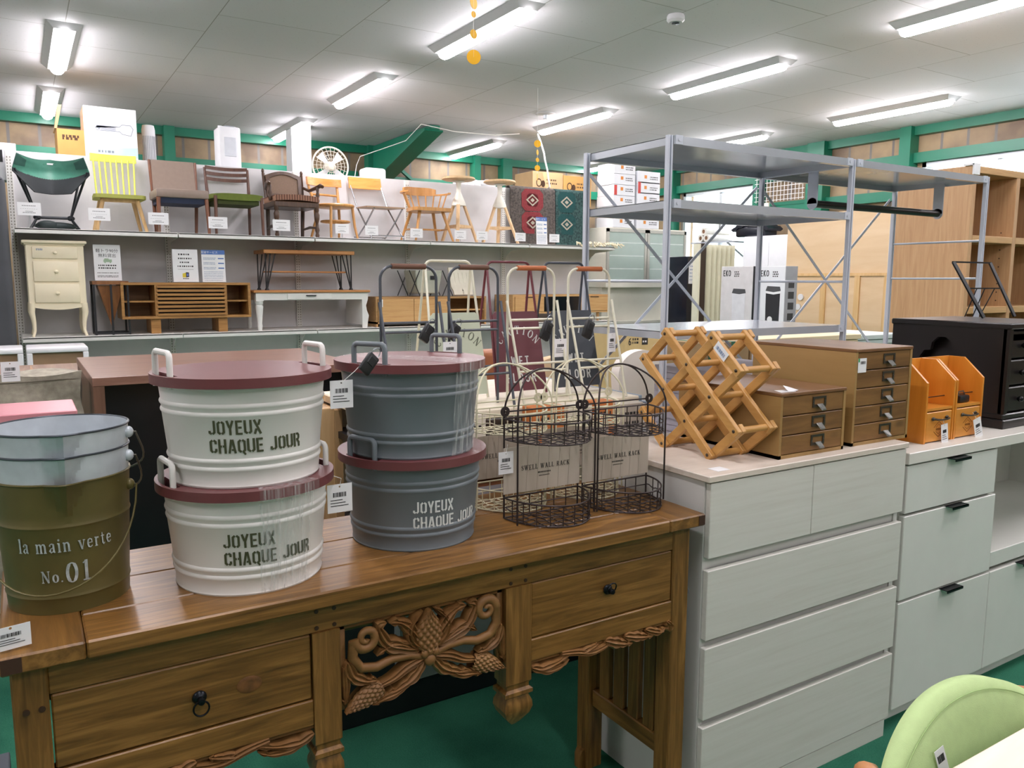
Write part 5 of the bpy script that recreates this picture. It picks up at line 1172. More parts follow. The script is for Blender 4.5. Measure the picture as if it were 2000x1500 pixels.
# 8 low-backed spindle armchair
WND = WOOD('golden_oak_chair', 'a8743c', 'bc884a', 'ca9a5c', axis='z', scale=6, rough=.35)
ch = T('spindle_armchair', 'low-backed golden wooden spindle armchair on splayed legs', 'armchair', (3.7, FY, UZ)); X0 = 3.69
b = B(); b.plate(ar(0, .02, .2, 20, 160, 10)+[(-.225, -.14), (-.19, -.19), (0, -.205), (.19, -.19), (.225, -.14)], [], .31, .345, lambda u, v, q: (X0+u, FY+v, UZ+q)); b.obj('seat', WND, ch)
for sx, sy in ((-1, -1), (1, -1), (-1, 1), (1, 1)): B().tube([(X0+sx*.13, FY+sy*.11, UZ+.315), (X0+sx*.215, FY+sy*.19, UZ)], [.018, .011], 10).obj('leg', WND, ch)
for sx in (-1, 1): B().tube([(X0+sx*.175, FY-.15, UZ+.13), (X0+sx*.175, FY+.15, UZ+.13)], .009, 8).obj('side_stretcher', WND, ch)
B().tube([(X0-.175, FY, UZ+.13), (X0+.175, FY, UZ+.13)], .009, 8).obj('stretcher', WND, ch)
for i in range(9):
    a = math.radians(5+170*i/8); B().tube([(X0+.185*math.cos(a), FY+.0+.16*math.sin(a), UZ+.34), (X0+.245*math.cos(a), FY+.0+.22*math.sin(a), UZ+.5)], .0075, 8).obj('spindle', WND, ch)
b = B(); b.slab(lambda u, v: (X0+.255*math.cos(math.radians(205-230*u)), FY+.02+.225*math.sin(math.radians(205-230*u)), UZ+.5+.016*v), 30, 3, .03); b.obj('arm_bow', WND, ch)
b = B(); b.slab(lambda u, v: (X0+.245*math.cos(math.radians(140-100*u)), FY+.02+.22*math.sin(math.radians(140-100*u)), UZ+.51+.075*v-.02*(2*u-1)**4*v), 20, 4, .018); b.obj('backrest', WND, ch)
# 9, 10 swivel bar stools on wooden tripods
STW = WOOD('pale_stool_wood', 'c8a478', 'd6b488', 'e0c29a', axis='z', scale=5, rough=.45); IVP = M('ivory_casting', 'e6e2d6', .4)
st = T('bar_stool', 'pale wooden swivel bar stool on a tripod, beside the spindle armchair', 'bar stool', (4.07, FY, UZ), .5, 'swivel bar stools', world=False)
b = B(); b.lathe([(0, .655), (.15, .655), (.178, .668), (.178, .68), (.165, .69), (0, .692)], 40); b.obj('seat', STW, st)
b = B(); b.lathe([(0, .654), (.07, .65), (.03, .635), (.022, .6), (.024, .54), (.03, .525), (.075, .42), (.078, .395), (0, .395)], 28); b.obj('hub', IVP, st)
for k in range(3):
    a = math.radians(90+120*k); c, s = math.cos(a), math.sin(a)
    B().bar((.05*c, .05*s, .44), (.225*c, .225*s, .0), .038, .022, (c, s, .4), .003).obj('leg', STW, st)
    a2 = math.radians(90+120*(k+1)); B().bar((.155*c, .155*s, .175), (.155*math.cos(a2), .155*math.sin(a2), .175), .014, .03, (0, 0, 1), .002).obj('foot_rail', STW, st)
dup(st, (4.58, FY, UZ), -.45, 'pale wooden swivel bar stool on a tripod, beside the hanging rugs')
# rugs hung over the top of the panels
def rug_mat(name, base, field, med, line, x0, w):
    m, nt, bb = newmat(name); N = nt.nodes; L = nt.links; tc = N.new('ShaderNodeTexCoord')
    n1 = N.new('ShaderNodeTexNoise'); n1.inputs['Scale'].default_value = 45; n1.inputs['Detail'].default_value = 4; L.new(tc.outputs['Object'], n1.inputs['Vector'])
    r = N.new('ShaderNodeValToRGB'); e = r.color_ramp.elements; e[0].position = .38; e[1].position = .62; e[0].color = (*lin(base), 1); e[1].color = (*lin(field), 1)
    L.new(n1.outputs['Fac'], r.inputs['Fac']); L.new(r.outputs['Color'], bb.inputs['Base Color']); bb.inputs['Roughness'].default_value = .95
    return m
TAS = M('cream_tassels', 'd8ceb0', .9)
def rug(x0, x1, z0, mat, medc, inner, label, mx, fields):
    t = T('rug', label, 'rug', ((x0+x1)/2, 7.95, z0)); y = 7.955
    def fn(u, v):
        l = v*(2.4-z0+.03+.35)
        if l < 2.4-z0: return (x0+(x1-x0)*u, y-.03*(1-v)-.004*math.sin(u*14)*(1-v), z0+l)
        l -= 2.4-z0
        if l < .1: return (x0+(x1-x0)*u, y+l, 2.4+.012*math.sin(PI*l/.1))
        return (x0+(x1-x0)*u, y+.1, 2.4-(l-.1))
    B().slab(fn, 14, 40, .012).obj('pile', mat, t, smooth=60)
    f2 = lambda u, v, q: (u, y-.03*(1-(v-z0)/(2.4-z0+.38))-.0075-q, v)
    for cz in (2.26, 2.0):
        for (hw, hh, col) in fields:
            p = B(); k = min(hw, hh)*.4; p.plate([(mx-hw+k, cz-hh), (mx+hw-k, cz-hh), (mx+hw, cz-hh+k), (mx+hw, cz+hh-k), (mx+hw-k, cz+hh), (mx-hw+k, cz+hh), (mx-hw, cz+hh-k), (mx-hw, cz-hh+k)], [], 0, .0012, f2); p.obj('medallion', col, t, smooth=0)
        p = B(); p.plate([(mx, cz-.07), (mx+.09, cz), (mx, cz+.07), (mx-.09, cz)], [[(mx, cz-.05), (mx-.065, cz), (mx, cz+.05), (mx+.065, cz)]], .0012, .0024, f2); p.plate([(mx, cz-.025), (mx+.03, cz), (mx, cz+.025), (mx-.03, cz)], [], .0012, .0024, f2); p.obj('diamond', inner, t, smooth=0)
    return t
RED = M('rug_red', '742a2d', .95, var=.2, scale=60); RG = M('rug_grey', '9c9484', .95, var=.2, scale=60); TEAL = M('rug_teal', '0f3d3c', .95, var=.2, scale=60)
r1 = rug(4.87, 5.49, UZ+.03, rug_mat('rug_pile_grey', '3b3632', '57504a', 0, 0, 0, 0), RED, RG, 'grey-brown patterned rug with red medallions hung over the shelving', 5.17, [(.15, .125, RED), (.08, .075, M('rug_dark_red', '6b2a2d', .95, var=.2, scale=60))])
r2 = rug(5.5, 5.99, UZ+.03, rug_mat('rug_pile_teal', '142b2b', '33504c', 0, 0, 0, 0), TEAL, RG, 'dark teal patterned rug hung over the end of the shelving', 5.66, [(.13, .12, TEAL)])
tf = B(); rn = random.Random(5)
for i in range(60): x = 5.45+i*.011; tf.tube([(x, 7.43+rn.uniform(-.02, .03), UZ+.02+rn.uniform(0, .03)), (x+rn.uniform(-.04, .04), 7.39, UZ+.012+rn.uniform(-.03, .02))], .006, 5)
o = tag(tf.obj('rug_fringe', TAS), 'cream tassel fringe lying over the right end of the upper shelf edge', 'fringe'); o['kind'] = 'stuff'
# standing notices: sheets in acrylic stands
BLU = M('blue_print', '6f86a8', .6); BLUH = M('blue_header', '4a6fb0', .5)
def notice(name, x, y, z, w, h, label, lean=.06):
    t = T(name, label, 'sign', (x, y, z)); c, s = math.cos(lean), math.sin(lean)
    fn = lambda u, v, q: (x+u, y+v*s-q*c, z+.001+v*c-q*s+.002)
    B().plate([(-w/2, 0), (w/2, 0), (w/2, h), (-w/2, h)], [], -.002, 0, fn).obj('holder', ACR, t, smooth=0)
    B().plate([(-w/2, .001), (w/2, .001), (w/2, h), (-w/2, h)], [], 0, .0008, fn).obj('sheet', PAPER, t, smooth=0)
    return t, (lambda u, v, q: fn(u, v, q+.001))
def lines(b, fn, x0, x1, ys, h, seed, dens=.7):
    rn = random.Random(seed)
    for y in ys:
        x = x0
        while x < x1-h: wd = h*rn.uniform(.5, 1.3); b.plate([(x, y), (min(x1, x+wd), y), (min(x1, x+wd), y+h), (x, y+h)], [], 0, .0004, fn); x += wd+h*rn.uniform(.3, .8)
def blue_notice(x, y, z, w, h, label):
    t, fn = notice('notice', x, y, z, w, h, label)
    g = B(); g.plate([(-w/2, h*.86), (w/2, h*.86), (w/2, h), (-w/2, h)], [], 0, .0004, fn)
    for v in (.72, .57, .42): g.plate([(w*.2, h*v), (w*.45, h*v), (w*.45, h*(v+.035)), (w*.2, h*(v+.035))], [], 0, .0004, fn)
    g.obj('blue_band', BLUH, t, smooth=0)
    g = B(); flat_text(g, '配送サービス', h*.085, lambda u, v, q: fn(u-w*.16, v+h*.895, q+.0006)); g.obj('heading', PAPER, t, smooth=0)
    g = B(); lines(g, fn, -w*.42, w*.1, [h*k for k in (.74, .7, .59, .55, .44, .40)], h*.02, 4); lines(g, fn, -w*.42, w*.4, [h*k for k in (.31, .26, .21, .16, .11, .05)], h*.016, 6); g.obj('printing', BLU, t, smooth=0)
blue_notice(5.0, GYF+.06, UZ, .145, .3, 'white notice with a blue heading standing in front of the rugs')
# ---------------------------------------------------------------- lower shelf
CRP = M('cream_paint', 'ece0c2', .4, var=.02)
cd = T('cream_chest', 'cream three-drawer chest on slim cabriole legs', 'chest of drawers', (.272, 7.68, LZ)); x0, x1, y0, y1 = .066, .478, 7.49, 7.9
b = B(); b.box(x0, x1, y0, y1, LZ+.26, LZ+.745, .006); b.obj('body', CRP, cd)
B().box(x0-.024, x1+.024, y0-.03, y1+.01, LZ+.75, LZ+.776, .01, 2).obj('top', CRP, cd); B().box(x0-.008, x1+.008, y0-.012, y1, LZ+.738, LZ+.75, .004).obj('moulding', CRP, cd)
b = B(); b.plate([(x0, LZ+.265), (x1, LZ+.265)]+[(x1-.02-(x1-x0-.04)*i/16, LZ+.24-.022*math.sin(PI*i/16)) for i in range(17)], [], 0, .02, lambda u, v, q: (u, y0-.004+q, v)); b.obj('apron', CRP, cd)
for a, c in ((LZ+.63, LZ+.725), (LZ+.445, LZ+.61), (LZ+.275, LZ+.43)):
    d = B().box(x0+.045, x1-.045, y0-.014, y0+.02, a, c, .008, 2).obj('drawer', CRP, cd); q = B(); q.ell(((x0+x1)/2, y0-.028, (a+c)/2), .016, .012, .013, 14, 10); q.cyl(((x0+x1)/2, y0-.012, (a+c)/2), ((x0+x1)/2, y0-.03, (a+c)/2), .006); q.obj('knob', CRP, d)
for sx in (0, 1):
    for yy in (y0+.015, y1-.02):
        X = x0+.022 if sx == 0 else x1-.022; k = -1 if sx == 0 else 1
        B().tube([(X, yy, LZ+.27), (X+k*.008, yy-.006, LZ+.2), (X-k*.004, yy, LZ+.12), (X-k*.006, yy, LZ+.05), (X+k*.008, yy-.01, LZ)], [.028, .024, .017, .013, .011], 12).obj('leg', CRP, cd)
g = B(); lines(g, lambda u, v, q: (x0+.075+u, y0-.0146-q, LZ+.695+v), 0, .045, [0, .008], .006, 2); g.obj('sticker', BLU, cd, smooth=0)
# triangle side table, wood with black frame
TEK = WOOD('warm_teak_ply', '6e4526', '84552f', '95663c', axis='z', scale=6, rough=.4); TEKX = WOOD('warm_oak_slat', '8a6134', 'a1743f', 'b4884f', axis='x', scale=7, rough=.4)
tt = T('side_table', 'triangular wooden side table pointing downwards in a black metal frame', 'side table', (.66, 7.62, LZ)); x0, x1, y0, y1 = .535, .79, 7.5, 7.755; zt = LZ+.452
B().box(x0-.01, x1+.01, y0-.01, y1+.01, zt-.03, zt, .002).obj('top', TEK, tt)
b = B(); cx, cy = (x0+x1)/2, (y0+y1)/2-.07; t4 = [b.bm.verts.new(p) for p in ((x0+.03, y0+.015, zt-.035), (x1-.03, y0+.015, zt-.035), (x1-.03, y1-.02, zt-.035), (x0+.03, y1-.02, zt-.035))]; ap = b.bm.verts.new((cx, cy, LZ+.06))
b.face(t4)
for i in range(4): b.face([t4[i], t4[(i+1) % 4], ap])
b.obj('pyramid_box', TEK, tt, smooth=0)
for x, y in ((x0, y0), (x1, y0), (x1, y1), (x0, y1), (cx, y0-.004)): B().box(x-.008, x+.008, y-.008, y+.008, LZ, zt-.03).obj('leg', BLK, tt)
for p, q in (((x0, y0), (x1, y0)), ((x1, y0), (x1, y1)), ((x0, y1), (x1, y1)), ((x0, y0), (x0, y1))): B().bar((*p, LZ+.012), (*q, LZ+.012), .014, .014).obj('foot_bar', BLK, tt)
# slatted TV board
tv = T('media_cabinet', 'brown wooden media cabinet with a slatted middle front', 'media cabinet', (1.27, 7.68, LZ)); x0, x1, y0, y1 = .735, 1.805, 7.475, 7.85; zb, zt = LZ+.128, LZ+.44
b = B(); b.box(x0, x1, y0, y1, zt-.022, zt, .002); b.box(x0, x1, y0, y1, zb, zb+.022, .002)
for x in (x0, .998, 1.575, x1-.022): b.box(x, x+.022, y0+.002, y1, zb+.022, zt-.022)
b.box(x0+.022, x1-.022, y1-.012, y1, zb+.022, zt-.022); b.obj('carcass', TEKX, tv)
B().box(1.03, 1.565, y0+.03, y0+.04, zb+.024, zt-.024).obj('dark_backing', M('slat_gap_black', '1b1612', .6), tv)
for k in range(8): z = zb+.024+k*.0345; B().box(1.012, 1.583, y0-.008, y0+.014, z, z+.021, .002).obj('slat', TEKX, tv)
for a, c in ((x0+.022, .998), (1.597, x1-.022)): B().box(a, c, y0+.03, y1-.012, LZ+.27, LZ+.284).obj('inner_shelf', TEKX, tv)
for x in (1.0, 1.56): B().box(x-.04, x+.04, y0+.03, y1-.05, LZ, zb, .003).obj('foot', TEKX, tv)
# hairpin-leg low table on top of a white desk-table
HP = WOOD('orange_oak_board', '9c6534', 'b47a44', 'c48c56', axis='x', scale=7, rough=.4)
wt = T('white_table', 'white painted low table with turned legs and a wooden top', 'table', (2.4, 7.65, LZ)); x0, x1, y0, y1 = 1.85, 2.935, 7.47, 7.93; z1 = LZ+.37
B().box(x0-.02, x1+.02, y0-.02, y1+.02, z1-.022, z1, .004).obj('tabletop', HP, wt)
b = B(); b.box(x0+.02, x1-.06, y0, y0+.02, z1-.09, z1-.022); b.box(x0+.02, x1-.06, y1-.02, y1, z1-.09, z1-.022); b.box(x0, x0+.02, y0+.05, y1-.05, z1-.09, z1-.022); b.obj('apron', GW, wt)
d = B().box(2.14, 2.57, y0-.006, y0+.01, z1-.085, z1-.026, .003).obj('drawer', GW, wt); B().tube([(2.32, y0-.006, z1-.05), (2.325, y0-.02, z1-.05), (2.405, y0-.02, z1-.05), (2.41, y0-.006, z1-.05)], .006, 8).obj('handle', BLK, d)
for yy in (y0+.03, y1-.03):
    b = B(); b.lathe([(.018, 0), (.022, .03), (.024, .05), (.02, .06), (.034, .2), (.036, .22), (.03, .235), (.036, .25), (.036, .278)], 16, (x0+.035, yy, LZ)); b.box(x0, x0+.07, yy-.035, yy+.035, LZ+.27, z1-.022); b.obj('leg', GW, wt)
b = B(); ou = [(x1-.13, 0), (x1-.01, 0), (x1-.012, .08), (x1-.006, .14), (x1+.012, .2), (x1+.004, .26), (x1-.02, .3), (x1, .348), (x1-.13, .348)]
b.plate([(x1-.06, .0), (x1-.01, 0), (x1-.002, .07), (x1+.008, .12), (x1-.012, .17), (x1-.02, .22), (x1, .28), (x1+.005, .348), (x1-.06, .348)], [], 0, .02, lambda u, v, q: (u, y0+q, LZ+v)); b.box(x1-.06, x1-.045, y0+.02, y1, LZ+.03, z1-.022); b.obj('end_panel', GW, wt)
ht = T('hairpin_table', 'orange wooden bench table on black hairpin legs, standing on the white table', 'table', (2.4, 7.68, z1)); x0, x1, y0, y1 = 1.95, 2.83, 7.53, 7.9; zt = z1+.376
B().box(x0, x1, y0, y1, zt-.035, zt, .004).obj('tabletop', HP, ht); B().box(x0+.07, x1-.07, y0+.05, y1-.05, z1+.165, z1+.18, .002).obj('lower_shelf', HP, ht)
for x, s in ((x0+.05, 1), (x1-.05, -1)):
    for y in (y0+.04, y1-.04):
        b = B()
        for dx in (-.045, 0, .045): b.tube([(x+dx*1.0+s*.02, y, zt-.035), (x+dx*.12-s*.02, y, z1+.02)], .006, 7)
        b.lathe([(.02, 0), (.02, .008), (.01, .022), (0, .024)], 12, (x-s*.02, y, z1)); b.obj('leg', BLK, ht)
# signs on the lower shelf pieces
t, fn = notice('notice', .655, 7.55, LZ+.452, .205, .3, 'white sign about a light truck with pictured van, on the triangular table')
g = B(); flat_text(g, '軽トラ90分', .034, lambda u, v, q: fn(u, v+.238, q)); flat_text(g, '無料貸出', .034, lambda u, v, q: fn(u, v+.198, q)); lines(g, fn, -.07, .07, [.122, .1], .011, 3); lines(g, fn, -.08, .08, [.062, .038, .028], .006, 5); g.obj('printing', PRINT, t, smooth=0)
g = B(); g.plate([(-.03, .155), (.034, .155), (.034, .178), (.012, .178), (.008, .186), (-.02, .186), (-.03, .17)], [], 0, .0004, fn); g.plate(arc(-.018, .153, .006, .006, 0, 330, 10), [], 0, .0006, fn); g.plate(arc(.022, .153, .006, .006, 0, 330, 10), [], 0, .0006, fn); g.obj('van_picture', M('soft_green_print', '9fb59a', .6), t, smooth=0)
t, fn = notice('notice', 1.268, 7.53, LZ+.442, .21, .285, 'white sign with a coloured square emblem, standing on the media cabinet')
g = B(); lines(g, fn, -.055, .055, [.235], .013, 11); lines(g, fn, -.058, .058, [.2], .012, 12); lines(g, fn, -.045, .045, [.166], .012, 13); lines(g, fn, -.065, .065, [.132], .012, 14); g.plate([(-.065, .11), (.065, .11), (.065, .112), (-.065, .112)], [], 0, .0004, fn); lines(g, fn, -.025, .03, [.026], .008, 15); g.obj('printing', PRINT, t, smooth=0)
for p, c in (([(-.028, .04), (0, .04), (0, .082), (-.028, .074)], M('emblem_yellow', 'd9c23a', .6)), ([(.0, .04), (.026, .044), (.026, .084), (0, .086)], M('emblem_black', '2a2a3c', .6)), ([(.006, .052), (.02, .052), (.02, .074), (.006, .074)], M('emblem_blue', '5a6fb8', .6))):
    g = B(); g.plate(p, [], 0, .0004 if c.name != 'emblem_blue' else .0008, fn); g.obj('emblem', c, t, smooth=0)
blue_notice(1.505, 7.53, LZ+.442, .2, .285, 'white notice with a blue heading, standing on the media cabinet')
# oak media boards further right
OKL = WOOD('light_oak_front', 'c08f58', 'cda068', 'd6ad78', axis='x', scale=7, rough=.45); OKD = WOOD('light_oak_case', '9a7346', 'ad8554', 'bb9462', axis='x', scale=7, rough=.45)
m1 = T('media_cabinet', 'light oak media cabinet with an open right end, behind the grey frame racks', 'media cabinet', (3.6, 7.7, LZ)); x0, x1, y0, y1 = 3.03, 4.3, 7.5, 7.9; zt = LZ+.3
b = B(); b.box(x0, x1, y0, y1, zt-.02, zt); b.box(x0, x1, y0, y1, LZ+.03, LZ+.05); b.box(x0, x0+.02, y0, y1, LZ, zt-.02); b.box(x1-.02, x1, y0, y1, LZ, zt-.02); b.box(3.83, 3.85, y0, y1, LZ+.05, zt-.02); b.box(x0, x1, y1-.01, y1, LZ, zt); b.obj('carcass', OKD, m1)
for a, c in ((3.055, 3.44), (3.445, 3.83)): B().box(a, c, y0-.012, y0+.008, LZ+.05, zt-.022, .001).obj('drawer', OKL, m1)
B().box(3.85, x1-.02, y0+.02, y1-.01, LZ+.15, LZ+.165).obj('inner_shelf', OKL, m1)
B().box(3.058, 3.1, y0-.0145, y0-.0125, LZ+.2, LZ+.275).obj('price_label', PAPER, m1)
m2 = T('media_cabinet', 'light oak media cabinet with a black glass middle, behind the cream frame racks', 'media cabinet', (5.3, 7.7, LZ)); x0, x1 = 4.64, 5.98; zt = LZ+.31
b = B(); b.box(x0, x1, y0, y1, zt-.02, zt); b.box(x0, x1, y0, y1, LZ+.1, LZ+.12); b.box(x0, x0+.02, y0, y1, LZ+.12, zt-.02); b.box(x1-.02, x1, y0, y1, LZ+.12, zt-.02); b.box(x0, x1, y1-.01, y1, LZ+.1, zt); b.obj('carcass', OKL, m2)
for a, c in ((4.665, 5.05), (5.57, 5.955)):
    d = B().box(a, c, y0-.01, y0+.01, LZ+.122, zt-.022, .001).obj('drawer', OKL, m2); B().box((a+c)/2-.06, (a+c)/2+.06, y0-.014, y0-.008, zt-.032, zt-.022).obj('finger_pull', M('dark_slot', '4a3720', .6), d)
B().box(5.055, 5.565, y0-.008, y0+.002, LZ+.122, zt-.022).obj('glass_door', M('black_glass', '10131a', .08), m2)
for x in (x0+.1, x1-.12):
    for y in (y0+.05, y1-.05): B().cyl((x, y, LZ), (x, y, LZ+.1), .014, .02).obj('leg', OKD, m2)
# fabric box on crossed wire frame and white ribbed trays
fb = T('storage_stand', 'grey-green fabric storage box held in a crossed black wire frame', 'storage box', (3.63, 7.7, LZ+.3)); z0 = LZ+.3
b = B(); b.hexa([(3.52, 7.58, z0+.03), (3.77, 7.58, z0+.03), (3.77, 7.82, z0+.03), (3.52, 7.82, z0+.03), (3.49, 7.55, z0+.27), (3.8, 7.55, z0+.27), (3.8, 7.85, z0+.27), (3.49, 7.85, z0+.27)], .008); b.obj('box', M('sage_fabric', 'b4b5a6', .9, var=.05), fb)
for y in (7.55, 7.85):
    for x in (3.42, 3.8): B().tube([(x, y, z0+.005), (x+.12, y, z0+.27)], .005, 6).obj('frame_leg', BLK, fb); B().tube([(x+.12, y, z0+.005), (x, y, z0+.27)], .005, 6).obj('frame_leg', BLK, fb)
B().box(3.66, 3.735, 7.551, 7.556, z0+.175, z0+.215).obj('label', BLK, fb)
for k, (x, l) in enumerate(((3.95, 'ivory ribbed plastic panel leaning behind the second grey frame rack'),)):
    tr_ = T('plastic_tray', l, 'tray', (x+.1, 7.7, z0)); b = B(); b.slab(lambda u, v: (x+.0+.27*u+(.02 if v < .15 else 0)*(1 if u < .5 else -1), 7.62+.1*v, z0+.012+.29*v), 12, 8, .02); b.obj('panel', M('ivory_plastic', 'e2dcc9', .45), tr_)
    for i in range(4): B().tube([(x+.06+.05*i, 7.63+.01, z0+.07), (x+.06+.05*i, 7.69, z0+.25)], .007, 6).obj('rib', M('ivory_plastic', 'e2dcc9', .45), tr_)
# ---------------------------------------------------------------- things standing along the top, behind the chairs
CBD = M('cardboard', 'c79a58', .8, var=.06, scale=6); CBDP = M('pale_cardboard', 'c0a276', .8, var=.06, scale=6); WBX = M('white_carton', 'e4e6ea', .5, var=.02)
RZ = 2.24
t = T('cardboard_box', 'open orange-brown cardboard box with a raised flap, at the top left', 'box', (.49, 8.3, RZ))
B().box(.37, .66, 8.1, 8.5, RZ, 2.62, .002).obj('box', CBD, t); B().hexa([(.355, 8.1, 2.62), (.375, 8.1, 2.62), (.375, 8.4, 2.62), (.355, 8.4, 2.62), (.39, 8.1, 2.82), (.42, 8.1, 2.82), (.42, 8.4, 2.82), (.39, 8.4, 2.82)]).obj('flap', CBDP, t)
g = B(); lines(g, lambda u, v, q: (.41+u, 8.0995-q, 2.53+v), 0, .14, [.0, .02], .022, 21); g.obj('printing', M('brown_print', '4f3520', .7), t, smooth=0)
t = T('heater_carton', 'large white carton picturing a heater, standing above the yellow-green chair', 'box', (.78, 8.3, RZ))
B().box(.58, 1.0, 8.06, 8.09, RZ, 2.83, .002).obj('front', WBX, t); B().box(.58, 1.0, 8.09, 8.45, RZ, 2.83, .002).obj('box', CBDP, t)
fn = lambda u, v, q: (.58+u, 8.0595-q, 2.24+v)
g = B(); g.plate(ribbon([(.1, .43), (.28, .43), (.3, .45), (.37, .45), (.39, .42), (.37, .36), (.3, .37), (.28, .39), (.1, .39), (.09, .41), (.1, .43)], .005), [], 0, .0004, fn)
for k in range(5): g.plate([(.13, .395+.006*k), (.25, .395+.006*k), (.25, .398+.006*k), (.13, .398+.006*k)], [], 0, .0004, fn)
g.plate(arc(.115, .41, .012, .012, 0, 330, 12), [], 0, .0004, fn); lines(g, fn, .1, .24, [.2], .02, 9); g.obj('picture', M('grey_blue_print', '7d8592', .6), t, smooth=0)
g = B(); g.plate([(0, .17), (.42, .17), (.42, .26), (0, .22)], [], 0, .0003, fn); g.obj('pale_blue_band', M('pale_blue_print', 'bcd6e6', .6), t, smooth=0)
t = T('tower_fan', 'white slatted tower fan beside the heater carton', 'fan', (1.12, 8.25, RZ)); b = B(); b.lathe([(.05, 0), (.06, .02), (.058, .46), (.05, .5), (0, .505)], 24, (1.12, 8.25, RZ)); b.obj('body', WBX, t)
for i in range(9): a = math.radians(-150+i*14); B().box(1.12+.0595*math.cos(a)-.002, 1.12+.0595*math.cos(a)+.002, 8.25+.0595*math.sin(a)-.003, 8.25+.0595*math.sin(a)+.001, RZ+.05, RZ+.4).obj('grille_slat', M('grey_slat', '8b9198', .5), t)
t = T('air_cleaner', 'white air cleaner with a grey panel above the green-seated chair', 'appliance', (1.82, 8.25, RZ)); b = B(); b.box(1.72, 1.92, 8.1, 8.35, RZ, 2.78, .02, 3); b.obj('body', WBX, t)
B().box(1.765, 1.875, 8.096, 8.104, 2.5, 2.68, .004).obj('panel', M('pale_grey_panel', 'c9ced6', .3), t); B().box(1.775, 1.865, 8.12, 8.3, 2.77, 2.79, .003).obj('control', M('grey_slat', '8b9198', .5), t)
for x in (1.755, 1.885): B().lathe([(.02, 0), (.02, .018), (0, .02)], 14, (x, 8.22, 2.78)).obj('knob', WBX, t)
t = T('circulating_fan', 'round ivory fan head seen above the back of the caned armchair', 'fan', (2.82, 8.3, RZ)); IVW = M('ivory_grille', 'd3cdbd', .5)
b = B(); cxx, cyy, czz, R = 2.84, 8.2, 2.5, .19
b.tube([(cxx+R*math.cos(a), cyy, czz+R*math.sin(a)) for a in [2*PI*i/36 for i in range(36)]], .009, 7, closed=True)
for rr in (.15, .11, .07, .035): b.tube([(cxx+rr*math.cos(a), cyy-.05*(1-rr/R), czz+rr*math.sin(a)) for a in [2*PI*i/30 for i in range(30)]], .0025, 5, closed=True)
for i in range(24): a = 2*PI*i/24; b.tube([(cxx+.03*math.cos(a), cyy-.045, czz+.03*math.sin(a)), (cxx+R*math.cos(a), cyy, czz+R*math.sin(a))], .002, 4)
b.obj('grille', IVW, t); B().lathe([(0, 0), (.06, .0), (.07, .03), (.05, .08), (0, .09)], 20, (cxx, cyy+.03, czz-.04)).obj('hub', IVW, t); B().cyl((cxx, cyy+.03, RZ), (cxx, cyy+.03, czz-.1), .025).obj('stem', IVW, t)
for i in range(4):
    a = PI/4+i*PI/2; B().plate([(.03*math.cos(a-.3), .03*math.sin(a-.3)), (.16*math.cos(a-.25), .16*math.sin(a-.25)), (.165*math.cos(a+.3), .165*math.sin(a+.3)), (.03*math.cos(a+.5), .03*math.sin(a+.5))], [], 0, .004, lambda u, v, q: (cxx+u, cyy+.0+q, czz+v)).obj('blade', M('smoke_blade', 'c4c8cc', .3), t)
t = T('white_heater', 'white rounded appliance showing above the folding chair back', 'appliance', (3.35, 8.25, RZ)); b = B(); b.box(3.19, 3.43, 8.12, 8.32, RZ, 2.51, .03, 3); b.obj('body', WBX, t); B().box(3.23, 3.39, 8.115, 8.123, 2.3, 2.45, .01).obj('panel', M('pale_grey_panel', 'c9ced6', .3), t)
pb = B(); rn = random.Random(9)
for k in range(5): pb.ell((4.32+.09*k, 8.12, 2.4+rn.uniform(.0, .02)), .09, .08, .05+rn.uniform(-.005, .04), 12, 8)
t = tag(pb.obj('plastic_bag', M('white_plastic_bag', 'eceef0', .35)), 'crumpled white plastic bag lying on top of the shelving between the bar stools', 'bag')
for x0, x1, z1, l in ((5.28, 5.72, 2.62, 'brown carton picturing a fan heater, standing above the left rug'), (5.73, 6.15, 2.6, 'brown carton picturing a fan heater, at the right end of the shelving top')):
    t = T('cardboard_box', l, 'box', ((x0+x1)/2, 8.3, RZ)); B().box(x0, x1, 8.1, 8.5, RZ, z1, .002).obj('box', CBDP if x0 < 5.5 else CBD, t)
    g = B(); fn = lambda u, v, q: (x0+u, 8.0995-q, v); g.plate(arc(.09, z1-.13, .04, .05, 0, 330, 16), [arc(.09, z1-.13, .028, .036, 0, 330, 14)[::-1]], 0, .0004, fn); g.plate(arc(.15, z1-.14, .03, .04, 0, 330, 14), [], 0, .0004, fn); lines(g, fn, .2, .36, [z1-.1, z1-.14], .018, 4); g.obj('picture', M('brown_print', '4f3520', .7), t, smooth=0)
# dark grey padded panel at the far left
t = T('mattress', 'tall dark grey padded panel standing at the left edge', 'panel', (-.5, 7.6, 0)); B().box(-1.1, -.035, 7.42, 7.66, .0, 2.12, .05, 4).obj('body', M('charcoal_felt', '4a4c50', .9, var=.1, scale=5), t, smooth=60)
B().tube([(-1.08, 7.415, 2.09), (-.055, 7.415, 2.09)], .006, 6).obj('piping', M('charcoal_piping', '3a3c40', .8), t)
t = T('router_box', 'small white electric box with dark slots on top of the grey panel', 'appliance', (-.02, 8.2, 2.2)); B().box(-.16, .06, 8.08, 8.25, 2.15, 2.46, .004).obj('body', WBX, t); B().box(-.12, -.04, 8.075, 8.081, 2.3, 2.4).obj('slots', BLK, t)
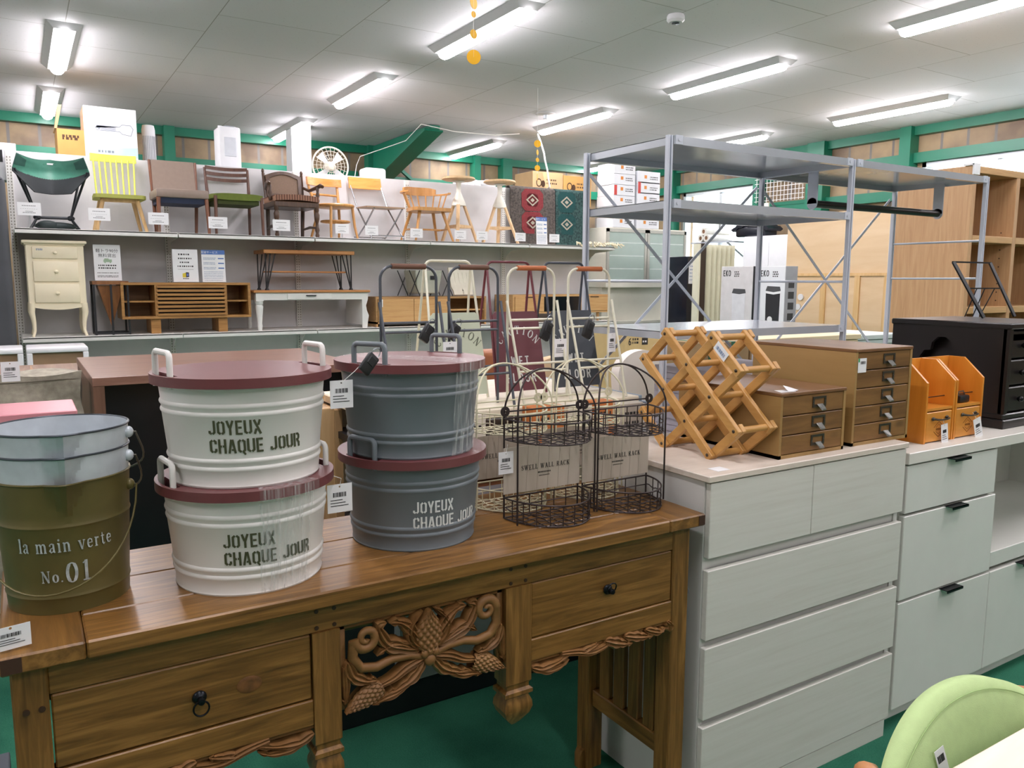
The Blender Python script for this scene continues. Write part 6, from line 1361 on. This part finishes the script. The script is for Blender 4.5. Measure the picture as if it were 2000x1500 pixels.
# ================================================================ the table behind the desk with frame racks and floor signs
PALE = WOOD('pale_birch_top', 'd9cbb0', 'e3d7bf', 'ebe1cc', axis='x', scale=6, rough=.45)
TZ = .973
tb2 = T('display_table', 'pale-topped display table behind the desk, carrying the frame racks and floor signs', 'table', (1.2, 2.2, 0))
B().box(.8, 1.64, 1.893, 2.48, TZ-.026, TZ, .003).obj('tabletop', PALE, tb2)
B().box(1.64, 1.652, 1.893, 2.48, TZ-.028, TZ+.001, .002).obj('edge_trim', M('blue_grey_edge', '8fa0ae', .4), tb2)
B().box(.8, 1.64, 1.83, 2.44, .853, .873).obj('under_shelf', M('black_board', '17181c', .4), tb2)
for x, y in ((.84, 2.17), (1.6, 2.17), (.84, 2.38), (1.6, 2.38)): B().box(x-.02, x+.02, y-.02, y+.02, .6, TZ-.026).obj('leg', PALE, tb2)
lc = T('low_cabinet', 'low black cabinet with a grey glass door, seen under the desk', 'cabinet', (1.2, 2.2, 0))
B().box(.62, 1.9, 2.14, 2.41, 0, .6, .003).obj('body', M('black_board', '17181c', .4), lc); B().box(.92, 1.25, 2.132, 2.14, .1, .5, .002).obj('glass_door', M('grey_green_glass', '6f7a74', .15), lc); B().box(.905, .92, 2.13, 2.14, .1, .5).obj('frame_strip', M('pale_strip', '8d9294', .4), lc)
ORP = M('orange_carton', 'c4743a', .6, var=.1, scale=12); CRC = M('cream_carton', 'd9d0bf', .6, var=.04); DKC = M('dark_carton', '4a2c20', .6)
for i, (x, w, h, m, l) in enumerate(((.82, .09, .085, DKC, 'dark brown small carton standing behind the left wire racks'), (.955, .095, .1, CRC, 'cream patterned carton behind the front wire rack'), (1.2, .11, .103, ORP, 'orange printed carton left of the pale printed one, behind the wire racks'),
        (1.322, .087, .1, CRC, 'pale printed carton between two orange ones, behind the wire racks'), (1.418, .075, .103, ORP, 'orange carton with a dark word on it, behind the right wire rack'), (1.51, .095, .09, M('stone_carton', 'b9b0a2', .6), 'stone grey printed carton beside the wine rack'))):
    t = T('carton', l, 'box', (x+w/2, 1.86, .873), 0, 'small cartons behind the wire racks'); B().box(x, x+w, 1.833, 1.888, .8732, .873+h, .0015).obj('box', m, t)
    g = B(); lines(g, lambda u, v, q: (x+u, 1.8328-q, .873+v), w*.12, w*.88, [h*.62, h*.3], h*.09, i+3); g.obj('printing', PRINT if m is not DKC else CRC, t, smooth=0)
GTUBE = M('grey_painted_tube', '4d5158', .4, .2); ITUBE = M('ivory_painted_tube', 'dcd9c4', .4, .1); GRB = M('brown_grip', '6b4a3a', .6); GRT = M('tan_leather_grip', 'b5673a', .55)
def frame_rack(x0, w, tube, grip, label, yb=1.992):
    t = T('frame_rack', label, 'rack', (x0+w/2, yb, TZ), 0, 'folding frame racks'); x1 = x0+w; R = .004; zt = 1.3665; r = .035
    def U(y0, y1, z0, z1, xi=0): return
    P = [(x0, yb, TZ+.001), (x0, yb, zt-r)]+[(x0+r-r*math.cos(a), yb, zt-r+r*math.sin(a)) for a in [PI/2*i/8 for i in range(1, 9)]]+[(x1-r+r*math.sin(a), yb, zt-r+r*math.cos(a)) for a in [PI/2*i/8 for i in range(0, 9)]]+[(x1, yb, TZ+.001)]
    B().tube(P, R, 10).obj('upright_frame', tube, t)
    for xx in (x0, x1): B().tube([(xx+(.006 if xx == x0 else -.006)*-1, yb-.006, 1.271), (xx, yb-.095, TZ+.001)], R, 10).obj('front_leg', tube, t)
    for z in (1.2145, 1.189): B().tube([(x0, yb, z), (x1, yb, z)], R*.9, 8).obj('rung', tube, t)
    for z in (1.09, 1.068): yy = yb-.095*(1.271-z)/(1.271-TZ); B().tube([(x0, yy, z), (x1, yy, z)], R*.9, 8).obj('rung', tube, t)
    B().cyl((x0+.033, yb, zt), (x1-.033, yb, zt), .0075, n=14).obj('grip', grip, t)
for x, w, tu, gr, l, st in ((.818, .165, GTUBE, GRB, 'grey tube folding frame rack with brown grip, leftmost of the four', 1), (1.022, .159, GTUBE, GRB, 'grey tube folding frame rack with brown grip, in front of the maroon sign', 2),
        (1.214, .165, ITUBE, GRT, 'ivory tube folding frame rack with tan grip, between the maroon and dark signs', 3), (1.431, .159, ITUBE, GRT, 'ivory tube folding frame rack with tan grip, rightmost of the four', 4)):
    frame_rack(x, w, tu, gr, l)
sec_tag((.962, 1.985, 1.206), .2, .6, 'black security tag clipped to the leftmost grey frame rack', 1.5)
sec_tag((1.045, 1.985, 1.206), .2, .6, 'black security tag clipped to the second grey frame rack', 1.4)
sec_tag((1.357, 1.985, 1.206), .2, .45, 'black security tag clipped to the ivory frame rack over the maroon sign', 1.7)
sec_tag((1.515, 1.985, 1.206), .2, .45, 'black security tag clipped to the rightmost ivory frame rack', 1.7)
hang_tag((.985, 1.915, 1.165), .042, .05, 'grey price tag hanging from the leftmost grey frame rack')
hang_tag((1.368, 1.94, 1.158), .044, .054, 'white price tag hanging below the ivory rack between the two dark signs')
hang_tag((1.602, 1.988, 1.165), .03, .06, 'small white price tag hanging on the rightmost ivory frame rack')
def floor_sign(x0, w, tube, board, ink, label, yt=2.184):
    t = T('floor_sign', label, 'sign', (x0+w/2, yt, TZ), 0, 'wet floor signs'); x1 = x0+w; zt = 1.388; r = .022; R = .004
    def leg(yb, nm):
        f = lambda z: yt+(yb-yt)*(zt-z)/(zt-TZ)
        P = [(x0-.012, f(TZ+.001), TZ+.001), (x0, f(zt-r), zt-r)]+[(x0+r-r*math.cos(a), yt, zt-r+r*math.sin(a)) for a in [PI/2*i/7 for i in range(1, 8)]]+[(x1-r+r*math.sin(a), yt, zt-r+r*math.cos(a)) for a in [PI/2*i/7 for i in range(0, 8)]]+[(x1, f(zt-r), zt-r), (x1+.012, f(TZ+.001), TZ+.001)]
        B().tube(P, R, 8).obj(nm, tube, t); return f
    f = leg(yt-.087, 'front_frame'); leg(yt+.07, 'rear_frame')
    zb, zu = .986, 1.2325
    fn = lambda u, v, q: (x0+w/2+u, f(zb+v)-.006-q, zb+v)
    hw = w/2+.008; b = B(); b.plate([(-hw, 0), (hw, 0), (hw-.004, zu-zb-.012), (hw-.016, zu-zb), (-hw+.016, zu-zb), (-hw+.004, zu-zb-.012)], [], -.003, .002, fn); b.obj('board', board, t)
    f3 = lambda u, v, q: fn(u, v, q+.0025)
    g = B()
    for i, c in enumerate('CAUTION'):   # letters on an arch
        a = math.radians((3-i)*16.5); rr = .0765; wd, pl = serif(c); s = .0255
        for p in [k for p in pl for k in (p.q if isinstance(p, Rib) else [p])]: g.plate([(-(rr+(v*s))*math.sin(a)+(u-wd/2)*s*math.cos(a), .1+(rr+v*s)*math.cos(a)+(u-wd/2)*s*math.sin(a)) for u, v in p], [], 0, .0006, f3)
    for s_, v in (('WET', .078), ('FLOOR', .026)):
        h = .0296; pl, wd = layout(s_, block, h, wx=1.0, gap=.28)
        for p in pl: g.plate([(u-wd/2+.14*h, q+v) for u, q in p], [], 0, .0006, f3)
    g.obj('lettering', ink, t, smooth=0)
MAR = M('maroon_paint', '6d3a42', .5, var=.05); CHA = M('charcoal_paint', '474c53', .5, var=.05); SAGE = M('sage_paint', 'c5cdb6', .5, var=.04)
floor_sign(1.04, .157, ITUBE, SAGE, M('dark_sage_print', '6a6f5e', .6), 'pale green CAUTION WET FLOOR sign, half hidden by the top grey tub')
floor_sign(1.253, .161, M('maroon_tube', '6b3038', .4), MAR, INKW, 'maroon CAUTION WET FLOOR sign on the display table')
floor_sign(1.47, .161, M('charcoal_tube', '3d424c', .4), CHA, INKW, 'dark grey CAUTION WET FLOOR sign on the display table')
# ================================================================ left middle ground
WN = WOOD('walnut_top', '7b5a4c', '8a6757', '977464', axis='x', scale=6, rough=.3); WNS = WOOD('walnut_side', '5f4433', '6f5140', '7d5d4a', axis='z', scale=6, rough=.45)
wc = T('walnut_counter', 'walnut counter with a black recessed front, behind the white tubs', 'counter', (.75, 3.9, 0))
B().box(.22, 1.32, 3.45, 4.4, .915, .95, .002).obj('top', WN, wc)
for a, c in ((.222, .262), (1.28, 1.318)): B().box(a, c, 3.452, 4.398, 0, .915).obj('side_panel', WNS, wc)
B().box(.262, 1.28, 3.56, 3.58, 0, .915).obj('front_panel', M('black_navy_panel', '10131a', .35), wc)
g = B(); g.hexa([(1.02, 3.5, .9505), (1.12, 3.5, .9505), (1.13, 3.6, .9505), (1.02, 3.6, .9505), (1.02, 3.5, .952), (1.12, 3.5, .952), (1.13, 3.6, .955), (1.02, 3.6, .953)]); tag(g.obj('paper_sheet', PAPER), 'white paper sheet lying on the walnut counter beside the grey tub handle', 'paper')
PO = WOOD('pale_oak_block', 'b58f60', 'c6a173', 'd3b184', axis='z', scale=6, rough=.45); POX = WOOD('pale_oak_block_top', 'c9a06a', 'd6b07c', 'dfbd8c', axis='x', scale=6, rough=.45)
ob = T('oak_side_cabinet', 'pale oak stepped cabinet glimpsed between the white and grey tubs', 'cabinet', (.72, 2.55, 0))
B().box(.5, .79, 2.3, 2.8, 0, .947, .002).obj('body', PO, ob); B().box(.47, .772, 2.34, 2.8, .963, .992, .002).obj('upper_board', POX, ob); B().box(.5, .772, 2.4, 2.8, .947, .963).obj('riser', PO, ob); B().box(.79, .815, 2.3, 2.8, 0, .94, .002).obj('side_panel', M('darker_oak', 'a5845c', .5), ob)  # side panel in a plain, darker oak tone than the body
LIN = M('grey_linen', 'a39c8c', .95, var=.22, scale=40, bump=.3)
so = T('linen_headboard', 'grey-beige linen upholstered bed headboard at the left', 'headboard', (-.4, 3.7, 0))
b = B(); b.slab(lambda u, v: (-1.3+1.49*u, 3.62+.012*math.sin(9*u+2*v)+.01*math.sin(23*u*v+1), .02+(.955+.02*math.sin(u*7)*(.3)-.012*u)*v), 40, 24, .1); b.obj('upholstery', LIN, so, smooth=70)
B().tube([(-1.3+1.49*i/30, 3.565+.012*math.sin(9*i/30+2), .948+.004*math.sin(i*.7)-.012*i/30) for i in range(31)], .003, 5).obj('seam', M('dark_linen_seam', '6f685a', .9), so)
hang_tag((-.045, 3.52, 1.02), .06, .075, 'white price tag hanging on the linen headboard at the left edge')
PK = M('pink_lacquer', 'd98f98', .3, var=.03)
t = T('pink_table', 'pink lacquered table behind the nested buckets', 'table', (-.2, 3.3, 0)); B().box(-.6, .14, 2.95, 3.23, .86, .902, .003).obj('tabletop', PK, t)
for x, y in ((-.58, 2.98), (.11, 3.2), (-.58, 3.2), (.11, 2.98)): B().box(x-.02, x+.02, y-.02, y+.02, 0, .86).obj('leg', PK, t)
t = T('floor_carton', 'flat grey carton on the carpet at the bottom left corner', 'box', (-.3, 2.1, 0)); B().box(-.6, -.1, 1.85, 2.42, 0, .06, .003).obj('box', M('slate_carton', '565b62', .7), t); B().box(-.6, -.1, 2.1, 2.14, .06, .0605).obj('tape', M('slate_tape', '656a70', .4), t)
MP = WOOD('mottled_walnut_top', '86695a', '957868', 'a98d78', axis='y', scale=5, rough=.4)
t = T('coffee_table', 'brown parquet-topped table behind the linen headboard', 'table', (-.3, 4.8, 0)); B().box(-1.2, .31, 4.45, 5.3, .8, .84, .003).obj('tabletop', MP, t)
for x, y in ((-1.1, 4.55), (.25, 4.55), (-1.1, 5.2), (.25, 5.2)): B().box(x-.03, x+.03, y-.03, y+.03, 0, .8).obj('leg', MP, t)
b = B(); b.plate([(.02, 4.46), (.07, 4.46), (.03, 5.28)], [], 0, .001, lambda u, v, q: (u, v, .8402+q)); b.obj('inlay', M('pale_inlay', 'c09a76', .5), bpy.data.objects[t.name])
for x0, x1, l in ((-.42, .0, 'white open cube table at the left edge, below the shelving'), (.02, .4, 'white open cube table with a brown inside, below the cream chest')):
    t = T('cube_table', l, 'side table', ((x0+x1)/2, 6.6, 0)); b = B(); y0, y1 = 6.42, 6.82
    b.box(x0, x1, y0, y1, .815, .85, .01, 2); b.box(x0, x0+.035, y0, y1, 0, .815, .004); b.box(x1-.035, x1, y0, y1, 0, .815, .004); b.obj('frame', M('white_gloss', 'f0eff2', .25, var=.01), t)
    B().box(x0+.035, x1-.035, y0+.03, y1, .02, .814).obj('drawer_block', M('brown_inside', '97795c', .6), t)
BRL = M('brown_leather', 'a5623a', .45, var=.1, scale=20, bump=.1)
t = T('leather_chair', 'tan brown leather chair behind the pale green sign', 'chair', (1.78, 3.0, 0)); b = B(); b.box(1.6, 1.99, 2.97, 3.07, .45, 1.03, .03, 3); b.obj('backrest', BRL, t, smooth=60); b = B(); b.box(1.6, 1.99, 3.0, 3.4, .36, .45, .03, 3); b.obj('seat', BRL, t, smooth=60)
for x, y in ((1.63, 3.02), (1.96, 3.02), (1.63, 3.37), (1.96, 3.37)): B().cyl((x, y, 0), (x, y, .37), .015).obj('leg', M('dark_leg', '2a211c', .5), t)
# white and beige padded chair backs right of the table
def pad_chair(cx, y, w, zt, mat, label, arch=.5):
    t = T('padded_chair', label, 'chair', (cx, y+.2, 0)); hw = w/2
    pts = [(-hw, .42), (hw, .42), (hw, zt-hw*arch)]+[(hw*math.cos(a), zt-hw*arch+hw*arch*math.sin(a)) for a in [PI*i/18 for i in range(1, 18)]]+[(-hw, zt-hw*arch)]
    b = B(); b.plate(pts, [], 0, .06, lambda u, v, q: (cx+u, y+q+.12*(v-.42), v)); b.obj('backrest', mat, t, smooth=50)
    B().box(cx-hw, cx+hw, y+.0, y+.45, .36, .44, .03, 3).obj('seat', mat, t, smooth=60)
    for sx in (-1, 1):
        for dy in (.04, .4): B().cyl((cx+sx*(hw-.03), y+dy, 0), (cx+sx*(hw-.03), y+dy, .38), .014).obj('leg', BEE, t)
    return t
pad_chair(2.655, 2.98, .33, .985, M('white_felt', 'e9e2da', .9, var=.03), 'white padded chair with rounded back between the sign and the wine rack', .8)
pad_chair(2.33, 3.2, .34, .955, M('beige_felt', 'cdb08c', .9, var=.06), 'beige padded chair behind the dark grey sign', .35)
pad_chair(2.0, 3.2, .24, .95, M('sand_felt', 'c8b39a', .9, var=.1), 'sand-coloured padded chair between the maroon and dark signs', .4)
CT6 = M('kraft_carton', 'cdb681', .7, var=.04)
t = T('carton', 'yellow kraft carton printed with a 6, under the steel shelf', 'box', (3.1, 3.6, .7)); B().box(2.92, 3.5, 3.5, 3.8, 0, 1.035, .002).obj('box', CT6, t)
fn = lambda u, v, q: (2.94+u, 3.4992-q, .965+v)
g = B(); g.polys([[(u, v) for u, v in p] for p in layout('6', block, .042)[0]], fn, 0, .0005); lines(g, fn, .03, .085, [.028, .008], .012, 3); g.plate([(.1, .0), (.145, .0), (.145, .04), (.1, .04)], [], 0, .0004, fn); g.obj('printing', PRINT, t, smooth=0)
g = B(); lines(g, lambda u, v, q: fn(u, v, q+.0005), .106, .14, [.014], .01, 5); g.plate(ribbon(arc(.235, -.02, .05, .03, 30, 330, 20), .0012), [], 0, .0004, fn); g.obj('picture', PAPER, t, smooth=0)
# strapped cartons under the steel shelf
STRAP = M('green_strap', '3f7a5c', .5)
for i, (x0, x1, z0, z1, l) in enumerate(((2.44, 2.72, .62, 1.07, 'brown carton with green straps, left of two behind the wine rack'), (2.73, 3.0, .62, 1.05, 'brown carton with green strap, right of two behind the wine rack'))):
    t = T('carton', l, 'box', ((x0+x1)/2, 2.55, z0)); B().box(x0, x1, 2.42, 2.66, 0, z1, .002).obj('box', M('brown_carton', 'a58a62', .8, var=.06), t)
    for k in (.12, .6): B().box(x0+k*(x1-x0), x0+k*(x1-x0)+.022, 2.417, 2.662, 0.001, z1+.002).obj('strap', STRAP, t)
t = T('paper_stack', 'stack of pale lilac paper sheets behind the low brown drawer box', 'paper stack', (2.2, 2.0, .75)); b = B()
for k in range(12): d = ((k*37) % 7-3)*.0012; b.box(1.95+d, 2.38+d, 1.86+d, 2.17+d, .7505+.0235*k, .7505+.0235*k+.022)
b.obj('sheets', M('lilac_paper', 'c6bdc4', .7), t)
PLK = WOOD('pale_plank', 'd3bd93', 'decb a5'.replace(' ', ''), 'e6d6b4', axis='x', scale=6, rough=.6)
for i, (x0, x1, y0, y1, z1, m, l) in enumerate(((3.3, 4.15, 2.9, 3.3, 1.03, PLK, 'pale timber planks stacked below the lowest steel shelf'), (4.2, 4.75, 3.0, 3.4, 1.01, M('pale_blue_board', 'cfd8d6', .4), 'pale blue-white boards stacked right of the timber planks'))):
    t = T('board_stack', l, 'boards', ((x0+x1)/2, (y0+y1)/2, 0))
    B().box(x0, x1, y0, y1, 0, z1-.09).obj('base_block', m, t)
    for k in range(3): B().box(x0-.02*k, x1+.015*k, y0-.01*k, y1, z1-.09+.03*k, z1-.063+.03*k, .002).obj('board', m, t)
# ================================================================ right background
FRO = M('frosted_glass', 'a5b6ae', .25, var=.03); ALF = M('cabinet_aluminium', 'b4b3aa', .4, .3); KWH = M('kitchen_cream', 'dedccf', .4, var=.02)
kc = T('kitchen_cupboard', 'tall cream kitchen cupboard with frosted sliding glass doors', 'cupboard', (6.85, 8.0, 0)); x0, x1, y0, y1 = 6.17, 7.5, 7.8, 8.25
b = B(); b.box(x0, x1, y0+.02, y1, 1.25, 1.985, .003); b.box(x0+.02, x1-.02, y0+.1, y1, .83, 1.25); b.box(x0, x1-.06, y0-.02, y1, .8, .83); b.box(x0, x1-.06, y0, y1, .0, .8); b.obj('case', KWH, kc)
B().box(x0, x1, y0-.002, y0+.02, 1.25, 1.31).obj('bottom_rail', KWH, kc)
for a, c in ((x0+.01, 6.82), (6.83, x1-.01)):
    f = B(); z0, z1 = 1.315, 1.97
    for q in ((a, a+.035, z0, z1), (c-.035, c, z0, z1), (a, c, z0, z0+.035), (a, c, z1-.04, z1)): f.box(q[0], q[1], y0-.004, y0+.018, q[2], q[3])
    d = f.obj('sliding_door', ALF, kc); B().box(a+.035, c-.035, y0+.004, y0+.01, z0+.035, z1-.04).obj('glass_panel', FRO, d)
    for k in range(1, 4): B().box(a+.05, c-.05, y0+.0035, y0+.0042, z0+.16*k, z0+.16*k+.012).obj('shelf_line', M('pale_shelf_line', 'd3ddd8', .5), d)
for k in range(2): B().box(x0+.02, x1-.08, y0-.012, y0, .42+.19*k, .6+.19*k, .002).obj('drawer', KWH, kc)
SPK = M('red_print', 'c8433c', .6); ORM = M('orange_print', 'dd8a3a', .6)
for i, (x0, w, ys) in enumerate(((6.28, .34, [1.99, 2.12, 2.25, 2.38, 2.51, 2.64]), (6.66, .37, [1.99, 2.14, 2.29, 2.42, 2.55]))):
    for k, z in enumerate(ys):
        h = (ys[1]-ys[0])-.004; last = k == len(ys)-1
        pos = ['bottom', 'second', 'third', 'fourth', 'fifth', 'topmost'][k] if not last else 'topmost'
        t = T('shoe_carton', 'white carton with red and orange print, %s of the %s stack on the cupboard' % (pos, 'left' if i == 0 else 'right'), 'box', (x0+w/2, 7.97, z), 0, 'white cartons stacked on the cupboard')
        B().box(x0+.008*(k % 2), x0+w, 7.82, 8.15, z-.003, z-.003+h, .002).obj('box', WBX, t)
        g = B(); fn = lambda u, v, q: (x0+u, 7.8193-q, z+v); g.plate([(.11, .055), (.15, .055), (.15, .095), (.11, .095)], [], 0, .0004, fn); g.obj('orange_mark', ORM, t, smooth=0)
        g = B(); lines(g, fn, w*.55, w*.9, [.07, .045], .012, k+i*9); g.obj('printing', PRINT, t, smooth=0)
        if k in (1, 3): g = B(); g.plate([(.0, .0), (.045, .0), (.045, h*.95), (.0, h*.95)], [], 0, .0003, lambda u, v, q: (x0+.009+u, 7.8193-q, z-.002+v)); g.obj('red_panel', SPK, t, smooth=0)
# tall black cupboard, folding screen
t = T('black_cupboard', 'black glossy tall cupboard with a white notice, behind the steel shelving', 'cupboard', (7.15, 7.4, 0)); B().box(6.76, 7.25, 7.0, 7.4, 0, 1.62, .003).obj('body', M('blue_black_gloss', '161b28', .15), t)
B().box(6.78, 6.88, 6.992, 6.999, 1.3, 1.55).obj('notice', PAPER, t)
g = B(); lines(g, lambda u, v, q: (6.78+u, 6.991-q, 1.3+v), .01, .09, [.04, .08, .12, .16, .2], .012, 8); g.obj('printing', BLU, t, smooth=0)
fs = T('folding_door', 'cream pleated folding door with a dark frame post, behind the steel shelving', 'folding door', (6.7, 6.6, 0))
b = B(); P = []
for i in range(13): P.append((6.53+.037*i, 6.47+(.1 if i % 2 else 0)))
for p, q in zip(P, P[1:]): b.bar((p[0], p[1], .3), (q[0], q[1], .3), 1.0, 1.0) if False else b.hexa([(p[0], p[1], .02), (q[0], q[1], .02), (q[0], q[1]+.008, .02), (p[0], p[1]+.008, .02), (p[0], p[1], 1.735), (q[0], q[1], 1.735), (q[0], q[1]+.008, 1.735), (p[0], p[1]+.008, 1.735)])
b.obj('pleats', M('cream_vinyl', 'd6d4bd', .5, var=.03), fs, smooth=0)
B().box(6.44, 6.52, 6.47, 6.56, 0, 1.745).obj('post', M('dark_brown_post', '2c231f', .4), fs); B().box(6.415, 6.44, 6.47, 6.56, 0, 1.74).obj('edge_strip', M('cream_vinyl', 'd6d4bd', .5), fs)
# trash-can cartons, front facing the aisle (-x)
def can_carton(y0, y1, x, z1, label, side, dark, dp):
    t = T('bin_carton', label, 'box', (x+.2, (y0+y1)/2, 0), 0, 'pedal bin cartons'); B().box(x, x+dp, y0, y1, 0, z1, .003).obj('box', WBX if dark else M('pale_photo_carton', 'd2cfd0', .5), t)
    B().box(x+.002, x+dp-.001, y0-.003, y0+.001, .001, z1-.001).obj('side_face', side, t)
    fn = lambda u, v, q: (x-.0008-q, y1-u, z1+v)    # u runs from the far end towards the near end
    w = y1-y0; g = B(); h = .058
    for p in layout('EKO', block, h, wx=.95, gap=.12)[0]: g.plate([(u+.03, v-.095) for u, v in p], [], 0, .0006, fn)
    lines(g, fn, .05+h*2.1, .05+h*3.4, [-.06, -.08, -.1], .012, 5); g.obj('lettering', PRINT, t, smooth=0)
    body = M('bin_black', '2b2c30', .4) if dark else M('bin_silver', 'd9d9de', .4)
    c = w*.6; z = -.26 if not dark else -.23; r = .085; g = B(); g.plate([(c-r, -.58), (c-r*1.08, z), (c+r*.9, z), (c+r*.85, -.56)], [], 0, .0006, fn); g.obj('bin_picture', body, t, smooth=0)
    g = B(); g.plate([(c-r*1.12, z), (c-r*.9, z+.045), (c+r*.85, z+.04), (c+r*.97, z+.002), (c, z-.01)], [], .0006, .0012, fn); g.obj('lid_picture', M('bin_lid_grey', '4c4d50', .4), t, smooth=0)
    if dark:
        g = B(); g.plate([(c-r*1.1, z-.022), (c, z-.034), (c+r*.95, z-.022), (c+r*.97, z), (c, z-.012), (c-r*1.12, z)], [], .0012, .0018, fn); g.obj('pale_band', PAPER, t, smooth=0)
        g = B(); g.plate(arc(c-r*.4, -.5, .03, .03, 0, 345, 20), [], .0006, .0012, fn); g.obj('round_badge', PAPER, t, smooth=0)
    return t
EKX = 6.0
can_carton(5.327, 5.734, EKX, 1.475, 'pale photo-printed pedal bin carton showing a silver bin', BLK, False, .072)
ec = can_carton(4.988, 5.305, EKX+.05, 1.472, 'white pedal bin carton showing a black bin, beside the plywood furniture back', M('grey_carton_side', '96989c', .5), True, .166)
fn = lambda u, v, q: (EKX+.05+u, 4.9845-q, v)
for k in range(4): B().plate([(.045, 1.27-.1*k), (.125, 1.27-.1*k), (.125, 1.335-.1*k), (.045, 1.335-.1*k)], [], 0, .0005, fn).obj('small_picture', PRINT, ec, smooth=0)
# white wall cupboard by the window with a black bag and plastic rolls on top
t = T('white_wardrobe', 'white two-door cupboard under the black bag, against the right wall', 'cupboard', (8.8, 7.35, 0)); B().box(8.6, 9.0, 6.93, 7.82, 0, 1.94, .003).obj('case', WBX, t)
for a, c in ((6.935, 7.372), (7.376, 7.815)): B().box(8.585, 8.6, a, c, .06, 1.915, .002).obj('door', WBX, t)
t = T('black_bag', 'black plastic bag lying on the white cupboard by the window', 'bag', (8.8, 7.7, 1.94)); b = B(); b.slab(lambda u, v: (8.62+.3*v, 7.45+.62*u, 1.945+.17*math.sin(PI*min(1, max(0, u*.9+.05)))**.4+.01*math.sin(u*40)), 20, 8, .05); b.box(8.63, 8.9, 7.5, 8.02, 1.941, 2.09, .03, 2); b.obj('body', M('black_bin_bag', '1a1c26', .3), t, smooth=60)
for k, (y, z, l) in enumerate(((8.66, 1.957, 'left lower of three white plastic rolls by the window'), (8.602, 2.052, 'upper of three white plastic rolls by the window'), (8.545, 1.957, 'right lower of three white plastic rolls by the window'))):
    t = T('plastic_roll', l, 'roll', (8.85, y, z), 0, 'white plastic rolls'); B().lathe([(.03, 0), (.055, 0), (.055, .5), (.03, .5)], 24, (0, 0, 0), closed=True).obj('sheeting', M('plastic_sheeting', 'dcdad2', .4), t)
    o = [c for c in t.children][0]; o.data.transform(Matrix.Translation(Vector((8.55, y, z))+Vector((-8.85, -y, -z))-Vector((-8.85, -y, -z))*1) @ Matrix.Rotation(PI/2, 4, 'Y')) if False else None
    o.data.transform(Matrix.Translation((8.85, y, z))); o.data.transform(Matrix.Rotation(PI/2, 4, 'Y')); o.data.transform(Matrix.Translation((-.25, 0, 0)))
    B().tube([(8.605, y, z), (9.095, y, z)], .029, 14).obj('core', M('roll_core', '7c5a40', .8), t)
t = T('wall_shelf', 'grey metal wall shelf under the plastic rolls at the window', 'shelf', (8.9, 8.5, 1.9)); B().box(8.6, 9.1, 8.1, 8.85, 1.88, 1.9).obj('board', STL, t)
for y in (8.15, 8.8): B().bar((8.62, y, 1.88), (9.1, y, 1.6), .02, .02).obj('bracket', STL, t)
# plywood furniture back
PLY = WOOD('pale_plywood', 'dcbd93', 'e2c59d', 'e8cda8', axis='y', scale=3, rough=.55, stretch=6, bump=0); PLYB = WOOD('pale_batten', 'd4ab72', 'dfb981', 'e6c592', axis='z', scale=5, rough=.5, bump=0)
pb = T('furniture_back', 'tall pale plywood back of a cupboard with battens, behind the steel shelving', 'cupboard', (7.6, 5.5, 0)); X = 7.4
B().box(X, X+.45, 4.83, 6.1, 0, 2.06, .003).obj('panel', PLY, pb)
B().box(X-.02, X, 4.83, 6.1, 1.39, 1.42).obj('rail', PLYB, pb)
for y in (4.845, 5.176, 5.585, 6.085): B().box(X-.018, X, y-.03, y+.03, .02, 1.39).obj('batten', PLYB, pb)
B().box(X-.02, X+.005, 4.81, 4.845, 0, 2.07).obj('edge_batten', M('whitewood_edge', 'efe3cf', .5), pb)
for y, z in ((5.87, 1.16), (5.9, 1.05)): q = B(); q.cyl((X-.02, y, z), (X-.004, y, z), .035, n=20); q.obj('cable_cap', PAPER, pb)
# oak cube bookcase
OKB = WOOD('oak_bookcase_front', 'b98d5a', 'c79c69', 'd2aa78', axis='x', scale=6, rough=.45); OKZ = WOOD('oak_bookcase_side', 'b58a60', 'c2986d', 'cca57b', axis='z', scale=7, rough=.45, stretch=18)
bk = T('oak_bookcase', 'large open oak bookcase at the right edge', 'bookcase', (6.2, 3.3, 0)); x0, x1, y0, y1 = 5.45, 7.2, 3.0, 3.57; zt = 2.1
B().box(x0, x0+.045, y0, y1, 0, zt, .002).obj('side_panel', OKZ, bk); B().box(x1-.045, x1, y0, y1, 0, zt, .002).obj('side_panel', OKZ, bk)
B().box(x0+.045, x1-.045, y0, y1, zt-.045, zt, .002).obj('top_panel', OKB, bk); B().box(x0+.045, x1-.045, y1-.02, y1, 0, zt-.045).obj('back_panel', M('oak_inside', '7d5c40', .6, var=.06), bk)
for x in (6.01, 6.6): B().box(x, x+.045, y0, y1-.02, 0, zt-.045, .002).obj('divider', OKZ, bk)
for a, c in ((5.495, 6.01), (6.055, 6.6), (6.645, 7.155)):
    for z in (1.6, 1.115, .62, .05): B().box(a, c, y0, y1-.02, z, z+.045, .002).obj('shelf', OKB, bk)
for i in range(9): q = B(); q.cyl((6.0095, y0+.08, 1.2+.06*i), (6.0085, y0+.08, 1.2+.06*i), .005, n=8); q.obj('shelf_pin_hole', M('pin_hole', '4a3424', .7), bk)
# wardrobe mass behind the black chest
t = T('corner_bracket_tag', 'white plastic edge protector on the corner of the oak bookcase', 'edge protector', (5.45, 3.0, 2.1)); b = B(); b.box(5.43, 5.5, 2.99, 3.06, 2.1005, 2.112); b.box(5.43, 5.5, 2.985, 2.9975, 2.04, 2.112); b.obj('cap', PAPER, t)
